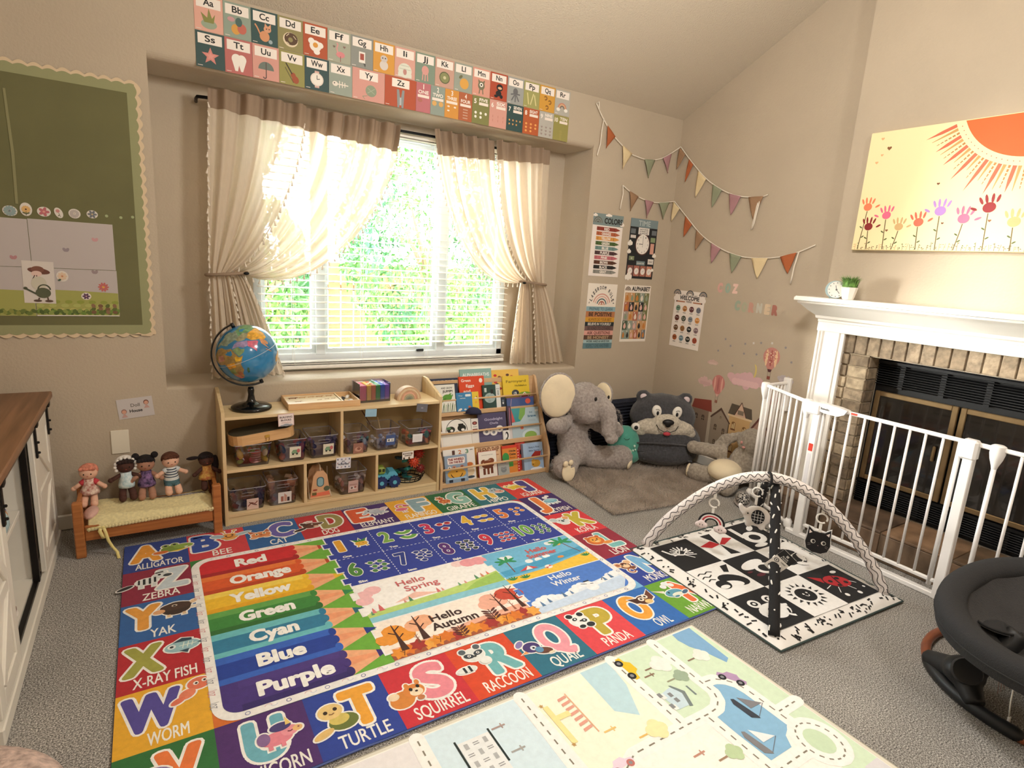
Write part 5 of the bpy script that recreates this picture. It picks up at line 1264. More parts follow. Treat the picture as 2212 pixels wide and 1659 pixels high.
book('tall narrow dark book with a pink stem on its cover', 2, 1.944, 1.974, .437, '4a3a4a', lambda A, w, h: (A.line([(0, -h*.9), (w*.2, h*.9)], w*.3, 'c87a98'), A.rect(-w, -h, w, -h*.2, 'd8d4d4')), off=.004)
def d6(A, w, h):
    A.poly([(-w, h), (-w*.1, h), (-w*.05, h*.55), (-w*.4, h*.1), (-w, h*.05)], '3f9aa0'); A.poly([(-w*.35, h), (w*.05, h), (-.02*w, h*.55), (-w*.35, h*.15), (-w*.5, h*.3)], '7fae5a'); A.poly([(-w, h), (-w*.75, h*.1), (-w, h*.05)], 'c85a5c')
    A.text('be', w*.42, h*.62, h*.10, '5f7f94', w=w*.22); A.text('brave', w*.48, h*.34, h*.15, '3f6f8c', w=w*.6, bold=.03); A.text('little', w*.48, h*.06, h*.14, 'a8b8c4', w=w*.5, bold=.02)
    A.e(w*.3, -h*.85, w*.62, h*.38, 'cfe0e6'); A.e(w*.3, -h*.92, w*.45, h*.3, '8fb45a'); A.e(-w*.3, -h*.35, w*.12, h*.10, 'd0725c'); A.e(w*.85, h*.75, w*.14, h*.08, 'eef2f4')
book('large pale blue be brave little book at the right of the middle tier', 2, 1.973, 2.188, .419, 'b4c9d3', d6, off=.006)
t = thing('sun_hat', 'navy dome-shaped cap resting on the second tier', 'hat', (1.70, 3.085, .405), rot=(-.3, .12, 0))
MB().lathe([(.001, .045), (.03, .040), (.05, .022), (.056, 0), (.050, -.002)], (0, 0, 0), 20).build('crown', mat('navy_felt', '2a2c48', .9), t, True)
MB().box((-.05, -.02, .0), (.05, .03, .004), .002).build('brim', MATS['navy_felt'], t)
# tier 3
def e1(A, w, h):
    A.rect(-w, -h, w, h, '857aa6')
    for k, c in enumerate(('b0484a', 'f0e8dc', 'b0484a', 'f0e8dc', 'b0484a')):
        A.arc(-w, h*1.0, w*(1.05-.1*k)-.0, w*(1.13-.1*k), PI*1.5, PI*2, c) if 0 else None
        for sx in (-1, 1): A.z = 2+k; A.poly([(sx*w*(1-.0*k), h), (sx*w*(1-.06*k), h*.98), (sx*w*(.80+.05*(4-k)*.4), h*.3), (sx*w*(.85+.04*(4-k)), -h), (sx*w, -h)], c) if k < 4 else None
        for q in (-.55, 0, .55): A.z = 2+k; A.arc(q*w, h*1.0, w*(.30-.055*(k+1)), w*(.30-.055*k), PI, 2*PI, c)
    A.z = 9; A.text('How', 0, h*.20, h*.16, 'efe9f2', w=w*.5); A.text('to Bake an', 0, -h*.10, h*.15, 'efe9f2', w=w*1.1, bold=.01); A.text('American', 0, -h*.40, h*.18, 'efe9f2', w=w*1.35, bold=.01); A.text('Pie', 0, -h*.7, h*.17, 'efe9f2', w=w*.4)
book('purple How to Bake an American Pie book with striped curtains', 3, 1.461, 1.682, .322, '857aa6', e1, off=-.018)
def e2(A, w, h):
    A.rect(-w*.86, -h*.9, w*.86, h*.5, 'ecc9a0'); A.e(0, h*.5, w*.86, h*.2, 'ecc9a0'); A.text('THE', 0, h*.30, h*.06, '6a3c20', w=w*.25); A.text('FRIEND SHIP', 0, h*.02, h*.22, '7a4524', w=w*1.5); A.dsl('l 7a4a20 %f %f %f %f %f' % (w*.03, 0, h*.62, 0, h*.9)); A.rect(-w*.25, h*.80, w*.25, h*.83, '7a4a20'); A.rect(-w*.7, -h*.15, w*.7, -h*.12, 'b0764a')
book('orange-brown book titled The Friend Ship in the bottom tier', 3, 1.683, 1.889, .298, 'cc9044', e2, off=-.018)
def e3(A, w, h):
    for x, s_, c in ((-.35, '1', '5a3a34'), (.05, '2', 'c8703a'), (.5, '3', '4f8a6a')): A.text(s_, x*w, h*.66, h*.24, c, w=w*.2)
    A.text('abc', w*.8, h*.82, h*.08, '555', w=w*.2); A.e(w*.62, -h*.1, w*.25, h*.18, 'd9b48a'); A.e(w*.62, -h*.05, w*.2, h*.12, 'c8703a'); A.e(w*.6, -h*.5, w*.3, h*.3, 'e0c9a8'); A.e(w*.65, -h*.85, w*.25, h*.08, '3a4a5a')
book('white 1 2 3 counting book behind the bus book', 3, 1.459, 1.674, .219, 'e9e6e2', e3, off=.004)
def e4(A, w, h):
    A.rect(-w*.95, -h*.97, w*.95, h*.97, '8fa3bb'); A.rrect(-w*.75, h*.35, w*.80, h*.85, h*.12, 'efe6e2'); A.text('THE WHEELS', 0, h*.62, h*.16, '8a2c2c', w=w*1.4, bold=.05); A.text('ON THE BUS', 0, h*.42, h*.14, '8a2c2c', w=w*1.2, bold=.05)
    for x in (-.6, -.2, .5): A.z = 4; A.e(x*w, h*.12, w*.16, h*.12, ('c98a74', 'b0705c', 'e8e4e0')[int(x*3) % 3]); A.e(x*w, h*.12, w*.05, h*.04, '222')
    A.rect(-w*.9, -h*.02, w*.85, h*.04, 'a07a54'); A.e(0, -h*.35, w*.82, h*.36, 'dba43e'); A.arc(0, -h*.2, w*.5, w*.57, PI*1.1, PI*1.9, '3a2418'); A.e(0, -h*.2, w*.08, h*.04, '3a2418'); A.rect(-w*.85, -h*.75, w*.85, -h*.62, '9fc0dc')
    for x in (-.55, .5): A.rect((x-.17)*w, -h*.95, (x+.17)*w, -h*.75, '22283a')
book('The Wheels on the Bus board book with a smiling yellow bus', 3, 1.458, 1.610, .188, '8fa3bb', e4, off=.020)
def e5(A, w, h):
    A.rect(-w*.97, -h*.98, w*.97, h*.98, 'efeae0'); A.text('by the picture book team', -.0, h*.70, h*.045, '4a4038', w=w*1.2)
    D(A, 'e 0 .15 .68 .42 7a4128|e -.45 .35 .3 .28 7a4128|e .35 .45 .35 .25 854a2e|r -.42 -.5 .26 .6 6b3520|r .0 -.52 .24 .55 7a4128|r .4 -.45 .26 .6 6b3520|e -.5 .3 .06 .05 d9b48a', w, h, 0, -.12)
    A.text('Brown Bear', w*.0, h*.28, h*.055, 'f0d8c4', w=w*.7)
book('white board book with a big brown bear, centre of the bottom tier', 3, 1.687, 1.820, .187, 'a8283a', e5, off=.020)
book('small grey board book with a grey animal low in the bottom tier', 3, 1.824, 1.908, .115, 'a9b0ae', lambda A, w, h: (D(A, 'e 0 -.1 .5 .4 7d868a|e -.3 .2 .2 .16 8a9296|e .3 .2 .2 .16 8a9296|e 0 .1 .3 .24 939b9e|e -.1 .12 .05 .05 222|e .12 .12 .05 .05 222', w, h, 0, -.2), A.text('little', 0, h*.6, h*.12, '6a4a5a', w=w)), off=.020)
def e7(A, w, h):
    A.rect(-w, h*.80, w, h, 'd8422c'); A.rect(w*.72, -h, w, h, 'c8302a'); A.rect(-w, -h, w*.72, h*.80, 'dc8a3a'); A.e(-w*.62, h*.15, w*.4, h*.35, '3f9a50'); A.rect(-w, -h*.55, w*.2, -h*.2, '4f9a46'); A.text('Chicka', w*.18, h*.52, h*.13, '33241c', w=w*.8, bold=.04); A.text('Chicka', w*.18, h*.28, h*.13, '33241c', w=w*.8, bold=.04); A.text('Boom', w*.18, h*.06, h*.10, '8a4a24', w=w*.6)
    for i in range(8): A.z = 5; A.e(w*.86, h*(-.8+i*.2), w*.07, h*.04, 'f0d8c8')
book('Chicka Chicka board book in orange, green and red', 3, 1.872, 2.000, .198, 'd0382c', e7, off=.004)
book('red book behind the Bible story book with a small white label', 3, 1.985, 2.060, .206, 'c43a2c', lambda A, w, h: (A.rect(-w*.1, h*.1, w*.25, h*.4, '2a2a34'), A.rect(w*.3, h*.12, w*.6, h*.38, 'e8e8e8'), [A.rect(-w*.9, h*(.5+.08*i), w*.5, h*(.54+.08*i), 'e07a6a') for i in range(5)]), off=-.016)
def e9(A, w, h):
    A.rect(-w, -h, -w*.62, h, 'a5bfdb'); A.text("Baby's First", w*.12, h*.62, h*.12, '5a6a8a', w=w*1.1, bold=.03); A.text('Bible Stories', w*.12, h*.38, h*.12, '5a6a8a', w=w*1.1, bold=.03)
    D(A, 'p 9a2a22 -.3 .2 .1 .55 .7 .5 .6 .05 -.35 .0|e .1 -.5 .45 .32 c8963a|e -.15 -.3 .2 .2 d8a848|r .75 .3 .06 .6 2a2430|e .1 -.95 .6 .14 e4e8ee|e -.2 -.55 .05 .05 3a2a1a', w, h, .1, -.1)
book("pale blue thick Baby's First Bible Stories book at the right end", 3, 2.024, 2.178, .200, '9db7d6', e9, off=.018, th=.026)

# ================================================================== COSY CORNER: plush toys
def fur(name, c, c2, bs=260, bump=1.0): return mat(name, c, .95, bump=bump, bscale=bs, col2=c2, vscale=70, sheen=.3)
GREYF = fur('grey_plush', 'b4aaa5', '968c86'); CREAMF = mat('cream_velvet', 'ecdcbc', .8, var=.06, vscale=12, bump=.2, bscale=60, sheen=.2)
DARKF = fur('charcoal_plush', '48484d', '36363a'); TEALF = mat('teal_plush', '4d9a88', .9, var=.1, vscale=10, bump=.4, bscale=300, sheen=.3)
NAVYF = mat('navy_ribbed', '1d2233', .9, var=.3, vscale=20, bump=.9, bscale=90)
WHITEF = mat('white_felt', 'ece8e0', .9); BLKF = mat('black_felt', '0e0e10', .5)
def tufts(t, pts_fn, n, ln, wd, m, seed=1, nm='fur'):
    rr = random.Random(seed); b = MB()
    for i in range(n):
        p, d = pts_fn(rr); d = d.normalized(); s_ = d.cross(V((rr.uniform(-1, 1), rr.uniform(-1, 1), rr.uniform(-1, 1)))).normalized()*wd; L_ = ln*rr.uniform(.6, 1.3)
        b.add([p-s_, p+s_, p+d*L_], [(0, 1, 2)])
    return b.build(nm, m, t, kind='stuff', recalc=False)
# fluffy grey rug
fr = thing('fur_rug', 'fluffy grey faux fur rug in front of the plush toys', 'rug', (2.72, 2.56, 0))
RC = [(2.22, 2.95), (2.16, 2.24), (2.72, 2.13), (3.08, 2.17), (3.20, 2.62), (3.05, 3.05), (2.55, 3.08)]
MW(fr).prism([(x, y) for x, y in [(2.23, 2.95), (2.155, 2.22), (2.60, 2.17), (3.00, 2.19), (3.20, 2.62), (3.05, 3.05), (2.55, 3.08)]], (0, 0, .001), (1, 0, 0), (0, 1, 0), (0, 0, 1), .012).build('backing', mat('rug_backing', 'a0968c', .95), fr)
def in_poly(x, y, P):
    c = False; j = len(P)-1
    for i in range(len(P)):
        if (P[i][1] > y) != (P[j][1] > y) and x < (P[j][0]-P[i][0])*(y-P[i][1])/(P[j][1]-P[i][1])+P[i][0]: c = not c
        j = i
    return c
rr = random.Random(8); b = MW(fr); FP = [(2.215, 2.96), (2.140, 2.205), (2.60, 2.150), (3.02, 2.17), (3.22, 2.62), (3.06, 3.07), (2.55, 3.10)]
n = 0
while n < 42000:
    x, y = rr.uniform(2.12, 3.24), rr.uniform(2.14, 3.1)
    if not in_poly(x, y, FP): continue
    n += 1; a = .5*math.sin(x*9+y*5)+.7*math.cos(y*11-x*6)+4.0+rr.uniform(-.5, .5); le = rr.uniform(.35, 1.0)
    d = V((math.cos(a)*le, math.sin(a)*le, rr.uniform(.35, .9))); L_ = rr.uniform(.022, .040); s_ = V((-math.sin(a), math.cos(a), 0))*.0013
    p0 = V((x, y, .010)); b.add([p0-s_, p0+s_, p0+d*L_], [(0, 1, 2)])
b.build('fur_pile', mat('rug_fur', 'fbf1e8', .9, col2='dcd0c5', vscale=9), fr, kind='stuff', recalc=False)

# elephant: faces the room, turned a little to the right
el = thing('plush_elephant', 'large grey plush elephant sitting with cream ears, beside the book rack', 'soft toy', (2.42, 2.90, .015))
E_ = lambda x, y, z: (x-2.42, y-2.90, z-.015)
b = MB()
b.ell(E_(2.415, 2.96, .20), (.115, .095, .17), n=20, m=12).ell(E_(2.43, 2.93, .13), (.13, .11, .11), n=20, m=12)
b.ell(E_(2.435, 2.90, .475), (.130, .120, .135), n=22, m=14).ell(E_(2.45, 2.87, .42), (.115, .11, .09), n=20, m=12).ell(E_(2.50, 2.86, .50), (.07, .08, .08), n=16, m=10)
b.tube([E_(2.485, 2.80, .48), E_(2.510, 2.745, .44), E_(2.520, 2.725, .375), E_(2.512, 2.715, .315), E_(2.495, 2.705, .280)], [.068, .062, .055, .050, .042], 14)
b.ell(E_(2.520, 2.690, .268), (.050, .036, .036), n=14, m=9)
b.tube([E_(2.33, 2.93, .345), E_(2.24, 2.88, .33), E_(2.155, 2.83, .355)], [.045, .055, .050], 12).ell(E_(2.14, 2.825, .358), (.048, .046, .046), n=14, m=9)
b.tube([E_(2.52, 2.92, .33), E_(2.62, 2.86, .285), E_(2.665, 2.82, .27)], [.045, .056, .055], 12).ell(E_(2.672, 2.815, .275), (.052, .052, .052), n=14, m=9)
b.tube([E_(2.36, 2.90, .085), E_(2.27, 2.83, .08), E_(2.225, 2.79, .085)], [.075, .080, .082], 14).ell(E_(2.225, 2.775, .090), (.085, .075, .085), n=16, m=10)
b.tube([E_(2.50, 2.90, .085), E_(2.62, 2.83, .085), E_(2.68, 2.79, .085)], [.075, .080, .082], 14).ell(E_(2.70, 2.775, .088), (.090, .078, .088), n=16, m=10)
o = b.build('body', GREYF, el, True); remesh(o, .011, 3, .012, .02)
for sx, c, rot, r in ((1, E_(2.235, 2.93, .525), (0, .10, -.45), (.125, .024, .160)), (2, E_(2.610, 2.90, .515), (0, -.10, -1.25), (.070, .02, .090))):
    b = MB(); b.ell(c, r, rot=rot, n=24, m=14); o = b.build('ear', GREYF, el, True); remesh(o, .010, 2, .008, .02)
    off = Euler(rot).to_matrix() @ V((0, -.014, 0)); c2 = V(c)+off
    MB().ell(c2, (r[0]*.90, r[1]*.85, r[2]*.90), rot=rot, n=24, m=14).build('ear_lining', CREAMF, el, True, label='cream velvet ear lining')
MB().ell(E_(2.435, 2.782, .520), (.011, .007, .014), n=12, m=8).build('eye', BLKF, el, True)
MB().ell(E_(2.560, 2.80, .520), (.008, .008, .013), n=12, m=8).build('eye', BLKF, el, True)
fd = V((-.45, -.80, .30)).normalized()
def sole(c, d, rx, rz, nm='foot_pad'):
    q = d.to_track_quat('Y', 'Z').to_euler(); MB().ell(c, (rx, .012, rz), rot=q, n=20, m=10).build(nm, CREAMF, el, True, label='cream foot pad')
sole(V(E_(2.205, 2.712, .075)), V((-.15, -1, .1)), .048, .060); MB().ell(E_(2.175, 2.710, .135), (.020, .012, .020), n=12, m=8).ell(E_(2.212, 2.705, .142), (.018, .011, .018), n=12, m=8).build('toe_pads', CREAMF, el, True)
sole(V(E_(2.735, 2.715, .055)), V((.55, -.8, -.2)), .055, .030)
def onbody(cs):
    def f(rr):
        c, r = cs[rr.randrange(len(cs))]; d = V((rr.gauss(0, 1), rr.gauss(0, 1), rr.gauss(0, 1))).normalized()
        return V(c)+V((d.x*r[0], d.y*r[1], d.z*r[2])), d+V((0, 0, -.5))+V((rr.uniform(-.5, .5), rr.uniform(-.5, .5), 0))
    return f
tufts(el, onbody([(E_(2.435, 2.90, .475), (.128, .118, .133)), (E_(2.42, 2.95, .20), (.113, .095, .165)), (E_(2.225, 2.79, .085), (.083, .078, .082)), (E_(2.69, 2.78, .087), (.09, .08, .086)), (E_(2.55, 2.72, .35), (.056, .056, .11)), (E_(2.19, 2.85, .345), (.07, .048, .048)), (E_(2.65, 2.83, .28), (.06, .05, .05))]), 9000, .013, .0009, fur('grey_plush_tips', 'b8aea8', '958b84'), 4)

# navy ribbed cushion behind
cu = thing('floor_cushion', 'dark navy ribbed floor cushion propped in the corner behind the toys', 'cushion', (2.78, 3.10, .01))
b = MW(cu); b.box((2.75, 3.095, .21), (1.02, .12, .41), .05); o = b.build('cushion', NAVYF, cu, True)
remesh(o, .02, 6)
for i in range(16): MW(cu).tube([(2.27, 3.030, .05+i*.0235), (2.75, 3.026, .05+i*.0235), (3.23, 3.030, .05+i*.0235)], .006, 6).build('rib', NAVYF, cu, True)

# frog
fg = thing('plush_frog', 'round teal plush frog with white eyes between the elephant and the bear', 'soft toy', (2.79, 2.85, .015), -.55)
b = MB().ell((0, 0, .135), (.115, .085, .140), n=26, m=16).ell((0, -.01, .07), (.125, .095, .075), n=26, m=14)
o = b.build('body', TEALF, fg, True); remesh(o, .010, 4, .004)
MB().ell((-.02, -.050, .080), (.085, .060, .085), n=22, m=12).build('belly', mat('pale_green_plush', 'a9c9ae', .9, bump=.4, bscale=300), fg, True, label='pale green belly')
for sx in (-1, 1):
    MB().ell((sx*.068, -.015, .272), (.032, .028, .030), n=14, m=10).build('eye_mound', WHITEF, fg, True)
    MB().ell((sx*.066, -.041, .274), (.014, .006, .015), n=12, m=8).build('pupil', BLKF, fg, True)
MB().tube([(-.020, -.083, .205), (-.008, -.087, .198), (.006, -.087, .198), (.018, -.083, .204)], .0016, 6).build('mouth', BLKF, fg, True)
for x, z, r in ((.060, .150, .008), (.068, .125, .006), (.052, .118, .007)): MB().ell((x, -.074+(z-.15)*.0, z), (r, .012, r*1.2), n=10, m=7).build('cheek_dot', mat('mint_spot', 'cfe6d8', .9), fg, True)

# bear bean bag
br_ = thing('bear_bean_bag', 'big charcoal bear-faced bean bag with a cream muzzle in the room corner', 'bean bag', (3.065, 2.765, .01), -.62)
b = MB(); b.ell((.02, .02, .16), (.27, .20, .165), n=26, m=14).ell((0, -.01, .10), (.26, .20, .10), n=24, m=12).ell((0, .04, .335), (.235, .145, .165), n=26, m=14)
for sx in (-1, 1): b.ell((sx*.150, .05, .470), (.055, .032, .050), n=14, m=9)
o = b.build('body', DARKF, br_, True); remesh(o, .016, 4, .012, .05)
b = MB(); b.ell((0, -.085, .285), (.205, .070, .070), n=26, m=14).ell((0, -.115, .325), (.105, .050, .065), n=20, m=12)
for sx in (-1, 1): b.ell((sx*.15, -.060, .250), (.075, .060, .045), n=16, m=10)
o = b.build('muzzle', fur('cream_shaggy', 'd6cdbd', 'b3a998', 200), br_, True, label='shaggy cream muzzle'); remesh(o, .011, 3, .012, .03)
b = MB().ell((0, -.172, .345), (.040, .020, .022), n=16, m=10).ell((0, -.170, .332), (.022, .018, .022), n=14, m=9); b.build('nose', BLKF, br_, True)
for sx in (-1, 1):
    MB().ell((sx*.070, -.092, .400), (.033, .022, .043), rot=(0, sx*.2, 0), n=16, m=10).build('eye_white', WHITEF, br_, True)
    MB().ell((sx*.066, -.114, .390), (.009, .005, .015), n=12, m=8).build('pupil', BLKF, br_, True)
    MB().tube([(sx*.055, -.118, .412), (sx*.068, -.120, .420), (sx*.082, -.115, .416)], .0016, 5).build('eyebrow', BLKF, br_, True)
    MB().ell((sx*.150, .022, .470), (.026, .010, .024), n=12, m=8).build('ear_lining', mat('pale_pink_felt', 'd9c9cc', .9), br_, True)
MB().tube([(-.075, -.150, .318), (-.055, -.168, .290), (-.02, -.172, .276), (0, -.172, .286), (.02, -.172, .276), (.055, -.168, .290), (.075, -.150, .318)], .0024, 6).build('mouth', BLKF, br_, True)
MB().ell((0, -.166, .262), (.026, .010, .014), n=12, m=8).build('tongue', mat('red_felt', 'c04450', .9), br_, True)
MB().ell((.215, -.120, .165), (.034, .026, .026), n=12, m=9).build('paw_tip', fur('cream_paw', 'dcd2c2', 'c2b6a4'), br_, True)
for k in range(3): MB().tube([(-.22+.04*k, -.13-.02*k, .17-.05*k), (0, -.196+.01*k, .20-.055*k), (.20, -.14, .18-.055*k)], .006, 6).build('fold', DARKF, br_, True)

# grey plush rabbit lying behind the gate corner
rbt = thing('plush_rabbit', 'long-eared grey plush toy with a cream belly slumped behind the gate', 'soft toy', (3.16, 2.30, .005))
LG = fur('pale_grey_plush', 'b0a596', '91877a', 240); b = MB()
Q = lambda x, y, z: (x-3.16, y-2.30, z-.005)
b.ell(Q(3.17, 2.27, .085), (.13, .12, .085), n=20, m=12).ell(Q(3.27, 2.22, .15), (.08, .10, .12), n=18, m=11).ell(Q(3.285, 2.19, .305), (.078, .095, .095), n=20, m=12)
b.tube([Q(3.22, 2.32, .20), Q(3.14, 2.42, .205), Q(3.11, 2.50, .20)], [.045, .046, .044], 12).ell(Q(3.11, 2.51, .20), (.045, .045, .045), n=12, m=8)
b.tube([Q(3.10, 2.33, .06), Q(3.05, 2.40, .06)], [.055, .058], 12).ell(Q(3.05, 2.42, .06), (.058, .056, .06), n=14, m=9)
b.tube([Q(3.12, 2.18, .05), Q(3.03, 2.14, .045)], [.05, .045], 12).ell(Q(3.02, 2.14, .045), (.047, .045, .045), n=12, m=8)
b.tube([Q(3.28, 2.27, .34), Q(3.24, 2.36, .28), Q(3.22, 2.40, .22)], [.022, .042, .034], 10).tube([Q(3.30, 2.12, .33), Q(3.29, 2.08, .24), Q(3.28, 2.075, .15)], [.022, .042, .034], 10)
o = b.build('body', LG, rbt, True); remesh(o, .011, 3, .012, .02)
MB().ell(Q(3.135, 2.255, .115), (.115, .105, .070), n=20, m=12).build('belly', CREAMF, rbt, True, label='cream belly')
MB().ell(Q(3.038, 2.465, .060), (.044, .016, .046), rot=(0, 0, .5), n=14, m=9).build('foot_pad', CREAMF, rbt, True)
MB().ell(Q(3.208, 2.215, .31), (.008, .008, .010), n=10, m=7).ell(Q(3.20, 2.19, .285), (.010, .012, .008), n=10, m=7).build('nose', mat('pink_nose', 'c98f88', .8), rbt, True)
ck_ = bpy.data.materials.new('check_cloth'); ck_.use_nodes = True; nt = ck_.node_tree; tc = nt.nodes.new('ShaderNodeTexCoord'); cx_ = nt.nodes.new('ShaderNodeTexChecker'); cx_.inputs['Scale'].default_value = 95
cx_.inputs[1].default_value = (*lin('15151a'), 1); cx_.inputs[2].default_value = (*lin('c9c4be'), 1); nt.links.new(tc.outputs['Object'], cx_.inputs[0]); nt.links.new(cx_.outputs[0], nt.nodes['Principled BSDF'].inputs['Base Color'])
t = thing('checked_shoe', 'black and white checked soft shoe lying on the carpet by the play gym', 'shoe', (3.02, 2.02, .0), 2.2)
b = MB().ell((0, 0, .035), (.045, .095, .036), n=16, m=10).ell((0, .045, .055), (.038, .045, .032), n=14, m=9); o = b.build('upper', ck_, t, True); remesh(o, .009, 3)
MB().ell((0, 0, .010), (.048, .098, .011), n=16, m=8).build('sole', GREYF, t, True)
# ================================================================== ALPHABET RUG
ar = thing('alphabet_rug', 'colourful alphabet rug with animals, giant pencils, numbers and seasons', 'rug', (.93, 2.1, 0))
X0, X1, Y0, Y1 = -.147, 2.003, 1.332, 2.868
NC, NR = 9, 6; cw, ch = (X1-X0)/NC, (Y1-Y0)/NR
# body with gently wavy edge
b = MW(ar); rows = []
wav = lambda x, y: .0022*math.sin(x*13+y*3)+.0015*math.sin(y*17-x*5)
NXr, NYr = 90, 64
for j in range(NYr+1):
    y = Y0+(Y1-Y0)*j/NYr; rows.append([V((X0+(X1-X0)*i/NXr, y, .0085)) for i in range(NXr+1)])
b.grid(rows)
edge = [(X0+(X1-X0)*i/NXr, Y0) for i in range(NXr+1)]+[(X1, Y0+(Y1-Y0)*j/NYr) for j in range(1, NYr+1)]+[(X1-(X1-X0)*i/NXr, Y1) for i in range(1, NXr+1)]+[(X0, Y1-(Y1-Y0)*j/NYr) for j in range(1, NYr)]
edge.append(edge[0])
b.grid([[V((x, y, .0085)) for x, y in edge], [V((x+(.002 if x >= X1 else -.002 if x <= X0 else 0), y+(.002 if y >= Y1 else -.002 if y <= Y0 else 0), .004)) for x, y in edge], [V((x, y, .0005)) for x, y in edge]])
b.build('rug_pile', mat('rug_edge', '4a5f92', .95, bump=.5, bscale=400), ar, True)
b = MW(ar); hem = [V((X0-.001+(X1-X0+.002)*i/60, Y0-.002, .0062+.0012*math.sin(i*.9))) for i in range(61)]
b.tube(hem, .0028, 6).build('rolled_hem', mat('rug_hem', '5a6aa8', .9), ar, True)
A = AW(ar, (0, 0, .009), (1, 0, 0), (0, 1, 0), .0004)
A.rect(X0, Y0, X1, Y1, '3f9a50'); A.z = 1
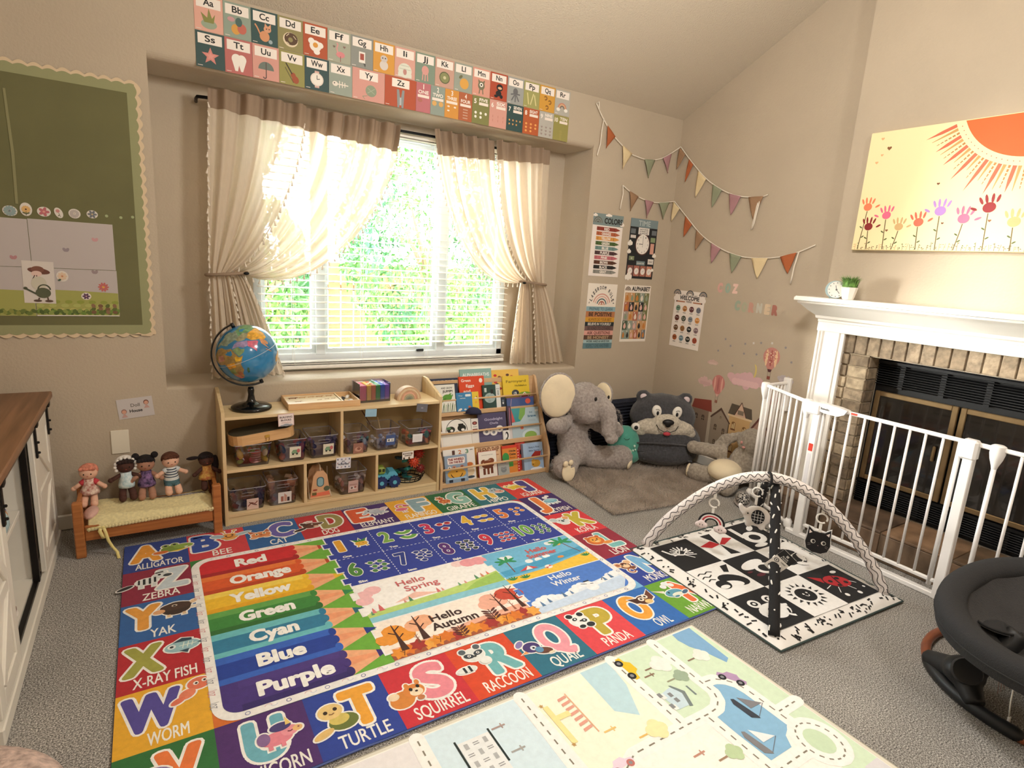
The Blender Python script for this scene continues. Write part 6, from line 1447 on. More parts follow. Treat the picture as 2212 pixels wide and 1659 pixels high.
# animals: drawn in a box about -10..10
CR = {
'ALLIGATOR': 'e 2 -1 5 3 7f9a3c|e 6 0 4 2.2 8fae48|p e8c83a 0 -4 10 -2 4 -4.5|e -1 2 1.6 1.6 9ab05a|e 2.5 2.4 1.6 1.6 9ab05a|e -1 2.2 .7 .7 222|e 2.5 2.6 .7 .7 222|p f0f0e0 6 -1 7 -2.2 8 -.8|e -3 -3.5 3 1.4 d8722c',
'ZEBRA': 'e -1 0 4 2.6 e9ecec|e 4 3 3 2.2 dfe4e4|e 6.3 2.4 1.6 1.2 3a3f44|e 3.4 3.8 .6 .7 111|r -2 0 .9 4.6 22262a|r 0 0 .8 4.8 22262a|r 1.8 .4 .8 4.2 22262a|r -3.8 0 .7 3.6 22262a|e -8.5 -2.6 3 1.1 2a2a2c 25|r -3 -3.6 1.2 2.4 dfe4e4|r 1.5 -3.6 1.2 2.4 dfe4e4|l 22262a .8 2 5.4 5 5.8|e 5.5 5.3 .7 1.2 dfe4e4',
'YAK': 'e 1 0 5 4.4 3c2a20|e 1 1.4 5.4 2.6 4a3428|e -4.6 -.4 2 1.5 e2a878|e 7 2.5 1.4 1.1 e8c9a0 40|e 6.8 -1.2 1.2 .8 e8dcc8|e .5 2 1 .8 c8b8a8|e .5 1.8 .5 .5 111|r -1.5 -4.6 1.2 1.6 e8c9a0|r 3.5 -4.6 1.2 1.6 e8c9a0',
'X-RAY FISH': 'e 0 0 5.4 3.2 9cc4cc|p 2c4a5c -3 2.6 0 4.6 3 3.6 3 2.2|p 2c4a5c 4.6 0 8.6 2.6 7.8 0 8.4 -2.4|e -3.2 .4 1.3 1.3 e8f0f0|e -3.2 .4 .6 .6 1c2a34|l e6f0e4 .35 -1 0 4.4 0|l e6f0e4 .3 0 -1.6 .6 1.8|l e6f0e4 .3 1.4 -1.5 2 1.7|l e6f0e4 .3 2.8 -1.2 3.3 1.3|p 2c4a5c -1 -2.8 1.4 -4.6 2 -2.6',
'WORM': 'e 4.5 3 3.4 2.9 e4785a|e 1 -.8 2.6 2 e98564 40|e -1.6 -3 2.2 1.2 e4785a 30|e 3.6 3.2 .8 .9 f7efe8|e 6 3.8 .8 .9 f7efe8|e 3.7 3.1 .4 .45 3a1a10|e 6.1 3.7 .4 .45 3a1a10',
'VULTURE': 'e 0 0 5 3 8a7cb0|e -4.5 2.6 2 2 d99a90|e -4.8 3 .6 .6 222|p e8a83a -6.2 2.6 -8 1.8 -6 1.6',
'UNICORN': 'e 0 0 4.4 2.6 e88a98|e 3.8 1.6 2.4 2 ee9aa4|e 6 1.6 1.4 1.2 f0c080|e 1.6 4 3 1.7 4a3f78|e -3.4 1 1.8 2.4 8a6a9a|e 6.3 1.8 .3 .3 a05a5a|p f3d27a 3 4 3.4 7.4 4.6 4.2|l 7a3a4a .35 3.2 1.4 3.9 1.1 4.6 1.4|r -2 -2.8 1.2 1.8 e88a98|r 1.4 -2.8 1.2 1.8 e88a98',
'TURTLE': 'e 1.4 -2.4 4.4 3.2 6c7838|e .4 -1 3 2.2 d9c468|e -1.4 3 3.7 3.2 eccb86|e -2.8 3 .65 .75 3a2a1c|e .2 3.5 .65 .75 3a2a1c|e -5 -5 3.2 1.3 e6c078 20|l 8a5a34 .35 -2 1.9 -1.2 1.6 -.4 2',
'SQUIRREL': 'e -3.6 -1.6 4.2 3.6 dc8a3c 20|e -5.8 .6 1.8 1.6 f0d9b8|e 1 .6 3.6 3 e08a40|e 1.6 -.2 2.2 1.8 f4e0c0|e .2 1.4 .6 .8 1a1a1a|e 2.8 2.0 .6 .8 1a1a1a|e -.6 3.4 .8 1.2 e08a40|e 3.2 3.9 .8 1.2 e08a40|e 1.7 .1 .5 .4 3a1a10|e 2 -3.2 1.2 1 c98050',
'RACCOON': 'e 0 1 4 3.2 e9ebe6|e -1.9 .9 1.9 1.2 39434a -20|e 2.1 1.5 1.9 1.2 39434a 15|e -1.7 1 .65 .65 f4f4f0|e 2 1.5 .65 .65 f4f4f0|e -1.7 1 .3 .3 111|e 2 1.5 .3 .3 111|e -3.2 3.8 1.3 1.3 5a646a|e 2.8 4.5 1.3 1.3 5a646a|e -5.8 -5 3.6 1.5 e6e8e4|r -6.4 -5 .9 2.7 2a3036|r -4.4 -5 .9 2.9 2a3036|e 2.4 -3.4 2 1.8 eef0ec|e .2 0 .6 .4 222',
'QUAIL': 'e 0 0 3.4 2.8 4a3a78|e .6 -.6 1.3 1.3 dfe2ea|e .6 -.6 .5 .5 1a1a2a|e -3.4 3.2 2.2 1.2 8c7fb8 40|p eba060 -3 -1 -5.4 -2 -2.6 -2.4|e 3.4 -3.4 3.4 1.7 6a4030 -20|e 2 -2.4 1.6 1.6 5f93b8|e 5.6 -5.4 1.4 .5 f0e0c0',
'PANDA': 'e 0 0 3.9 3.7 f2f2ee|e -2.4 3.6 1.5 1.3 22262a|e 2.6 3.2 1.4 1.3 22262a|e -1.3 1.2 1.2 .9 2c3236 20|e 2 -.8 1.3 1 2c3236|e -1.2 1.2 .45 .45 e8f0f0|e 2 -.8 .45 .45 e8f0f0|e -1 -3.8 1.4 1 22262a|e 2.8 -4 1.8 1.4 2a2e32|e .4 -.6 .5 .4 111',
'OWL': 'e 0 0 3.8 3 5a2f20|p 4a281c -2 2 -7 3 -5 -1 -2 -1.6|p 6a3826 2 2 6.4 5.4 5.6 0 3 -1.6|e -1 .8 1.4 1.4 f0e4d4|e 1.8 1.6 1.4 1.4 f0e4d4|e -1 .8 .6 .6 111|e 1.8 1.6 .6 .6 111|e 1.2 -1.8 2 1.4 ecc884|p e8a040 .2 0 1 .3 .4 -.8',
'NARWHAL': 'e 0 0 4.6 2.6 5fa0b8|e 1 -1.4 3.2 1.3 e8ead8|e -2.2 1 .5 .6 1a2a34|p f0e0d0 -5 2 -8.4 5 -4 3|e 5.4 -1.4 2.2 1 4a6a88 20|e -.6 -2.6 1.4 .6 4a8aa0|e -1 5.6 1 1 eef4f6|e 1.4 7 1.4 1.2 eef4f6|e 3.6 5.4 .9 .9 eef4f6',
'MONKEY': 'e 0 0 3 2.8 7a3f2a|e -3.4 1.6 2 1.9 e8bc90|e 3 2.4 1.8 1.7 e8bc90|e -3.4 1.6 1.2 1.1 b06a48|e .2 -.4 2 1.6 f0cfa4|e -.8 1 .5 .6 111|e 1.2 1.2 .5 .6 111|a 0 -4.6 1.4 2.1 0 330 b0643c|e 2.6 -2.8 1.4 1 7a3f2a',
'LION': 'e 0 0 5 4.4 d9722c|e .2 .4 3.2 2.9 f0a848|e -1.1 1 .5 .6 111|e 1.7 1 .5 .6 111|e .3 -.2 .7 .5 7a3018|e .3 -1.2 1.4 .8 f7cf90|e -3.4 3.4 1.2 1.1 d9722c|e 3.4 3.4 1.2 1.1 d9722c|e 5 -4 3 1.4 e09040',
'KOALA': 'e 0 0 4 3.2 dfe6e8|e -4.4 2.2 2.2 2 c8d2d6|e 3.6 2.4 1.8 1.7 e8a870|e 0 -.4 .9 1.1 2f4850|e -1.6 .6 .5 .5 1a2428|e 1.6 .6 .5 .5 1a2428|e 0 -3 2.6 1.5 e6ecec',
'JELLYFISH': 'e 0 0 4.6 2.8 7ab4cc|e 0 .8 3.4 1.7 98cad8|l dfeef2 .8 -3 -2 -4 -4.6|l dfeef2 .8 -1 -2.4 -1 -5|l dfeef2 .8 1 -2.4 2 -5|l dfeef2 .8 3 -2 4.6 -4.2|e -1 5 1.2 1 eef2f6|e 1.5 6.6 .9 .8 eef2f6',
'IGUANA': 'e 0 0 4.4 3 e8c83a|e -3.4 1.6 2.8 1.7 f0d860|p f4ecb0 -7 4 -5 2 -4 4.4 -3 2.4 -1 4.6 0 2.6 2 4 2.6 1.6 -5 .8|e -4 1.8 .5 .5 222|e 4 -2 3.4 1.2 d8a830 -20|e -2 -3 1.2 1 e8c83a',
'HIPPO': 'e 0 0 4 3 b4c4cc|e 2.4 -1.6 3 2 e0a898|e -1.6 2.6 1 1 9fb0b8|e 1.2 3 1 1 9fb0b8|e -1.4 .8 .5 .6 222|e .8 1.2 .5 .6 222|e 3.2 -1.4 .5 .5 7a4a44',
'GIRAFFE': 'e 0 -2 3.6 2.6 c8622e|e -1.4 2.4 2.4 1.8 d0703a|r -1 0 1.6 4 c8622e|e -3 1.9 1 .8 ecc08a|e -1.2 2.8 .4 .5 111|l c8622e .5 -2 4 -2.4 5.8|l c8622e .5 -.6 4 -.2 5.8|e .8 -2 .8 .6 e8a860|e -1.4 -2.4 .8 .7 e8a860|r -2 -4.8 .9 2 e8b070|r 1.6 -4.8 .9 2 e8b070',
'FLAMINGO': 'a -1 1.6 1.8 3 20 220 e4788a|e 1.6 1.6 1.4 1.1 d85a68|e -2 -2.4 3.4 1.8 e0708a|p 3a2a2c 2.6 1.6 4.2 .6 2.4 .4|l e0a0a0 .5 -2 -4 -2 -7|l e0a0a0 .5 -.6 -4 -.2 -7',
'ELEPHANT': 'e 0 0 4.4 3 b4bcc8|e -3.6 1.2 2.8 2.2 c2cad4|e 4.4 1.6 2.8 1.4 d9c4cc 30|e -4 1.4 .5 .6 222|e -6.6 -.8 1.6 .8 b4bcc8 40|e 4 -2.6 1.8 .8 c8d0da|r -1.6 -3.4 1.3 2 aab2be|r 1.6 -3.4 1.3 2 aab2be',
'DOG': 'e -1 0 3.8 3 5f3324|e 2.6 .8 2.4 1.3 6a3a28|e 4.6 1 .8 .6 1c1214|e 0 1.2 .5 .6 e8ddd0|e -3.8 2 1.4 2.2 4a281c 40|e -6.6 -3 3.4 1.1 3a2420 20|e 1.4 -1.8 1.4 1 d9b49a|l efe4da .5 -4 3.4 -2 5 1 4.4',
'CAT': 'e 0 0 4.4 2.9 e08a50|p c06a44 -4.4 1.6 -5.6 5.2 -2 3|p c06a44 1.6 2.8 3.6 5.2 4.4 1.8|e -1.8 .6 .9 1 f4e8c8|e 1.6 1 .9 1 f4e8c8|e -1.8 .6 .4 .6 222|e 1.6 1 .4 .6 222|e -3.4 -2.6 1.6 1 e8a070|e 2.6 -2.8 1.6 1 e8a070|e 0 -.6 .5 .4 8a3a2a',
'BEE': 'e 0 0 4 3.2 e8a04a|e -5 1.4 3 1.7 a8c4d4 -20|e 6 1 3.8 1.3 b0c8d0 15|e -1.4 .6 .5 .6 222|e 1.4 .9 .5 .6 222|l e8b060 .5 -1.4 3 -2.4 5.8|l e8b060 .5 1.6 3 2.6 5.6|e -2.4 6 .8 .7 e8a04a|e 2.7 5.8 .8 .7 e8a04a|l 8a4a20 .5 -1.4 -.8 0 -1.4 1.4 -.6|e 0 -3 2.4 1 e8b060'}
TL = {}
order = [(0, c) for c in range(9)]+[(r, 8) for r in range(1, 6)]+[(5, c) for c in range(7, -1, -1)]+[(r, 0) for r in range(4, 0, -1)]
words_ = ['ALLIGATOR', 'BEE', 'CAT', 'DOG', 'ELEPHANT', 'FLAMINGO', 'GIRAFFE', 'HIPPO', 'IGUANA', 'JELLYFISH', 'KOALA', 'LION', 'MONKEY', 'NARWHAL', 'OWL', 'PANDA', 'QUAIL', 'RACCOON', 'SQUIRREL', 'TURTLE', 'UNICORN', 'VULTURE', 'WORM', 'X-RAY FISH', 'YAK', 'ZEBRA']
bgs = ['26408f', 'd23c44', '2561a0', 'bb2730', '43246c', 'eeb133', '1f6b3c', '24707e', 'd6382f', '3d2068', 'd9323c', '96203a', '27409a', '6aa32e', '2e6cbb', 'e2474e', '2b7189', 'dc4a24', 'd0303a', '2a429c', '4f2a6c', '2d7036', 'e8ad2c', 'b5222c', '2d62a4', '8e1f3c']
fills = ['eea035', '2c4fa8', '6a5fb0', '9a8f52', 'dc5a2e', '8fb0bc', '8cc0b4', 'e8c04a', '4a3f8c', 'e8803a', 'c8b83c', '7cc0c0', '7ab4e0', 'e8703a', 'f0a63a', 'c2ab3c', 'f0a0ac', '74b8bc', 'ee8f9c', 'f0a838', '6fb2c2', 'e87a3c', '544a9c', 'a3a348', 'e8a040', 'c9d6de']
apos = {'ALLIGATOR': (5, 3), 'BEE': (6, 4), 'CAT': (-6, 0), 'DOG': (-6, 0), 'ELEPHANT': (5, 3), 'FLAMINGO': (-5, 2), 'GIRAFFE': (-5, 2), 'HIPPO': (6, 2), 'IGUANA': (-5, 3), 'JELLYFISH': (5, 2), 'KOALA': (-6, 3), 'LION': (-4, 3), 'MONKEY': (-8, 3), 'NARWHAL': (-4, 2), 'OWL': (5, 4), 'PANDA': (-6, 5), 'QUAIL': (-8, 0), 'RACCOON': (-4, 5), 'SQUIRREL': (-6, -1), 'TURTLE': (-5, 0), 'UNICORN': (3, 0), 'VULTURE': (-4, 2), 'WORM': (6, 5), 'X-RAY FISH': (7, 4), 'YAK': (5, 3), 'ZEBRA': (-3, 2)}
lx = {'BEE': -5, 'CAT': 4, 'DOG': 4, 'ALLIGATOR': -4, 'ELEPHANT': -5, 'FLAMINGO': 5, 'GIRAFFE': 4, 'HIPPO': -3, 'IGUANA': 3, 'JELLYFISH': -5, 'KOALA': 5, 'LION': 4, 'MONKEY': 5, 'NARWHAL': 4, 'OWL': -3, 'PANDA': 3, 'QUAIL': 3, 'RACCOON': 4, 'SQUIRREL': 3, 'TURTLE': 3, 'WORM': -3, 'X-RAY FISH': -5, 'YAK': -5, 'ZEBRA': 5, 'UNICORN': 0, 'VULTURE': 3}
rt_ = random.Random(9)
for (r, c), wd, bgc, fc in zip(order, words_, bgs, fills):
    x0 = X0+c*cw; y1 = Y1-r*ch; cx, cy = x0+cw/2, y1-ch/2; A.z = 1
    A.rect(x0, y1-ch, x0+cw, y1, bgc); u = cw/24
    LX, LY, LH = cx+lx[wd]*u, cy-4.5*u, 14.5*u
    lw = {'I': 7, 'M': 13, 'W': 15, 'L': 8.5, 'J': 8}.get(wd[0], 11)*u
    A.z = 3; A.text(wd[0], LX, LY, LH, fc, w=lw, bold=.055, out='f6f3ee', ow=.045)
    rgb = lin(fc); dk = tuple(q*.72 for q in rgb); lt = tuple(min(1, q*1.5+.05) for q in rgb)
    A.z = 5; A.at(cx+apos[wd][0]*u*.9, cy+(apos[wd][1]+1)*u, u*.98); zz = A.z
    A.dsl(CR[wd], grow=.55, over='f6f3ee'); A.dsl(CR[wd]); A.at()
    A.z = 3; th_ = 5.2*u; tw = min(17.5, 2.35*len(wd)+.8)*u
    A.text(wd[0]+wd[1:], cx+1.0*u, y1-ch+1.5*u, 5.0*u, 'f4f1ea', w=tw, bold=.012)
# speckle texture inside letters (light waves) as short strokes kept within the stems
# inner frame band
fx0, fx1, fy0, fy1, R_ = .092, 1.764, 1.588, 2.612, .080
A.z = 2
for (a, b_, c_) in ((fx0-.012, fy0-.012, 'd8722c'), ):
    pass
# corner fillers between the tiles and the rounded band
cc = {0: ('2f7a34', fx0, fy1), 1: ('b02438', fx1, fy1), 2: ('d8722c', fx0, fy0), 3: ('7ab4e0', fx1, fy0)}
for k, (c_, x, y) in cc.items():
    sx = 1 if k in (0, 2) else -1; sy = -1 if k in (0, 1) else 1
    A.z = 2; A.rect(min(x, x+sx*.07), min(y, y+sy*.07), max(x, x+sx*.07), max(y, y+sy*.07), c_)
A.z = 9; A.rrect(fx0, fy0, fx1, fy1, R_, 'f5f3f0', 8)
rs = random.Random(3)
def mark(x, y, rot, k):
    A.at(x, y, 1, rot); A.z = 10
    if k % 2: A.arc(0, 0, .0055, .0080, 0, 2*PI, ('8a8fb8', '6f74a0')[k % 4 > 1], 10)
    else: A.arc(0, 0, .010, .0118, .3, PI-.3, 'dca4a8', 6); A.z = 10; A.arc(.016, .006, .009, .0106, PI+.3, 2*PI-.3, 'b8c0dc', 6)
    A.at()
for i in range(27): 
    x = fx0+.09+i*.0575; mark(x, fy1-.016, 0, i); mark(x, fy0+.016, 0, i+1)
for i in range(15):
    y = fy0+.09+i*.057; mark(fx1-.016, y, PI/2, i)
    A.z = 10; A.text('20|', fx0+.016, y, .020, 'cf8a90' if i % 2 else '8a8a92', w=.026, bold=0, rot=PI/2)
ix0, ix1, iy0, iy1, ir = fx0+.030, fx1-.030, fy0+.030, fy1-.030, .050
A.z = 11; A.rrect(ix0, iy0, ix1, iy1, ir, '6fb03a', 8)
# clip helper for the rounded inner panel corners is avoided: pencils' end corners are rounded polygons
px1 = .500; ph = (iy1-iy0)/7
pc = ['cf222a', 'df5a22', 'f3c22c', '3d8a3c', '2f7fa4', '1d3f9c', '46307e']
hl = ['e0353a', 'ea7a34', 'f9d858', '63a850', '6cc0c8', '3464c4', '5f4590']
dk_ = ['a81820', 'c04418', 'e8aa18', '2f6e30', '2a6f8c', '16307c', '35246a']
nm_ = ['Red', 'Orange', 'Yellow', 'Green', 'Cyan', 'Blue', 'Purple']
for i in range(7):
    ya = iy1-(i+1)*ph; yb = ya+ph; A.z = 12
    if i == 0: P = [(ix0, ya), (px1, ya), (px1, yb)]+[(ix0+ir+ir*math.cos(a), yb-ir+ir*math.sin(a)) for a in [PI/2+PI/2*k/6 for k in range(7)]]
    elif i == 6: P = [(px1, ya), (px1, yb), (ix0, yb)]+[(ix0+ir+ir*math.cos(a), ya+ir+ir*math.sin(a)) for a in [PI+PI/2*k/6 for k in range(7)]]
    else: P = [(ix0, ya), (px1, ya), (px1, yb), (ix0, yb)]
    A.poly(P, pc[i])
    dx = ir if i in (0, 6) else .002
    if i not in (0,): A.z = 13; A.rect(ix0+(dx if i == 6 else 0), yb-ph*.26, px1, yb, hl[i] if i != 6 else '4c3684')
    A.z = 13; A.rect(ix0+(dx if i == 6 else 0), ya, px1, ya+ph*.20, dk_[i] if i not in (4, 5) else hl[i])
    # scalloped shoulder and wood cone
    ym = (ya+yb)/2; tipx = .648
    A.z = 14; cone = [(px1-.002, yb)]+[(px1-.002, ya)]+[(tipx, ym)]
    A.poly(cone, 'f2b184'); A.z = 15; A.poly([(px1-.002, ym+ph*.16), (px1-.002, ym-ph*.16), (tipx, ym)], 'f0a074')
    q = .70; A.z = 16; A.poly([(px1+(tipx-px1)*q, ym+ph/2*(1-q)), (px1+(tipx-px1)*q, ym-ph/2*(1-q)), (tipx, ym)], ('b8402c', 'c04a26', 'f0c030', '2f8a50', '2a6a7a', '1d3a8c', '3a2a78')[i])
    for k in range(3): A.z = 17; A.e(px1-.002, ya+ph*(k+.5)/3, .013, ph/6.2, pc[i] if k != 0 else (dk_[i] if i not in (4, 5) else hl[i]), n=14)
    A.z = 18; A.text(nm_[i], .318+(.02 if i in (1, 6) else 0), ym-.027, .062, 'fbfaf6', w=[.125, .235, .225, .195, .165, .155, .235][i], bold=.05)
# puzzle panels (right block)
qx0 = .640; midx = 1.245; rows_y = [iy1, 2.125, 1.850, iy0]
def panelrect(x0, y0, x1, y1, c, corner=None):
    A.rect(x0, y0, x1, y1, c) if not corner else None
    if corner == 'tr': A.poly([(x0, y0), (x1, y0)]+[(x1-ir+ir*math.cos(a), y1-ir+ir*math.sin(a)) for a in [PI/2*k/6 for k in range(7)]]+[(x0, y1)], c)
    if corner == 'br': A.poly([(x0, y1), (x0, y0)]+[(x1-ir+ir*math.cos(a), y0+ir+ir*math.sin(a)) for a in [-PI/2+PI/2*k/6 for k in range(7)]]+[(x1, y1)], c)
A.z = 13
def teeth(x, y0, y1, c, n, dz=0):
    for k in range(n):
        yc = y0+(y1-y0)*(k+.5)/n; A.z = 17+dz; A.rect(x-.022, yc-.020, x+.004, yc+.020, c); 
A.z = 15; panelrect(qx0, 2.125, ix1, iy1, 'f6f4f1', 'tr')
A.z = 16; panelrect(qx0+.006, 2.127, ix1, iy1, '2c3f9e', 'tr')
for k, yc in enumerate((2.50, 2.39, 2.27, 2.17)): A.z = 17; A.rect(qx0-.022, yc-.026, qx0+.01, yc+.026, 'f6f4f1'); A.rect(qx0-.015, yc-.020, qx0+.012, yc+.020, '2c3f9e')
ng = 5; gw = (ix1-qx0)/ng; gy = (iy1+2.125)/2
for k in range(1, ng):
    for q in range(22): yy = 2.13+q*(iy1-2.13)/22; A.z = 17; A.rect(qx0+k*gw-.0022, yy+.004, qx0+k*gw+.0022, yy+.014, 'e8ecf4')
for q in range(54): xx = qx0+.01+q*(ix1-qx0-.01)/54; A.z = 17; A.rect(xx+.003, gy-.002, xx+.013, gy+.002, 'e8ecf4')
items = {1: ('e3a32c', 'e 0 0 5 4 e8b23c|p 3f8a3c -4 3 -6 8 -1 5 0 9 1 5 6 8 4 3|e -1.6 .4 .5 .5 7a4a10|e 1.6 .4 .5 .5 7a4a10|l e8b23c 1 -3 -3 -4 -6|l e8b23c 1 3 -3 4 -6', 1),
 2: ('7fb050', 'a 0 3 3 6 200 340 6fae4a', 2), 3: ('c8285a', 'e 0 0 4.4 4 c83248|e 0 2 3 1.6 8a2030|l f0e0e0 1 -4 -1 -6 2|l f0e0e0 1 4 -1 6 2', 3), 4: ('e8bc3a', 'e 0 0 5 3.4 ecc050|l f6f0e0 1 -4 0 -7 3', 4), 5: ('e8803a', 'e 0 0 4.4 3.6 e89044|e 0 3 2 1.4 f0b070', 5),
 6: ('4f8a3c', 'e 0 0 4 4.4 4f8a4a|l f4f4f0 1 -4 0 -7 3|l f4f4f0 1 4 0 7 -3', 6), 7: ('233a8c', 'e 0 0 4.6 3.8 223a8a|l f4f4f0 1 -4 0 -7 2', 7), 8: ('5a2a7c', 'e 0 0 4.4 4 24303a|e 0 2 2.6 1.4 55707c|l f4f4f0 1 4 0 7 2', 8), 9: ('cc2a48', 'e 0 0 4 3.6 cc3a4c|e 0 3 1.4 1 6a8a3a', 9), 10: ('6fae4a', 'p 3a7a44 0 4.4 4.4 0 0 -4.4 -4.4 0|e 0 0 1.6 1.6 5fa05a', 10)}
nw = ['One', 'Two', 'Three', 'Four', 'Five', 'Six', 'Seven', 'Eight', 'Nine', 'Ten']
for n_ in range(1, 11):
    col, code, cnt = items[n_]; k = (n_-1) % 5; rowt = n_ <= 5; x0 = qx0+k*gw; yt = iy1 if rowt else gy; yb_ = gy if rowt else 2.125
    cx, cy = x0+gw/2, (yt+yb_)/2; A.z = 18
    A.text(str(n_), x0+gw*(.25 if n_ < 10 else .30), cy-.040, .105, col, w=.052 if n_ != 1 else .034, bold=.035, out='f4f2ee', ow=.030) if n_ < 10 else A.text('10', x0+gw*.27, cy-.030, .10, col, w=.085, bold=.035, out='f4f2ee', ow=.03)
    A.z = 18; A.text(nw[n_-1], x0+gw*.27, yb_+.012, .016, 'f4f2ee', w=.040, bold=.05)
    colsN = 1 if cnt < 3 else (2 if cnt < 9 and cnt != 9 else 3 if cnt == 9 else 2)
    rN = math.ceil(cnt/colsN); s_ = .0058 if cnt == 1 else (.0038 if cnt < 5 else .0029)
    for q in range(cnt):
        gx = x0+gw*.70+((q % colsN)-(colsN-1)/2)*(.043 if colsN == 2 else .031)+(.010 if (q//colsN) % 2 else 0); gy_ = cy+(rN/2-.5-(q//colsN))*(.105/max(1, rN))*1.0
        A.z = 18; A.at(gx, gy_, s_ if cnt != 2 else .0075); A.dsl(code, grow=1.1, over='f4f2ee'); A.dsl(code); A.at()
# four seasons
def season(x0, y0, x1, y1, base, corner=None):
    A.z = 15; panelrect(x0, y0, x1, y1, 'f8f6f3', corner); A.z = 16
    panelrect(x0+.004, y0+.003, x1, y1-.003, base, corner)
    for yc in (y0+(y1-y0)*.30, y0+(y1-y0)*.72): A.z = 17; A.rect(x0-.020, yc-.028, x0+.008, yc+.028, 'f8f6f3'); A.rect(x0-.014, yc-.022, x0+.010, yc+.022, base)
def blobs(pts, r, c, z=20):
    for x, y in pts: A.z = z; A.e(x, y, r, r*.85, c, n=12)
def tree(x, y, s_, c):
    A.z = 24; A.poly([(x-.010*s_, y), (x+.010*s_, y), (x, y+.032*s_)], c); A.z = 24; A.poly([(x-.007*s_, y+.014*s_), (x+.007*s_, y+.014*s_), (x, y+.040*s_)], c)
# autumn first (drawn below the others), then spring
season(qx0, iy0, midx, 1.850, 'fdf1e4')
x0, y0, x1, y1 = qx0, iy0+.003, midx, 1.847
A.z = 17; A.poly([(x0, y0), (x1, y0), (x1, y0+.10), (x0+.35, y0+.088), (x0+.2, y0+.065), (x0, y0+.06)], 'f0b49a')
A.z = 18; A.poly([(x0, y0), (x1, y0), (x1, y0+.055), (x0+.4, y0+.068), (x0+.15, y0+.035), (x0, y0+.04)], 'a85a3a')
blobs([(x0+.05, y0+.15), (x0+.08, y0+.12), (x0+.02, y0+.12)], .045, 'ee9a34', 17); blobs([(x0+.17, y0+.165), (x0+.14, y0+.15)], .045, 'f4b48c', 17)
blobs([(x1-.06, y1-.045), (x1-.03, y1-.06)], .048, 'cc4a34', 17); blobs([(x1-.14, y1-.05), (x1-.16, y1-.08), (x1-.11, y1-.075)], .042, 'f2b49c', 17)
A.z = 19; 
for k in range(16):
    x = x0+.02+k*.037; A.z = 19; A.poly(star_pts(x+.01, y0+.030+.006*(k % 3), .034, 6, .62, k*.7), ('ea9430', 'e07a26', 'a8322c', 'f0a848')[k % 4])
def trunk(x, y, h, wd, c='4a271c'):
    A.z = 22; A.poly([(x-wd, y), (x+wd, y), (x+wd*.35, y+h*.5), (x+wd*.1, y+h), (x-wd*.1, y+h), (x-wd*.35, y+h*.5)], c)
    for q, d_ in ((.45, 1), (.6, -1), (.75, 1)): A.z = 22; A.line([(x, y+h*q), (x+d_*h*.16, y+h*(q+.14))], wd*.35, c)
trunk(x0+.055, y0+.035, .155, .014); trunk(x0+.145, y0+.06, .15, .014); trunk(x0+.115, y0+.05, .055, .006, '8a4a34')
trunk(x1-.035, y0+.07, .17, .011); trunk(x1-.115, y0+.075, .135, .009); trunk(x1-.075, y0+.07, .07, .005, 'a8604a')
def fern(x, y, s_, c='5a2a22'):
    A.z = 23; A.line([(x, y), (x, y+.06*s_)], .003*s_, c)
    for q in range(4):
        for d_ in (-1, 1): A.z = 23; A.e(x+d_*.014*s_, y+(.014+.013*q)*s_, .014*s_, .0045*s_, c, d_*.6, 10)
fern(x0+.275, y0+.012, 1.1); fern(x0+.428, y0+.045, 1.2); 
for x, y in ((x0+.18, y0+.02), (x0+.27, y0+.03), (x0+.46, y0+.02), (x0+.04, y0+.01)):
    A.z = 23; A.line([(x, y), (x+.012, y+.03)], .0025, '5f3018'); A.line([(x+.006, y+.015), (x-.006, y+.028)], .002, '5f3018')
A.z = 25; A.text('Hello', x0+.265, y0+.140, .040, '3a2420', w=.130, bold=.02); A.text('Autumn', x0+.280, y0+.088, .042, '3a2420', w=.190, bold=.02)
season(qx0, 1.850, midx, 2.125, 'fefcf9')
x0, y0, x1, y1 = qx0, 1.853, midx, 2.122
A.z = 17; A.poly([(x0+.12, y0+.085), (x0+.22, y0+.125), (x0+.31, y0+.085)], 'f7c8b8'); A.z = 17; A.poly([(x0, y0), (x1, y0), (x1, y0+.05), (x0, y0+.042)], '8fcede')
A.z = 18; A.poly([(x0, y0+.032), (x0+.3, y0+.040), (x1, y0+.040), (x1, y0+.125), (x1-.12, y0+.100), (x0+.3, y0+.078), (x0, y0+.062)], 'c2dd7c'); A.z = 19; A.poly([(x1-.2, y0+.042), (x1, y0+.042), (x1, y0+.115), (x1-.12, y0+.085)], 'a3cb62')
blobs([(x0+.03, y1-.08), (x0+.07, y1-.06), (x0+.02, y1-.12)], .036, 'f7c2c4', 17); blobs([(x1-.03, y1-.035), (x1-.08, y1-.03)], .040, 'f3a6ae', 17); blobs([(x1-.13, y1-.02)], .03, 'fbdcda', 17)
for i, (x, yy, s_, c) in enumerate(((.03, .055, .9, 'e07878'), (.06, .058, 1.2, 'd86a6a'), (.02, .045, .7, '5f9a70'), (.16, .07, .6, 'e8a090'), (.185, .07, .9, '4f8f6a'), (.31, .08, .9, 'e07878'), (.33, .083, .6, 'e8a090'), (.41, .085, .7, '6fa878'), (.44, .09, .6, 'e8a090'), (.50, .10, .9, '5f9a70'), (.53, .105, .8, 'e09070'), (.56, .112, .7, 'e07858'))): tree(x0+x, y0+yy, s_, c)
A.z = 25; A.text('Hello', x0+.235, y0+.190, .038, 'd06a6c', w=.125, bold=.015); A.text('Spring', x0+.265, y0+.140, .038, 'd06a6c', w=.150, bold=.015)
season(midx, iy0, ix1, 1.850, '4f80d4', 'br')
x0, y0, x1, y1 = midx, iy0+.003, ix1, 1.847
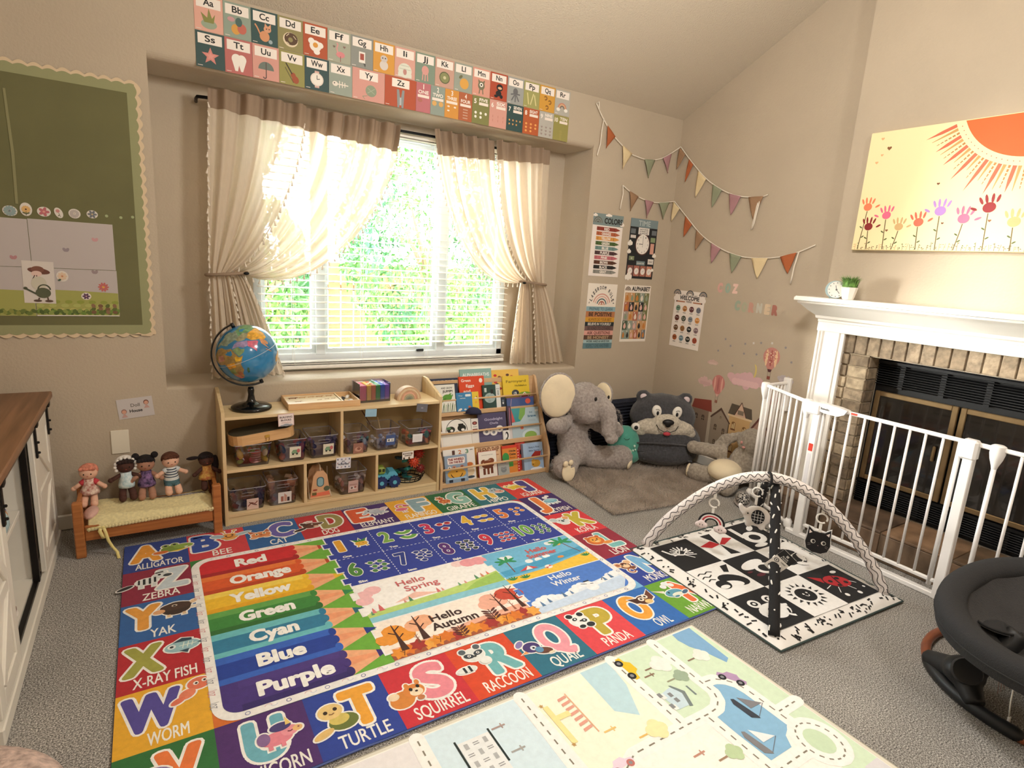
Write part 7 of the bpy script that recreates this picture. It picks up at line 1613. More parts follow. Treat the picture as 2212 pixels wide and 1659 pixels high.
A.z = 17; A.poly([(x0, y0), (x1-ir, y0), (x1, y0+ir), (x1, y0+.13), (x1-.1, y0+.10), (x0+.2, y0+.075), (x0, y0+.06)], 'e6effa')
blobs([(x0+.02+i*.028, y0+.062+.016*math.sin(i*.9)+.0018*i) for i in range(17)], .024, 'f7f9fc', 18)
A.z = 19; A.poly([(x0, y0), (x1-ir, y0), (x1, y0+ir), (x1, y0+.08), (x0+.25, y0+.055), (x0, y0+.035)], 'cddff5')
for x, yy, s_ in ((.04, .035, .9), (.08, .045, .8), (.16, .05, 1.0), (.20, .055, .7), (.40, .075, .9), (.44, .08, 1.0)): tree(x0+x, y0+yy, s_, '5b7fa8')
A.z = 22; A.e(x0+.31, y0+.06, .030, .026, 'f7f9fb'); A.e(x0+.31, y0+.09, .018, .016, 'f7f9fb'); A.rect(x0+.295, y0+.104, x0+.325, y0+.112, '2a3038'); A.line([(x0+.30, y0+.088), (x0+.275, y0+.10)], .003, '2a3038'); A.line([(x0+.315, y0+.084), (x0+.33, y0+.08)], .004, '2a3038'); A.line([(x0+.38, y0+.085), (x0+.395, y0+.10)], .0035, '2a3038')
A.z = 25; A.text('Hello', x0+.235, y0+.180, .036, 'f4f7fb', w=.115, bold=.02); A.text('Winter', x0+.235, y0+.132, .036, 'f4f7fb', w=.150, bold=.02)
season(midx, 1.850, ix1, 2.125, '74bfe4')
x0, y0, x1, y1 = midx, 1.853, ix1, 2.122
A.z = 17; A.poly([(x0, y0), (x1, y0), (x1, y0+.09), (x0+.2, y0+.045), (x0, y0+.04)], 'f2c23c'); A.z = 18; A.poly([(x0, y0+.055), (x0+.2, y0+.060), (x1, y0+.10), (x1, y0+.145), (x0+.2, y0+.115), (x0, y0+.10)], '4aa4d0')
blobs([(x0+.18, y0+.13), (x0+.23, y0+.125), (x0+.28, y0+.135), (x0+.08, y0+.20), (x0+.11, y0+.20), (x1-.1, y1-.03), (x1-.13, y1-.035)], .020, 'f3f8fb', 17)
A.z = 19; A.e(x0+.40, y1-.055, .020, .018, 'f3b04a'); A.e(x0+.34, y0+.10, .018, .010, 'e8943c')
A.z = 19; A.poly([(x0, y0), (x1-.02, y0), (x1, y0+.05), (x1, y0+.09), (x0+.35, y0+.062), (x0+.15, y0+.030), (x0, y0+.035)], 'f5c842')
def palm(x, y, s_, lean=0):
    A.z = 22; A.line([(x, y), (x+lean*.02, y+.05*s_), (x+lean*.03, y+.085*s_)], .005, '8a4a30')
    for k in range(6): a = -.5+k*.82; A.z = 23; A.e(x+lean*.03+.022*s_*math.cos(a), y+.085*s_+.012*s_*math.sin(a), .026*s_, .007*s_, '2f9a60', a, 10)
palm(x0+.07, y0+.075, 1.15, .3); palm(x1-.03, y0+.10, 1.4, -1.2)
for x, yy in ((.03, .02), (.09, .012), (.46, .055)):
    for k in range(5): a = .5+k*.5; A.z = 22; A.e(x0+x+.016*math.cos(a), y0+yy+.014*math.sin(a), .016, .004, '2f8a50', a, 8)
A.z = 22; A.poly([(x0+.09, y0+.068), (x0+.15, y0+.098), (x0+.19, y0+.066)], 'd84848'); A.poly([(x0+.125, y0+.068), (x0+.15, y0+.098), (x0+.16, y0+.066)], 'f4f0ec')
A.z = 22; A.e(x0+.235, y0+.050, .020, .016, 'f4ece4'); A.dsl('p d85a4c %f %f %f %f %f %f|p d85a4c %f %f %f %f %f %f' % (x0+.235, y0+.05, x0+.255, y0+.05, x0+.247, y0+.063, x0+.235, y0+.05, x0+.215, y0+.05, x0+.223, y0+.037))
A.z = 25; A.text('Hello', x0+.27, y0+.190, .034, 'd85f5c', w=.110, bold=.03); A.text('Summer', x0+.275, y0+.145, .034, 'd85f5c', w=.165, bold=.03)
A.build("printed_pattern", CLOTH, ar)

# ================================================================== PALE ROAD-MAP RUG
rr_ = thing('road_map_rug', 'pale play rug printed with roads, cars, boats and houses, nearest the camera', 'rug', (1.0, .75, 0))
b = MW(rr_); b.prism([(.22, .06), (1.752, .06), (1.745, .60), (1.738, 1.300), (1.20, 1.300), (.60, 1.306), (.22, 1.302)], (0, 0, .0005), (1, 0, 0), (0, 1, 0), (0, 0, 1), .0075).build('rug_pile', mat('pale_rug_edge', 'e6e1d2', .95, bump=.4, bscale=400), rr_)
MW(rr_).tube([(1.752, .06, .006), (1.746, .60, .006), (1.739, 1.298, .006), (1.20, 1.300, .006), (.60, 1.305, .006), (.22, 1.303, .006)], .003, 6).build('bound_edge', mat('rug_binding', 'b8b2a0', .9), rr_, True)
A = AW(rr_, (0, 0, .0082), (1, 0, 0), (0, 1, 0), .0004)
A.rect(.225, .062, 1.730, 1.292, 'fdfbf4'); A.z = 1  # print colours whitened to paint in the bright pool of light on this rug
A.rect(1.335, .95, 1.728, 1.288, 'daeed2'); A.z = 1; A.rect(1.60, .062, 1.728, .95, 'daeed2'); A.z = 1; A.rect(.955, .062, 1.29, 1.288, 'fffbe6'); A.z = 1; A.rect(.60, .062, .905, 1.288, 'dcf0fa'); A.z = 1; A.rect(.235, .062, .56, 1.288, 'f1edee'); A.z = 1; A.rect(.955, .062, 1.36, .93, 'fdfcf4')
A.z = 2; A.rect(1.66, .062, 1.728, .60, 'e2e0e4')
A.z = 2; A.poly([(1.17, 1.286), (1.295, 1.286), (1.275, 1.17), (1.22, 1.05), (1.16, 1.10)], 'c3e2ec')
A.z = 3; A.poly([(1.618, 1.288), (1.712, 1.288), (1.702, 1.098), (1.677, 1.085), (1.648, 1.168), (1.623, 1.208), (1.612, 1.254)], '86b4dc')
A.z = 3; A.poly([(1.535, 1.035), (1.584, 1.012), (1.597, .984), (1.600, .934), (1.603, .80), (1.56, .78), (1.535, .745), (1.437, .745), (1.431, .861), (1.432, .930), (1.498, .950), (1.520, .973)], '8fbfe2')
def road(pts, wd=.046):
    A.z = 4; A.line(pts, wd, 'fbfaf6')
    for p in pts: A.z = 4; A.e(p[0], p[1], wd/2, wd/2, 'fbfaf6', n=12)
def dash(pts, wd=.0048):
    acc = []
    for i in range(len(pts)-1):
        (xa, ya), (xb, yb) = pts[i], pts[i+1]; L_ = math.hypot(xb-xa, yb-ya); n = max(1, round(L_/.040))
        for k in range(n):
            t0, t1 = (k+.2)/n, (k+.7)/n; A.z = 6; A.line([(L2(xa, xb, t0), L2(ya, yb, t0)), (L2(xa, xb, t1), L2(ya, yb, t1))], wd, '8a8374')
ra = [(1.512, 1.286), (1.512, 1.163), (1.511, 1.074), (1.512, 1.009), (1.495, .977), (1.463, .955), (1.424, .951), (1.386, .951), (1.312, .952), (1.237, .951), (1.10, .950), (1.0, .90)]
rbb = [(1.310, 1.286), (1.308, 1.147), (1.310, 1.072), (1.309, .955)]
rc = [(1.405, .948), (1.408, .868), (1.409, .754), (1.41, .50), (1.41, .062)]
rd = [(1.515, 1.055), (1.562, 1.050), (1.592, 1.029), (1.614, .999), (1.622, .96), (1.624, .888), (1.625, .807)]
re_ = [(1.625, .850), (1.73, .852)]
rf = [(1.635+.062*math.cos(a), .718+.070*math.sin(a)) for a in [2*PI*i/16 for i in range(17)]]
rg_ = [(1.572, .715), (1.497, .715), (1.409, .714)]
rh = [(.930, 1.286), (.929, 1.144), (.926, 1.033), (.926, .062)]
ri = [(.579, 1.286), (.579, 1.10), (.579, .062)]
for p in (ra, rbb, rc, rd, re_, rf, rg_, rh, ri): road(p)
A.z = 5; A.e(1.633, .718, .040, .048, 'd0e6c6')
for p in (ra, rbb, rc, rd, re_, rf, rg_, rh, ri): dash(p)
def car(x, y, L_, rot, c, tc='23242a'):
    A.at(x, y, L_, rot); A.z = 8; A.poly([(-.6, -.05), (.6, -.05), (.58, .14), (.3, .20), (.18, .38), (-.22, .38), (-.36, .2), (-.6, .16)], c); A.z = 9
    for sx in (-.36, .36): A.e(sx, -.06, .17, .17, tc, n=14); A.z = 10; A.e(sx, -.06, .08, .08, '8f9094', n=10); A.z = 9
    A.at()
car(1.326, 1.225, .092, -PI/2, 'ecc62e'); car(1.618, 1.020, .082, -.98, 'b99ac0'); car(1.045, .935, .07, .1, 'f0dcec', 'c87870')
A.z = 8
for P in ([(1.395, 1.100), (1.403, 1.096), (1.427, 1.056), (1.402, .998), (1.390, 1.002), (1.412, 1.054)], [(1.448, 1.072), (1.454, 1.070), (1.453, 1.026), (1.446, 1.028), (1.447, 1.050)]): A.poly(P, '7d8a8a'); A.z = 8
A.z = 7; A.poly([(1.395, 1.092), (1.414, 1.055), (1.395, 1.006), (1.345, 1.008), (1.340, 1.082)], 'cfe4ee'); A.rect(1.335, 1.060, 1.352, 1.082, 'f4f4f0'); A.rect(1.335, 1.010, 1.352, 1.030, 'f4f4f0')
for x, y in ((1.338, 1.080), (1.340, 1.028), (1.372, 1.066), (1.374, 1.040)): A.z = 10; A.rect(x-.008, y-.009, x+.006, y+.009, '8a8d90')
for x, y, w_, tc, rc_ in ((1.425, 1.190, 1, 'f4f6ef', '8f7460'), (1.398, 1.165, 0, '', '8f7460'), (1.600, 1.155, .8, 'f0f3ea', '8f7460'), (1.453, 1.114, .7, 'a3b8a0', '9c9a80'), (1.345, .816, .7, 'c2d8ac', 'a88a70'), (1.20, .985, .9, 'f8efb8', 'e8c06c'), (.83, 1.216, 0, '', 'b09a94'), (.84, 1.12, 0, '', 'a8a6a4'), (1.29, .86, 0, '', 'c89480'), (1.12, 1.05, 0, '', 'ecc87c')):
    A.z = 7; A.line([(x-.045, y), (x, y)], .006, rc_)
    if w_:
        for dx, dy, r in ((.01, 0, .026), (.03, .014, .024), (.03, -.014, .024), (.045, 0, .022)): A.z = 8; A.e(x+dx*w_*1.1, y+dy*w_*1.3, r*w_, r*w_, tc, n=12)
    else: A.z = 7; A.line([(x-.012, y+.010), (x-.012, y-.010)], .004, rc_)
for x, y, c1_, c2_ in ((1.556, .905, '3d434f', '85858c'), (1.470, .800, '85858a', 'f2f4f6')):
    A.z = 8; A.poly([(x-.022, y+.055), (x-.032, y+.035), (x-.028, y-.030), (x-.004, y-.045), (x-.002, y-.035), (x-.012, y+.05)], c1_)
    A.z = 9; A.poly([(x+.002, y+.050), (x+.058, y-.005), (x+.004, y-.004)], c2_); A.line([(x-.004, y-.04), (x+.060, y-.006)], .002, '6f7480')
A.z = 7
for x in (.668, .776): A.z = 8; A.rect(x-.003, 1.10 if x > .7 else 1.06, x+.003, 1.226, '24302e')
A.z = 7; A.rect(.672, 1.05, .772, 1.215, 'f1f4f5')
for i in range(3):
    for j in range(5):
        A.z = 9; x, y = .692+i*.030, 1.195-j*.032
        if (i+j) % 2: A.rect(x-.009, y-.004, x+.009, y-.001, '9a9ca0'); A.rect(x-.009, y+.003, x+.009, y+.006, '9a9ca0')
        else: A.rect(x-.006, y-.010, x+.006, y+.010, 'b8babc')
for j in range(7): A.z = 9; A.poly([(1.028, 1.222-j*.022), (1.060, 1.226-j*.022), (1.060, 1.216-j*.022), (1.026, 1.211-j*.022)], 'e6a592')
A.z = 9; A.rect(1.062, 1.06, 1.066, 1.232, 'f0b894'); A.rect(.966, 1.06, .985, 1.215, 'fae9a4'); A.rect(.985, 1.15, 1.03, 1.17, 'fae9a4'); A.z = 9
for x, y in ((.966, 1.222), (.968, 1.058)): A.poly(star_pts(x, y, .009, 5), 'c49a5c')
A.build('printed_map', CLOTHP, rr_)
# ================================================================== WALL ART
# alphabet and number cards above the window: pitch 0.1165 m, two rows
ICON = {
'A': ('e2ab98', 'e 0 -3 5 3 9aa890|p 8a8a48 -3 -2 -5 4 -1 1 0 7 2 1 4 4 3 -2', 'a green plant in a dish'),
'B': ('93a292', 'e -1 -2 3 3.4 d9a04a|e 3 -1 3 3.4 c46a58|e 1 3 2.2 3 4a6660|e -4 4 2.4 1.6 c99a9c', 'a bunch of balloons'),
'C': ('32504e', 'e 0 -2 3.4 3.6 d8976a|e 2 3 2.6 2.2 dca07a|p dca07a 0 4.6 .4 7 2 5|p dca07a 2.6 5 4.4 7 4.4 4|l d8976a 1 -3 -1 -5 3 -6.5 5|e 4 -5 1.4 1.4 9fb0b4|e 1.4 3.2 .4 .4 222|e 3.2 3.2 .4 .4 222', 'an orange cat'),
'D': ('938a58', 'e 0 0 5.4 5 e6d5b4|e .4 .6 4.8 4.2 5a4028|e 0 0 1.7 1.6 938a58|l d8c8a8 .5 -3 2 -1 4|l d8c8a8 .5 2 3 4 1|l d8c8a8 .5 -3 -2 -1 -3', 'an iced doughnut'),
'E': ('b4532c', 'e 0 0 4.4 4 f4ede2|e -3 3 2.4 2.2 f4ede2|e 3.4 1 2.6 2.2 f4ede2|e 1 -4 2.4 2 f4ede2|e 0 .6 1.9 1.8 dd9a3a', 'a fried egg'),
'F': ('a8aa96', 'e 1 -2 3.4 2.2 d9888a|l dc9a96 1 -1 -1 -2 2 -1 5 -2 6|l 8a5a5a .5 1 -3 1 -7|h -4 3 1 7a6a5a|h 4 4 1 8a6a60', 'a pink flamingo'),
'G': ('8f9189', 'r 0 0 5 8 efe9df 25|r 0 .4 3.2 4.6 a85040|p 4a4a48 1 -4 3 -4.4 2.6 -7', 'a glue bottle'),
'H': ('d99b3d', 'e 0 -2 3.6 3.6 d9cfc8|e 0 3 3 2.6 cfc5c0|e -1.1 3.4 .5 .5 222|e 1.1 3.4 .5 .5 222', 'a white hippo'),
'I': ('d9a394', 'e 0 -2 6 5.6 dfe0d0|r 0 -5.6 12 3 dfe0d0|e 0 -3 1.6 2.4 c08a80|l b8bcae .4 -5 -1 5 -1|l b8bcae .4 -4 1.6 4 1.6', 'a pale igloo'),
'J': ('80927f', 'e 0 2 3.2 3.6 d99c92|l d99c92 1 -2 0 -2.4 -6|l d99c92 1 0 0 0 -6.4|l d99c92 1 2 0 2.4 -6', 'a pink jellyfish'),
'K': ('c79d8b', 'e 0 0 5 4.8 5f6242|e 0 0 4.2 4 8a8d5c|e 0 0 1.4 1.3 cfc8a0', 'a kiwi slice'),
'L': ('9aa193', 'e 1 -1 4.4 4.4 dda44a|e -2.6 4 2 1.2 6f6f4a 40', 'a yellow lemon'),
'M': ('d99b88', 'e 0 1 3.4 3.6 77745a|e 0 1.6 1.8 1.8 f0ebe0|e 0 1.6 .8 .8 1a1a1a|p 77745a -3 3 -3.4 6 -1.4 4.4|p 77745a 3 3 3.4 6 1.4 4.4|l 77745a .9 -1.4 -2 -2 -6|l 77745a .9 1.4 -2 2 -6', 'a one-eyed monster'),
'N': ('b04a2e', 'e 1 3 3.4 3 17171a|e 1.2 2.6 2.2 1.1 e0b08a|e 0 -2 3 2.4 17171a|e -2.6 -4.6 2 1.2 17171a|e 3 -4.4 1.6 1.6 17171a', 'a black-clad ninja'),
'O': ('9fa19d', 'e 0 3 2.6 3 6a6a6c|l 6a6a6c 1.2 -1 1 -5 0|l 6a6a6c 1.2 1 1 5 1|l 6a6a6c 1.2 -1 0 -4 -5|l 6a6a6c 1.2 1 0 4 -5|l 6a6a6c 1.2 0 0 0 -6', 'a grey octopus'),
'P': ('a3a062', 'l d9cf94 1.2 -5 5 -3 -5|l d9cf94 1.2 -1 -5 2 5|l d9cf94 1.2 3 4 5.4 -5', 'pasta pieces'),
'Q': ('d29b3d', 'a -2 4 1 2 -120 160 8a5a26|a 3 1 1 2 -120 160 8a5a26|a 0 -4 1 2 -120 160 8a5a26', 'three question marks'),
'R': ('b4b1a7', 'a 0 -2 4.2 5.4 0 180 c98a72|a 0 -2 3 4.2 0 180 d8b08a|a 0 -2 1.8 3 0 180 7a6a62|e -4.6 -3 2.2 1.6 efebe2|e 4.6 -3 2.2 1.6 efebe2', 'a rainbow with clouds'),
'S': ('35504f', 's 0 0 5.8 d98a80|s 0 0 3 e09c90', 'a pink sea star'),
'T': ('bd6c66', 'e -1.6 2 3.2 3.4 f3ece2|e 2 2 3 3.2 f3ece2|p f3ece2 -4.6 1 -2.6 -6 -.8 -6 0 -2 1.2 -6 2.6 -6 4.8 1', 'a white tooth'),
'U': ('d79c8e', 'a 0 -1 0 5.4 0 180 6f7a70|l 5a4a44 .6 0 4 0 -6|a -1 -6 .6 1.3 180 360 5a4a44', 'a grey umbrella'),
'V': ('98924f', 'e 2.4 -3.6 2.4 2.8 a4512e 30|e .8 -.8 1.8 2 a4512e 30|l 3a2a20 .8 0 0 -4.4 7|l 5a4a34 .4 -5 4 1 -6', 'a violin with its bow'),
'W': ('2f4b4b', 'r 0 0 3.4 12 d9b0a4|e 0 0 5 4.8 e6d9cc|e 0 0 4.1 4 f2ebe0|l 444 .5 0 0 0 3|l 444 .5 0 0 2.2 .6', 'a round wristwatch'),
'X': ('98a194', 'l eee4d6 .8 -5 0 6 0|e -4.4 0 2.2 1.8 eee4d6|l eee4d6 .7 -1 -2.6 -1 2.6|l eee4d6 .7 1.2 -2.2 1.2 2.2|l eee4d6 .7 3.2 -1.8 3.2 1.8|e -5 .4 .5 .5 444', 'a fish skeleton'),
'Y': ('d69b8e', 'e 2 0 4.6 4.4 8f9a80|l a8b098 .5 -1 2 5 -2|l a8b098 .5 -1 -2 5 2|l 8f9a80 .4 -1 -4 -5 -5 -3 -7', 'a ball of green yarn'),
'Z': ('b44f2a', 'p 8f9494 -3.4 6 -1.4 6 -.4 0 -1 -8 -2.6 -8|p 8f9494 3.4 6 1.4 6 .4 0 1 -8 2.6 -8|r 0 -3 1.4 6 b8bcbc', 'an open grey zip')}
def card(label, x0, x1, z0, z1, col, draw):
    t, A, w_, h_ = sheet('alphabet_card', label, 'card', x0+.0006, z0+.0006, x1-.0006, z1-.0006, col=col, group='alphabet and number cards above the window', th=.0008)
    A.rect(-w_/2, -h_/2, w_/2, h_/2, col); draw(A, w_, h_); A.build('card_print', PAPER, t)
def letter_card(ch_, x0, x1, z0, z1):
    col, code, desc = ICON[ch_]
    def dr(A, w_, h_):
        A.rect(-.049, h_/2-.050, .049, h_/2-.008, 'f3e9de') if w_ < .13 else A.rect(-.049, h_/2-.050, .049, h_/2-.008, 'f3e9de')
        A.text(ch_+ch_.lower(), 0, h_/2-.040, .026, '141414', w={'I': .022, 'L': .026, 'J': .03, 'M': .050, 'W': .056}.get(ch_, .042), bold=.02)
        A.at(0, -h_/2+.050, .0064); A.dsl(code); A.at(); A.z = 2
        A.rect(-w_/2+.006, -h_/2+.006, -w_/2+.026, -h_/2+.0085, 'e8dcd0')
    card('%s%s alphabet card showing %s' % (ch_, ch_.lower(), desc), x0, x1, z0, z1, col, dr)
for i, c in enumerate('ABCDEFGHIJKLMNOPQR'): letter_card(c, .2465+i*.11635, .2465+(i+1)*.11635, 2.2805, 2.4275)
for i, c in enumerate('STUVWX'): letter_card(c, .2465+i*.1178, .2465+(i+1)*.1178, 2.130, 2.2795)
letter_card('Y', .9535, 1.125, 2.130, 2.2795); letter_card('Z', 1.1255, 1.303, 2.130, 2.2795)
NUMC = [('ONE', 'bd6f74', 'e 0 0 4 3 b06a5a', 1, 'a red fruit'), ('TWO', '8f9b90', 'e 0 0 4 4 d9a860', 2, 'two pears'), ('THREE', 'd3913a', 'e 0 0 4 2.4 f0e2d0', 3, 'three pale clouds'), ('FOUR', 'b0603a', 'r 0 0 16 3 c9a088', 4, 'four stripes'), ('FIVE', '7f7f48', 'e 0 0 4 4 f0ece0', 5, 'five white balls'), ('SIX', 'd39a8c', 'r 0 0 1 7 b06a5a', 6, 'six thin sticks'), ('SEVEN', '2c4a49', 's 0 0 4 e8a860', 7, 'seven little stars'), ('EIGHT', 'b5592e', 'e 0 0 4 3.4 e8a45a', 8, 'eight orange fish'), ('NINE', 'b5b1a8', 'h 0 0 4 9a8a84', 9, 'nine grey hearts'), ('TEN', '97904f', 'r 0 0 9 1 b0a060', 10, 'ten faint lines')]
xb = [1.303, 1.3885, 1.475, 1.562, 1.648, 1.762, 1.881, 1.998, 2.115, 2.226, 2.343]
for i, (wd, col, code, n_, desc) in enumerate(NUMC):
    def dr(A, w_, h_, i=i, wd=wd, code=code, n_=n_):
        if i < 4:
            A.text(str(i+1), 0, h_/2-.030, .024, 'f3e9de', w=.012 if i else .005, bold=.03); A.text(wd, 0, h_/2-.054, .017, 'f3e9de', w=w_*.72, bold=.03); A.rect(-w_*.40, h_/2-.074, w_*.40, h_/2-.060, 'efe2d6')
        else:
            A.text(str(i+1), -w_*.34, h_/2-.040, .024, 'f3e9de', w=.016 if i < 9 else .024, bold=.03); A.text(wd, w_*.14, h_/2-.026, .017, 'f3e9de', w=w_*.5, bold=.03); A.rect(-w_*.12, h_/2-.046, w_*.42, h_/2-.031, 'efe2d6')
        k = 1 if i in (3, 9) else (2 if n_ < 5 else 3 if n_ < 9 and n_ != 7 else 4 if n_ == 7 else 3)
        rows_ = math.ceil(n_/k)
        for q in range(n_):
            A.z = 4; A.at((q % k-(k-1)/2)*w_*.80/max(1, k-.3), -h_*.10-(q//k)*min(.022, .060/rows_), .0019 if n_ > 2 else .0034); A.dsl(code); A.at()
    card('number %d card showing %s, in the lower card row' % (i+1, desc), xb[i], xb[i+1], 2.130, 2.2795 if i < 9 else 2.278, col, dr)

# ---- four posters and the feelings poster
FR = 'educational posters in the cosy corner'
t, A, w_, h_ = sheet('colors_poster', 'white Colors poster with ten coloured crayons', 'poster', 2.613, 1.298, 2.887, 1.722, rot=-.004, col='efe4dc')
A.rect(-w_/2, h_/2-.078, w_/2, h_/2, '7f908f'); A.z = 1; A.cloud(-w_*.44, h_*.47, .04, .02, 'efe6dc'); A.cloud(0, h_*.485, .06, .02, 'efe6dc'); A.cloud(w_*.47, h_*.36, .04, .03, 'efe6dc')
A.at(-w_*.34, h_/2-.062, 1); A.bow(0, 0, .040, ('6b6a60', '8a9490', '6b6a60', '8a9490', '5a564e'), .007); A.at(); A.text('COLORS', w_*.17, h_/2-.062, .036, '1e1e20', w=w_*.60, bold=.035)
for i, (n_, c) in enumerate((('RED', '8c3a2c'), ('ORANGE', 'b5603c'), ('YELLOW', 'dc9a4a'), ('GREEN', '4a6232'), ('BLUE', '6f8c88'), ('PURPLE', '4f3436'), ('PINK', 'c26a72'), ('BROWN', '5c3424'), ('BLACK', '1f1f20'), ('GRAY', '8a8880'))):
    z = h_/2-.100-i*.0325; A.z = 2; A.rect(-w_*.36, z-.0125, w_*.30, z+.0125, c); A.z = 2; A.poly([(w_*.30, z-.009), (w_*.34, z-.008), (w_*.43, z), (w_*.34, z+.008), (w_*.30, z+.009)], c)
    rgb = tuple(q*.6 for q in lin(c)); A.z = 3; A.rect(-w_*.31, z-.0125, -w_*.29, z+.0125, rgb); A.rect(w_*.22, z-.0125, w_*.24, z+.0125, rgb); A.text(n_, -w_*.03, z-.0085, .017, 'f1e8de', w=.012*len(n_)+.012, bold=.04)
A.build('print', PAPER, t)
t, A, w_, h_ = sheet('time_poster', 'black Time poster with a large clock face', 'poster', 2.961, 1.296, 3.230, 1.720, rot=-.004, col='1f2124')
A.rect(-w_/2, h_/2-.058, w_/2, h_/2, '7c8e92'); A.text('TIME', 0, h_/2-.047, .036, 'b8c2c0', w=w_*.44, bold=.02)
A.z = 1; A.rect(-w_*.20, h_/2-.108, w_*.20, h_/2-.060, 'e9e2da')
for i in range(3): A.z = 2; A.text(('EACH HOUR', 'IS MADE OF', '60 MINUTES')[i], 0, h_/2-.076-.014*i, .008, '333', w=w_*.30, bold=.03)
A.z = 1; A.e(0, .035, .073, .078, '5a3a34', n=32); A.z = 2; A.e(0, .035, .065, .070, 'f0e9e0', n=32)
for i in range(12): a = PI/2-i*PI/6; A.z = 3; A.text(str(i or 12), .052*math.cos(a), .035+.056*math.sin(a)-.006, .012, '333', w=.007 if 0 < i < 10 else .012, bold=0)
A.z = 4; A.line([(0, .035), (0, .084)], .003, '222'); A.line([(0, .035), (-.036, .036)], .004, '222'); A.line([(0, .035), (0, .015)], .002, '222')
for x, z, a, b_, c in ((-.44, .29, .20, .08, '6a7074'), (.44, .29, .20, .08, '6f7478'), (-.42, .20, .22, .05, 'd9cfc8'), (.42, .17, .20, .08, '8a9a74'), (.42, .02, .16, .18, 'd9a290'), (-.40, -.16, .22, .07, '7f8a68'), (.42, -.20, .24, .09, 'e6ded4'), (0, -.235, .36, .07, '7a8c8e')): A.z = 1; A.rect((x-a/2)*w_*.88, (z-b_/2)*h_, (x+a/2)*w_*.88, (z+b_/2)*h_, c)
A.z = 2; A.text('45', -.40*w_*.88, -.175*h_, .012, 'e8e2d8'); A.text('QUARTER', 0, -.250*h_, .010, 'e8e2d8', w=.07); A.text('HALF', .42*w_*.88, -.212*h_, .010, '333', w=.035)
for x, z, s_ in ((-.46, .09, .05), (-.47, -.05, .04), (.48, -.09, .04), (-.40, -.47, .07), (.46, -.34, .03)): A.z = 3; A.cloud(x*w_, z*h_, s_, s_*.8, 'efe8dc')
for i, c in enumerate(('8a5a50', 'b07060', 'a86a58', 'c98a72')):
    x = (-.36+i*.235)*w_; A.z = 1; A.rect(x-.028, -.46*h_, x+.028, -.28*h_, c); A.z = 2; A.e(x, -.375*h_, .022, .024, 'ece4dc'); A.z = 3; A.line([(x, -.375*h_), (x+.008, -.36*h_)], .002, '444'); A.line([(x, -.375*h_), (x-.006, -.385*h_)], .002, '444')
A.build('print', PAPER, t)
t, A, w_, h_ = sheet('rules_poster', 'Classroom Rules poster with a pastel rainbow over coloured bands', 'poster', 2.621, .827, 2.892, 1.247, rot=-.008, col='efe5d8')
for i, c in enumerate('CLASSROOM RULES'):
    a = PI*(.97-.94*i/14); A.z = 2; A.text(c, .096*math.cos(a), .062+.118*math.sin(a)-.008, .024, '26262a', w=.015 if c != 'I' else .005, bold=.03, rot=(a-PI/2)*.8) if c != ' ' else None
A.z = 3; A.bow(0, .060, .082, ('d39a8c', 'efe5d8', 'e2b3a6', 'efe5d8', '4a6266', 'efe5d8', 'b06a52', 'efe5d8', 'c98a6a'), .0088); A.z = 4; A.heart(0, .075, .008, 'b06a6a')
A.z = 4; A.cloud(-.085, .062, .10, .03, 'efe5d8'); A.cloud(.085, .062, .10, .03, 'efe5d8')
bands = (('8fb0b8', 'PREPARE TO LEARN', '55707a', .034), ('b5764c', 'BE POSITIVE', '2a1c18', .042), ('d39a34', 'ALWAYS DO YOUR BEST', '8a5a1c', .034), ('1f2a30', 'BELIEVE IN YOURSELF', 'd8d0c4', .030), ('6f5450', 'BE KIND TO OTHERS', '4a3836', .032), ('d9a094', 'ASK QUESTIONS', '6a3a34', .033), ('5c4030', 'BE HONEST', 'b99a78', .033), ('a7c0c0', 'WORK HARD & HAVE FUN', '26363a', .024), ('5f8088', 'RESPECT ONE ANOTHER', '45646c', .040))
z = .048
for c, tx, tc_, hh in bands: A.z = 5; A.rect(-w_/2, z-hh, w_/2, z, c); A.text(tx, 0, z-hh*.80, hh*.62, tc_, w=w_*(.80 if len(tx) > 9 else .74), bold=.03); z -= hh
A.build('print', PAPER, t)
t, A, w_, h_ = sheet('alphabet_poster', 'Alphabet poster with a grid of small picture tiles', 'poster', 2.965, .827, 3.230, 1.247, rot=-.004, col='efe5d8')
A.at(-w_*.37, h_/2-.040, 1); A.bow(0, 0, .028, ('4a4440', 'c9b8a8', '6a5a54', 'c9b8a8', '4a4440'), .0055); A.at(); A.text('ALPHABET', w_*.12, h_/2-.040, .030, '2a2624', w=w_*.70, bold=.035)
rp_ = random.Random(11); cs_ = ('4a5a44', 'd0958a', '24282c', '8f9a8c', '8a5a44', '7a4a38', '6f7478', 'c99a6a', '7a7a50', 'a89a90', 'b06a50', '3a4a4c')
for r in range(5):
    for c in range(5 if r < 2 else 6 if r > 3 else 5):
        nC = 6 if r > 3 else 5; cw_ = w_*.92/nC; x = -w_*.46+c*cw_; z = h_/2-.055-r*.069; cc_ = rp_.choice(cs_)
        A.z = 2; A.rect(x, z-.069, x+cw_, z, cc_); A.z = 3; ic = rp_.choice(('e2b3a6', 'e9dccb', '2a2a2c', '8a9a80', 'c9803a')); A.e(x+cw_*.5, z-.043, cw_*.27, .018, ic, n=10); A.e(x+cw_*.5, z-.028, cw_*.16, .010, ic, n=8)
        k_ = r*5+c
        A.z = 5; A.text('ABCDEFGHIJKLMNOPQRSTUVWXYZ'[min(25, k_)], x+cw_*.3, z-.016, .011, 'efe5d8', w=.010, bold=.04)
A.build('print', PAPER, t)
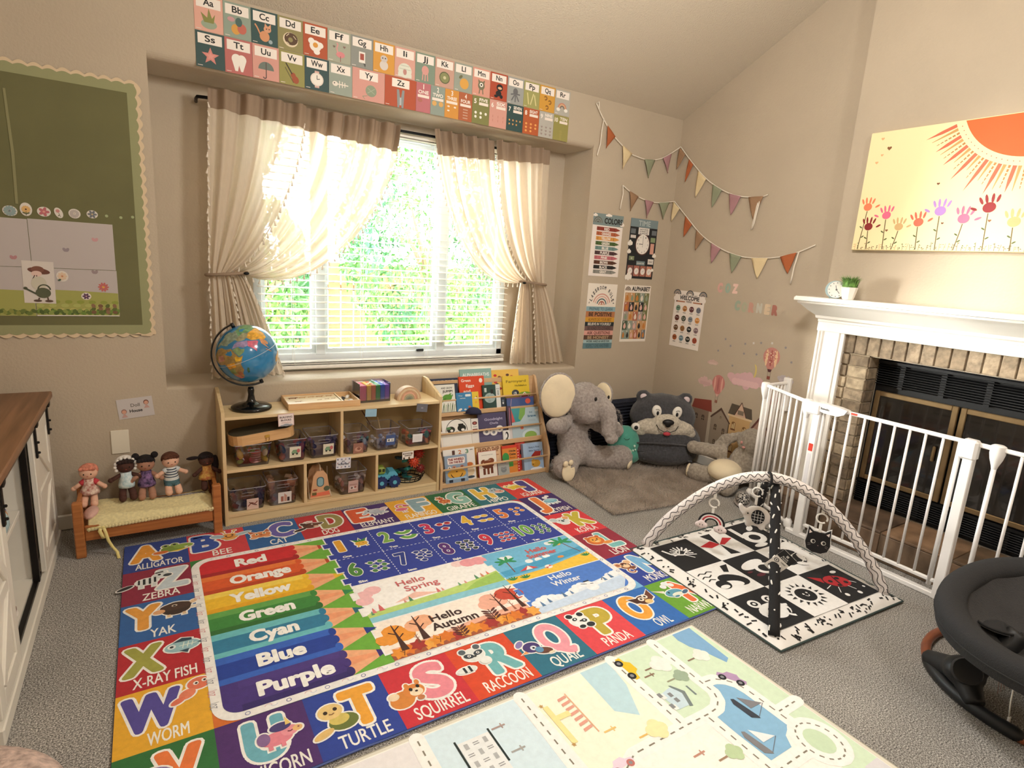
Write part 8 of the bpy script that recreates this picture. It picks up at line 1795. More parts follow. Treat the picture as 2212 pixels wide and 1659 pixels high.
t, A, w_, h_ = sheet('welcome_poster', 'white All Feelings Are Welcome Here poster with sixteen round faces', 'poster', -3.068, .812, -2.790, 1.230, wall='R', rot=-.012, col='efe5dc')
for x in (-.43, 0, .43): A.at(x*w_, h_*.43, 1); A.z = 1; A.bow(0, 0, .036, ('4a3a34', '8f9a9a', 'b08a74', '8f9a9a', '6a4a40'), .006); A.at()
for i in range(7): A.z = 3; A.e((i-3)*w_*.15, h_*.41-.022*abs((i-3)/3)**1.0, .026, .020, 'efe5dc', n=12)
A.z = 3; A.rect(-w_*.5, h_*.33, w_*.5, h_*.40, 'efe5dc')
A.text('ALL FEELINGS ARE', 0, h_*.405, .014, '6a6460', w=w_*.50, bold=.01); A.text('WELCOME', 0, h_*.345, .028, '211f22', w=w_*.66, bold=.035); A.text('HERE', 0, h_*.300, .014, '6a5a54', w=w_*.18)
for sx in (-1, 1): A.z = 4; A.rect(min(sx*w_*.14, sx*w_*.42), h_*.298, max(sx*w_*.14, sx*w_*.42), h_*.318, 'b5714c'); A.e(sx*w_*.42, h_*.308, .006, .006, '4a3028', n=8)
fc_ = ['6f8f7c', 'b5783c', '6a3a3c', '7a7c88', '5a241c', '3c4234', '8a929a', 'dc9448', '6a4a2c', 'a07040', '1c2024', '8f7478', 'a5582c', '6f8a94', '2c2c26', 'a84c34']
for i in range(16):
    x = (-.34+.23*(i % 4))*w_; z = h_*(.19-.175*(i//4)); A.z = 4; A.e(x, z, .0215, .0215, fc_[i], n=16); A.z = 5
    for sx in (-1, 1): A.e(x+sx*.008, z+.004, .0036, .0036, 'f0ece4' if i % 3 else '1a1a1a', n=8); A.z -= 1
    A.z = 6; A.arc(x, z-.004, .006, .0085, PI if i % 2 else 0, 2*PI if i % 2 else PI, '2a1c1a' if fc_[i] not in ('1c2024', '2c2c26', '3c4234') else 'e8e0d4', 8)
    A.text(('HAPPY', 'PROUD', 'EXCITED', 'THRILLED', 'RELAXED', 'TIRED', 'CONFUSED', 'CALM', 'SHY', 'SAD', 'SICK', 'SCARED', 'ANGRY', 'SURPRISED', 'FRUSTRATED', 'ANNOYED')[i], x, z-.034, .0062, '3a3432', w=.028, bold=.02)
A.build('print', PAPER, t)

# ---- stickers on the cosy corner wall
def stick(name, label, cat, x, z, draw, group=None, rot=0.0, hw=.03, hh=.03):
    t = thing(name, label, cat, (3.3706, -x, z), group=group, rot=(-rot, 0, 0))
    A = Art((-.0002, 0, 0), (0, -1, 0), (0, 0, 1), .0006); draw(A); A.build('sticker_film', PAPER, t); return t
LC = [('C', -2.672, 1.275, 'd9aaa0'), ('O', -2.608, 1.276, '9fb3a2'), ('Z', -2.549, 1.276, 'ecc9bc')]
for c, x, z, col in LC: stick('letter_sticker', '%s letter %s sticker of the upper wall word' % ({'C': 'dusty pink', 'O': 'sage green', 'Z': 'very pale pink'}[c], c), 'letter', x, z, lambda A, c=c, col=col: A.text(c, 0, -.028, .056, col, w=.040, bold=.09), 'letter stickers on the cosy corner wall')
for c, x, z, col, nm in (('C', -2.513, 1.167, '9fae9a', 'sage first'), ('O', -2.458, 1.161, 'b0b096', 'olive grey second'), ('R', -2.404, 1.163, 'c99a88', 'dusty rose third'), ('N', -2.346, 1.165, 'c6c2b4', 'pale grey fourth'), ('E', -2.287, 1.163, 'd9c2a4', 'pale tan fifth'), ('R', -2.233, 1.162, 'b07466', 'terracotta last')):
    stick('letter_sticker', nm+' letter %s sticker of the word Corner' % c, 'letter', x, z, lambda A, c=c, col=col: A.text(c, 0, -.028, .056, col, w=.040, bold=.09), 'letter stickers on the cosy corner wall')
for i, (x, z) in enumerate(((-2.569, .930), (-2.617, .842), (-2.522, .890), (-2.485, .759), (-2.409, .855), (-2.410, .921), (-2.348, .935), (-2.294, .944), (-2.216, .954), (-2.315, .865), (-2.119, .940), (-2.066, .856))):
    c = '8f8a90' if i not in (6, 8) else 'd5d3cf'
    lab = ['small star sticker at the upper left of the star group', 'small star sticker at the far left, above the small cloud', 'small star sticker third from the left', 'small star sticker just above the left of the big pink cloud', 'small star sticker left of the patterned balloon, above the moon', 'small star sticker in the top line, first from the left', 'pale star sticker second in the top line', 'small star sticker third in the top line', 'pale star sticker above the patterned balloon', 'small star sticker between the moon and the patterned balloon', 'small star sticker to the upper right of the patterned balloon', 'small star sticker to the right of the patterned balloon'][i]
    stick('star_sticker', lab, 'sticker', x, z, lambda A, c=c: A.poly(star_pts(0, 0, .0115), c), 'grey star stickers', rot=i*.4)
def balloon(A, cols, s_, w_, dark, basket):
    A.e(0, .02*s_, .050*w_, .058*s_, cols[0], n=24); A.poly([(-.040*w_, -.012*s_), (.040*w_, -.012*s_), (.010, -.066*s_), (-.010, -.066*s_)], cols[0])
    for i, x in enumerate((-.028, 0, .028)): A.z = 3; A.e(x*w_, .012*s_, .008*w_, .052*s_, cols[1+i % 2], n=12)
    A.z = 4; A.poly([(-.016, -.055*s_), (.016, -.055*s_), (.008, -.072*s_), (-.008, -.072*s_)], dark); A.line([(-.012, -.06*s_), (-.009, -.1*s_)], .0016, '7a5a50'); A.line([(.012, -.06*s_), (.009, -.1*s_)], .0016, '7a5a50'); A.z = 6; A.rect(-.011, -.118*s_, .011, -.098*s_, basket)
stick('balloon_sticker', 'patterned red and cream hot-air balloon wall sticker near the mantel', 'sticker', -2.205, .845, lambda A: balloon(A, ('c98a80', 'ecc9a0', 'b0605c'), 1.06, 1.18, '5a3438', '8a4a3c'))
def bl2(A):
    for i in range(26): a = i*2.4; r = .038*math.sqrt(i/26); A.z = 9; A.e(r*math.cos(a)*1.2, .022+r*math.sin(a)*1.2, .005, .004, ('f0d8b8', 'c06a60', 'e0a88c')[i % 3], a, 8)
t = bpy.data.objects['balloon_sticker']; A = Art((-.0002, 0, 0), (0, -1, 0), (0, 0, 1), .0012); bl2(A); A.build('balloon_pattern', PAPER, t)
stick('balloon_sticker', 'striped rose hot-air balloon wall sticker low on the left', 'sticker', -2.577, .595, lambda A: balloon(A, ('c9807a', 'e2aa9c', 'b56c68'), 1.02, 1.05, 'd9b0a4', '9a6a58'))
def cl(w_, h_, c1, c2):
    def f(A):
        rq = random.Random(int(w_*1000)); 
        for i in range(14): x = (i/13-.5)*w_*.85; A.z = 0; A.e(x, rq.uniform(-.2, .3)*h_*(1-abs(x/w_)*1.2), w_*.12, h_*.32*(1.15-abs(x/w_)*1.3), c1, n=14)
        for i in range(7): x = (i/6-.5)*w_*.6; A.z = 1; A.e(x, -.12*h_, w_*.09, h_*.18, c2, n=12)
    return f
stick('cloud_sticker', 'big rosy watercolour cloud wall sticker below the moon', 'sticker', -2.368, .675, cl(.27, .125, 'd9b0b4', 'e4bdbd'))
stick('moon_sticker', 'yellow crescent moon wall sticker on the big cloud', 'sticker', -2.312, .752, lambda A: A.poly([(.018*math.cos(a)+.0, .046*math.sin(a)) for a in [-PI/2+PI*i/12 for i in range(13)]]+[(-.010+.016*math.cos(a), .046*math.sin(a)) for a in [PI/2-PI*i/12 for i in range(1, 12)]], 'd9c474'))
stick('cloud_sticker', 'small tan watercolour cloud wall sticker at the far left', 'sticker', -2.648, .750, cl(.085, .042, 'cdb0a6', 'd6bcb2'))
stick('cloud_sticker', 'pinkish cloud wall sticker behind the striped balloon', 'sticker', -2.690, .602, cl(.12, .075, 'd6b4b0', 'cfa8a6'))
stick('cloud_sticker', 'grey-mauve cloud wall sticker above the gate', 'sticker', -2.087, .740, cl(.105, .06, 'b9b0b4', 'c6bec0'))
stick('cloud_sticker', 'rosy brown cloud wall sticker seen through the gate bars', 'sticker', -2.154, .594, cl(.13, .08, 'c9a49e', 'c09a94'))
def hs(P, wall, roofP, roof, wins, wc):
    def f(A):
        A.poly(P, wall); A.z = 1; A.poly(roofP, roof)
        for x, z, a, b_ in wins: A.z = 3; A.rect(x-a/2, z-b_/2, x+a/2, z+b_/2, wc); A.e(x, z+b_/2, a/2, a*.35, wc, n=10); A.z = 5; A.line([(x, z-b_/2), (x, z+b_/2)], .0015, 'd8c49c'); A.line([(x-a/2, z), (x+a/2, z)], .0015, 'd8c49c')
    return f
stick('house_sticker', 'red-roofed house wall sticker partly behind the bean bag', 'sticker', -2.700, .40, hs([(-.075, -.33), (.075, -.33), (.075, .0), (-.075, .0)], '8f7a68', [(-.065, .065), (.085, .085), (.10, 0.0), (-.08, .0)], '8f4438', [(-.03, -.06, .025, .03), (.03, -.06, .025, .03)], '4f4038'))
stick('house_sticker', 'narrow grey-brown gabled house wall sticker', 'sticker', -2.520, .24, hs([(-.075, -.20), (.075, -.20), (.075, .125), (-.005, .205), (-.080, .145)], '9c8c7a', [(-.088, .130), (-.004, .213), (.084, .118), (.076, .112), (-.004, .192), (-.080, .122)], '5c4438', [(-.035, .06, .022, .035), (.035, .045, .022, .035), (0, .14, .012, .012), (-.03, -.05, .02, .035)], '5a4a3e'))
def h3(A):
    A.rect(-.085, -.25, .080, .175, 'd2ac78'); A.z = 1; A.poly([(-.100, .172), (.092, .172), (.078, .245), (-.080, .250)], '5f5448'); A.z = 2; A.poly([(-.050, .170), (.045, .172), (-.002, .272)], 'd9b8a0'); A.line([(-.050, .170), (-.002, .272), (.045, .172)], .005, '5a3c30'); A.z = 4; A.rect(-.025, .185, .022, .215, '8a7a68'); A.rect(-.100, .160, .092, .174, 'e2c8a0'); A.rect(-.085, .02, .080, .026, 'a87c4c')
    for x, z in ((-.045, .10), (.042, .085), (-.045, -.06), (.04, -.07)): A.z = 4; A.rect(x-.015, z-.025, x+.015, z+.018, '8a6238'); A.e(x, z+.018, .015, .010, '8a6238', n=12); A.z = 5; A.rect(x-.011, z-.021, x-.002, z+.02, 'e2cc9a'); A.rect(x+.002, z-.021, x+.011, z+.02, 'e2cc9a'); A.rect(x-.019, z-.032, x+.019, z-.024, '7a4a2c')
stick('house_sticker', 'tall golden town house wall sticker with a dormer roof', 'sticker', -2.365, .253, h3)
stick('house_sticker', 'pinkish gabled house wall sticker behind the gate corner', 'sticker', -2.215, .24, hs([(-.075, -.2), (.07, -.2), (.07, .13), (.005, .225), (-.075, .10)], 'b89484', [(-.085, .095), (.004, .240), (.075, .135), (.068, .130), (.004, .215), (-.075, .085)], '6a3c38', [(-.02, .07, .022, .034)], '6a5048'))

# ---- bunting
ROPE = mat('white_rope', 'efe6d6', .9, bump=.6, bscale=400)
FELT = {'rust': 'b5653c', 'cream': 'e6d0a4', 'sage': '94997e', 'mauve': 'b08488', 'tan': 'a07e60'}
def bunting(label, segs, flags, tails):
    """segs: list of 3D points of the cord; flags: (distance fraction, colour)"""
    P = [V(p) for p in segs]; t = thing('bunting', label, 'bunting', tuple(P[0]))
    # smooth
    Q = []
    for i in range(len(P)-1):
        for k in range(6):
            a = P[max(0, i-1)]; b_ = P[i]; c = P[i+1]; d = P[min(len(P)-1, i+2)]; u = k/6
            if (b_-a).cross(c-b_).length < .0 or (abs(b_.x-3.355) < .012 and abs(b_.y-3.17) < .012): a = b_
            if abs(c.x-3.355) < .012 and abs(c.y-3.17) < .012: d = c
            Q.append(.5*((2*b_)+(c-a)*u+(2*a-5*b_+4*c-d)*u*u+(-a+3*b_-3*c+d)*u**3))
    Q.append(P[-1]); MW(t).tube(Q, .0042, 7).build('cord', ROPE, t, True)
    ln = [0]
    for i in range(1, len(Q)): ln.append(ln[-1]+(Q[i]-Q[i-1]).length)
    def at(s_):
        for i in range(1, len(Q)):
            if ln[i] >= s_: return Q[i-1].lerp(Q[i], (s_-ln[i-1])/(ln[i]-ln[i-1]))
        return Q[-1]
    for s_, c, wd, hh in flags:
        a, b_ = at(s_*ln[-1]-wd/2), at(s_*ln[-1]+wd/2); mid = (a+b_)/2; e = (b_-a).normalized(); dn = (V((0, 0, -1))*.75-e.cross(V((0, 0, 1))).cross(e)*.0+V((0, 0, -.25))); dn = dn-e*dn.dot(e)*.45
        tip = mid+dn.normalized()*hh; inn = V((-.012, 0, 0)) if mid.y < 3.15 else V((0, -.012, 0)); rows = []
        for j in range(7):
            q = j/6; l_, r_ = a.lerp(tip, q), b_.lerp(tip, q); n_ = 5
            rows.append([l_.lerp(r_, k/n_)+inn*(.35*math.sin(q*3.0+k*.5)+.35) for k in range(n_+1)])
        m = MW(t); m.grid(rows); o = m.build('pennant', mat('felt_'+c, FELT[c], .95, bump=.5, bscale=250), t, True, recalc=False, label=c+' felt pennant'); sd = o.modifiers.new('t', 'SOLIDIFY'); sd.thickness = .0025
    for tp in tails: MW(t).tube([V(p) for p in tp], .0042, 7).build('cord_tail', ROPE, t, True)
B = 3.178; Rw = 3.362
bunting('upper felt bunting crossing the room corner', [(2.547, B, 2.399), (2.612, B, 2.321), (2.716, B, 2.23), (2.872, B, 2.145), (2.95, B, 2.128), (3.031, B, 2.121), (3.099, B, 2.127), (3.211, B, 2.163), (3.355, 3.17, 2.253), (Rw, 3.056, 2.139), (Rw, 2.899, 2.007), (Rw, 2.736, 1.917), (Rw, 2.598, 1.875), (Rw, 2.456, 1.863), (Rw, 2.399, 1.874)],
 [(.112, 'rust', .095, .115), (.212, 'cream', .10, .13), (.335, 'sage', .10, .125), (.430, 'mauve', .085, .12), (.530, 'tan', .085, .13), (.598, 'rust', .06, .14), (.680, 'cream', .105, .155), (.775, 'sage', .095, .135), (.865, 'mauve', .10, .13), (.955, 'tan', .11, .14)],
 [[(2.62, B, 2.32), (2.606, B-.006, 2.24), (2.604, B-.006, 2.16), (2.588, B-.004, 2.09), (2.59, B-.004, 2.085)], [(2.547, B, 2.399), (2.560, B-.008, 2.41), (2.575, B, 2.36)], [(Rw, 2.455, 1.864), (Rw-.008, 2.462, 1.80), (Rw-.008, 2.470, 1.72), (Rw-.006, 2.480, 1.66)], [(Rw, 2.450, 1.862), (Rw-.012, 2.450, 1.79), (Rw-.012, 2.462, 1.70), (Rw-.008, 2.474, 1.665)]])
bunting('lower felt bunting crossing the room corner above the posters', [(2.842, B, 1.926), (2.931, B, 1.885), (3.049, B, 1.855), (3.191, B, 1.846), (3.355, 3.17, 1.872), (Rw, 3.037, 1.754), (Rw, 2.901, 1.641), (Rw, 2.776, 1.569), (Rw, 2.64, 1.515), (Rw, 2.496, 1.484), (Rw, 2.307, 1.485), (Rw, 2.153, 1.517), (Rw, 2.032, 1.567)],
 [(.065, 'tan', .09, .12), (.152, 'mauve', .085, .12), (.235, 'sage', .10, .12), (.315, 'cream', .085, .12), (.410, 'rust', .095, .12), (.495, 'tan', .095, .12), (.590, 'mauve', .095, .12), (.690, 'sage', .10, .12), (.795, 'cream', .12, .13), (.905, 'rust', .11, .115)],
 [[(2.842, B, 1.926), (2.846, B-.006, 1.87), (2.836, B-.006, 1.80), (2.834, B-.004, 1.765)], [(Rw, 2.13, 1.523), (Rw-.012, 2.136, 1.44), (Rw-.010, 2.142, 1.37), (Rw-.008, 2.146, 1.335)]])

# ---- bulletin board
bb = thing('bulletin_board', 'olive green bulletin board with a scalloped sage and beige border', 'bulletin board', (-.40, 3.19, 1.45))
BXL, BXR, BZB, BZT = -.86, .003, .925, 1.995
def scal(x0, x1, z0, z1, ins, pitch, amp, y, m, nm, w_in):
    """a frame strip with a scalloped outer edge, four lengths"""
    for (ax, az, bx_, bz, nx, nz, nm_) in ((x0, z1, x1, z1, 0, 1, 'top'), (x1, z1, x1, z0, 1, 0, 'right'), (x1, z0, x0, z0, 0, -1, 'bottom')):
        L_ = math.hypot(bx_-ax, bz-az); ux, uz = (bx_-ax)/L_, (bz-az)/L_; n = int(L_/pitch*8); P = []
        for i in range(n+1): s_ = L_*i/n; h_ = amp*abs(math.sin(PI*s_/pitch)); P.append((ax+ux*s_+nx*h_, az+uz*s_+nz*h_))
        e0 = w_in; P2 = [(bx_-nx*e0-ux*0, bz-nz*e0), (ax-nx*e0, az-nz*e0)]
        b = MW(bb); b.prism(P+P2, (0, y-{'top': 0, 'right': .0003, 'bottom': .0006}[nm_], 0), (1, 0, 0), (0, 0, 1), (0, -1, 0), .0012); b.build(nm, m, bb)
MW(bb).span((BXL, 3.1835, BZB), (BXR, 3.1885, BZT)).build('board', mat('board_backing', '8a8a5e', .9), bb)
scal(BXL, BXR+.012, BZB-.010, BZT+.010, 0, .046, .012, 3.1850, mat('beige_scallop', 'd9c3a2', .8), 'beige_border', .03)
scal(BXL, BXR, BZB, BZT, 0, .046, .008, 3.1835, mat('sage_scallop', '97986f', .8), 'sage_border', .040)
MW(bb).span((BXL, 3.1812, BZB+.035), (BXR-.028, 3.1826, BZT-.033)).build('backing_paper', mat('olive_paper', '6d6b46', .85, var=.06, vscale=4, bump=.15, bscale=14), bb)
MW(bb).prism([(-.437, 1.46), (-.433, 1.66), (-.438, 1.90), (-.430, 1.90), (-.423, 1.66), (-.428, 1.46)], (0, 3.1812, 0), (1, 0, 0), (0, 0, 1), (0, -1, 0), .002).build('paper_crease', mat('olive_crease', '8a8760', .8), bb)
BY = 3.1808
def garden(A, x0, z0, x1, z1, gy):
    """one sheet of the four-part garden picture in board coordinates"""
    A.rect(x0, z0, x1, z1, 'bdb4b2')
    if gy > z0: A.z = 1; A.poly([(x0, z0), (x1, z0), (x1, gy-.012), ((x0+x1)/2, gy-.004), (x0, gy)], 'a3a45c')
def gsheet(label, x0, z0, x1, z1, gz, extra=None):
    cx, cz_ = (x0+x1)/2, (z0+z1)/2; t = thing('picture_sheet', label, 'poster', (cx, BY, cz_), group='garden picture sheets on the bulletin board')
    MB().box((0, -.0005, 0), (x1-x0-.001, .001, z1-z0-.001)).build('paper', mat('paper_garden', 'd6cdc8', .5), t)
    A = Art((-cx, -.001, -cz_), (1, 0, 0), (0, 0, 1), .0003); garden(A, x0+.001, z0+.001, x1-.001, z1-.001, gz)
    if extra: A.z = 3; extra(A)
    A.build('print', GLOSS, t)
def butterfly(A, x, z, c): A.z = 4; A.dsl('e %f %f .006 .009 %s 30|e %f %f .006 .009 %s -30' % (x-.005, z, c, x+.005, z, c))
def ex1(A): butterfly(A, -.180, 1.335, 'c99a9c'); butterfly(A, -.285, 1.285, '9a8e94')
gsheet('upper right sheet of the garden picture, pale sky with butterflies', -.405, 1.205, -.112, 1.405, 0, ex1)
gsheet('upper left sheet of the garden picture, plain pale sky', -.860, 1.205, -.406, 1.402, 0, lambda A: butterfly(A, -.462, 1.243, 'b8888c'))
def ex2(A):
    for i in range(46):
        x = -.40+i*.0063; A.z = 4; A.e(x, 1.018+.005*math.sin(i*1.7), .011, .008, ('5d7038', '6f8a40', '4f6232', '8a9a50')[i % 4], i, 8)
    for i in range(4): 
        for j in range(3): A.z = 5; A.e(-.205+i*.026, 1.018+j*.014, .010, .008, ('7a5c44', '5d6a38', '8a6a50')[(i+j) % 3], i+j, 8)
    butterfly(A, -.190, 1.195, '9a8a8c')
    for i in range(10): a = i*PI/5; A.z = 6; A.e(-.163+.013*math.cos(a), 1.130+.013*math.sin(a), .008, .004, 'c06a66', a, 8)
    A.z = 7; A.e(-.163, 1.130, .005, .005, 'e0a050'); A.rect(-.404, 1.000, -.112, 1.004, 'ded8d0')
    for i in range(20): A.z = 3; A.e(-.39+i*.014, 1.045+.02*math.sin(i*2.1), .014, .008, ('b0b468', '8f9a48', 'bcb46c')[i % 3], 0, 8)
gsheet('lower right sheet of the garden picture, meadow with a hedge and red flower', -.405, .999, -.110, 1.204, 1.115, ex2)
def ex3(A):
    for i in range(60): A.z = 4; A.e(-.85+i*.0074, 1.016+.005*math.sin(i*1.3), .011, .008, ('6a7a3c', '8a9048', '5a6a34')[i % 3], i, 8)
gsheet('lower left sheet of the garden picture, yellow-green meadow', -.860, .999, -.406, 1.204, 1.118, ex3)
t = thing('gnome_card', 'white card with a mouse in a brown hat over a green watering can', 'card', (-.387, 3.1795, 1.143), rot=(0, .02, 0))
MB().box((0, -.0004, 0), (.106, .0008, .177)).build('paper', mat('paper_card', 'd8cfc8', .5), t); A = Art((0, -.0008, 0), (1, 0, 0), (0, 0, 1), .0003); A.rect(-.053, -.0885, .053, .0885, 'd5ccc4')
A.dsl('e .002 .048 .038 .013 6a4034 -8|e -.002 .054 .022 .014 7d5040|e -.006 .036 .018 .012 e0c0b4|l 4a3430 .003 -.012 .03 -.02 .012|l 4a3430 .003 -.006 .03 -.006 .008|e 0 -.005 .026 .030 c9c2b0|e .012 -.044 .026 .022 565a42|l 4a4e3a .007 -.010 -.05 -.046 -.028|e -.046 -.027 .007 .006 4a4e3a|a .016 -.03 .018 .023 0 180 4a4e3a|e -.008 -.078 .014 .005 5a4438|e .030 -.078 .014 .005 5a4438|l 5a4438 .005 -.002 -.065 -.006 -.078|l 5a4438 .005 .026 -.062 .028 -.078'); A.build('print', PAPER, t)
def fsticker(label, x, z, rx, rz_, code, s_=1.0, y=BY-.0012, rot=0):
    t = thing('flower_sticker', label, 'sticker', (x, y, z), group='flower cut-outs on the bulletin board', rot=(0, -rot, 0))
    MB().prism(ell_pts(0, 0, rx, rz_), (0, 0, 0), (1, 0, 0), (0, 0, 1), (0, -1, 0), .0006).build('paper', mat('paper_sticker', 'ddd5ca', .5), t)
    A = Art((0, -.0006, 0), (1, 0, 0), (0, 0, 1), .0003); A.at(0, 0, s_); A.dsl(code); A.build('print', PAPER, t)
pet = lambda n, r, pr, c, cc: '|'.join('e %f %f %f %f %s %f' % (r*math.cos(2*PI*i/n), r*math.sin(2*PI*i/n), pr, pr*.62, c, 360*i/n) for i in range(n))+'|e 0 0 %f %f %s' % (pr*.5, pr*.5, cc)
fsticker('round blue daisy cut-out, leftmost of the flower row', -.457, 1.430, .024, .021, pet(12, .013, .008, '8fa3a3', '6f8088'))
fsticker('sunflower cut-out with a dark centre and leafy stem', -.405, 1.441, .020, .027, pet(12, .009, .006, 'dcb070', '4a2420')+'|l 5a6038 .0018 0 -.008 0 -.024|e -.006 -.015 .006 .0025 5a6038 -20|e .006 -.015 .006 .0025 5a6038 20')
fsticker('pink five-petalled flower cut-out in the flower row', -.347, 1.437, .023, .020, pet(5, .010, .009, 'bd6a70', 'dc9a8c'))
fsticker('small leaning pink tulip cut-out in the flower row', -.298, 1.437, .014, .022, 'e 0 .008 .007 .007 c98a84|l 6a6a50 .0015 0 0 0 -.018|e -.004 -.010 .004 .0015 6a6a50 30', rot=.35)
fsticker('plain pale grey dandelion cut-out in the flower row', -.244, 1.439, .021, .020, pet(14, .011, .006, 'b8aea8', 'c9bfae'))
fsticker('grey-blue pansy cut-out, rightmost of the flower row', -.182, 1.442, .020, .017, pet(6, .010, .007, '6f7278', 'c9b080'))
for i, (x, z) in enumerate(((-.131, 1.440), (-.079, 1.438), (-.035, 1.444))):
    t = thing('dot_sticker', ['leftmost', 'middle', 'rightmost'][i]+' tiny pale green dot right of the flower row', 'sticker', (x, BY-.0002, z), group='pale dots on the bulletin board')
    MB().prism(ell_pts(0, 0, .006, .006, n=12), (0, 0, 0), (1, 0, 0), (0, 0, 1), (0, -1, 0), .0006).build('dot', mat('mint_dot', 'a3ad80', .6), t)
fsticker('cream rose cut-out beside the mouse card', -.306, 1.172, .021, .023, pet(8, .009, .008, 'dcc0a4', 'c98a64')+'|e -.010 -.016 .006 .004 3f5a4a 30', y=BY-.0022)
fsticker('small dark purple flower cut-out on the meadow', -.228, 1.088, .018, .016, pet(6, .008, .006, '5a3a58', 'c9a0a0'), y=BY-.0022)
# ================================================================== BABY PLAY GYM
gy = thing('play_gym', 'black and white padded baby play gym with two crossed arches', 'play gym', (2.36, 1.43, 0))
QB, QR, QL, QT = V((1.915, 1.03, 0)), V((2.735, .985, 0)), V((1.945, 1.868, 0)), V((2.835, 1.862, 0))
def qm(u, w_): return QB*(1-u)*(1-w_)+QR*u*(1-w_)+QL*(1-u)*w_+QT*u*w_
m = MW(gy); N_ = 44; rows = []
def mz(u, w_):
    e = min(u, 1-u, w_, 1-w_)/.5; return .006+.022*min(1, e*7)**.5+.0012*math.sin(u*31)*math.sin(w_*27)+(.004*math.sin(u*20+1) if w_ < .03 else 0)
rows = [[qm(i/N_, j/N_)+V((0, 0, mz(i/N_, j/N_))) for i in range(N_+1)] for j in range(N_+1)]
m.grid(rows); rim = [(i/N_, 0) for i in range(N_)]+[(1, j/N_) for j in range(N_)]+[(1-i/N_, 1) for i in range(N_)]+[(0, 1-j/N_) for j in range(N_+1)]
m.grid([[qm(*p)+V((0, 0, mz(*p))) for p in rim], [qm(*p)+V((0, 0, .0015)) for p in rim]]); m.build('mat_pad', mat('gym_white', 'efece8', .85, bump=.3, bscale=300), gy, True)
MW(gy).tube([qm(*p)+V((0, 0, .008)) for p in rim[:-1]], .0045, 6, closed=True).build('piping', mat('gym_piping', '3a4a48', .8), gy, True)
A = AW(gy, (0, 0, 0), (1, 0, 0), (0, 1, 0), .0016); A.warp = lambda u, w_: tuple(qm(u, w_))[:2]; A.hz = lambda u, w_: .0292 if .078 < u < .922 and .078 < w_ < .922 else mz(min(1, max(0, u)), min(1, max(0, w_)))
BKc, WHc = '131214', 'f1efec'; i0, i1 = .080, .920; cs = (i1-i0)/3
A.rect(i0, i0, i1, i1, BKc)
for r in range(3):
    for c in range(3):
        x0, y0 = i0+c*cs, i1-(r+1)*cs
        if (r+c) % 2: A.z = 1; A.rect(x0, y0, x0+cs, y0+cs, WHc)
cell = lambda r, c: (i0+(c+.5)*cs, i1-(r+.5)*cs)
def put(r, c, code, s_=.0135, rot=0, dx=0, dy=0): x, y = cell(r, c); A.z = 3; A.at(x+dx, y+dy, s_, rot); A.dsl(code); A.at()
W_ = WHc
import itertools
lv = '|'.join('e %f %f .7 .45 %s %d' % (-1+5.2*math.cos(a)*q, 1.5+4.6*math.sin(a)*q, W_, int(a*57)) for a, q in itertools.product([k*.42-.4 for k in range(10)], (.55, .78, 1.0)))
put(0, 0, 'l %s 1.1 -8 7 -6 2 -1 0|l %s .6 -6 2 -1 4|l %s .6 -3 1 1 5|l %s .6 -1 0 4 3|l %s .6 -1 0 5 -2|l %s .6 -1 0 2 -4|' % ((W_,)*6)+lv, .0125)
put(0, 1, 'p c4232c -10 2 -2 4 0 0 -6 -1|p c4232c 10 2 2 -1 0 0 6 4|p %s -3 9 3 9 0 0|p %s 3 -9 -2 -8 0 0' % (BKc, BKc))
put(0, 2, 'e 0 -2 6 5 %s|e 0 -2 3 2.4 %s|r -5 4 2.4 9 %s|e 5 5 3 1.4 %s 30|e -3 -8 4 1.4 %s' % (W_, BKc, W_, W_, W_))
put(1, 0, 'e 3 -2 6.6 4 %s -30|e 1 -4 4.4 2 %s -20|p %s 6 3 10 8 6 8 4 4|e -4 -3 3.4 3 %s|e -4.6 -4.4 2.4 1.2 %s|l %s .5 -9 6 -7 7 -5 6 -3 7 -1 6|l %s .5 -9 3.4 -7 4.4 -5 3.4 -3 4.4|l %s .5 -8 1 -6 2 -4 1' % (BKc, W_, BKc, BKc, W_, BKc, BKc, BKc), .0130)
put(1, 1, 'e -1 3 7 2.6 %s 10|e 2 -1 5 4 %s|e 2 -1 3 2.4 %s|e -4 -4 2.4 1 5a1c28|e 5 -4 2 1 b42a3c|e -7 -1 1.4 .6 5a1c28' % (W_, W_, BKc))
put(1, 2, 'e -2 1 8 5.6 %s 15|' % BKc+'|'.join('e %f %f .5 .5 %s' % (-7+1.6*(k % 6), 4-1.7*(k//6), W_) for k in range(18))+'|e 2 -4 4.2 1.7 %s 30|e 4 -2 1.4 3 %s -20|e 0 -5.6 1.3 2.6 %s 60|l %s .5 -2 -6 7 -2' % (BKc, W_, W_, W_))
put(2, 0, 'e 0 -2 7 4.6 %s|e -4 4 2.6 2.4 %s|e 4 4 2.6 2.4 %s|e -4 4 1.5 1.3 %s|e 4 4 1.5 1.3 %s|e -4 4 .7 .6 %s|e 4 4 .7 .6 %s|a 0 -1 5.4 6.2 200 340 %s|a 6 -4 2.6 3.8 250 60 %s|e 0 -1 2.4 1.2 %s' % (W_, W_, W_, BKc, BKc, W_, W_, BKc, W_, BKc))
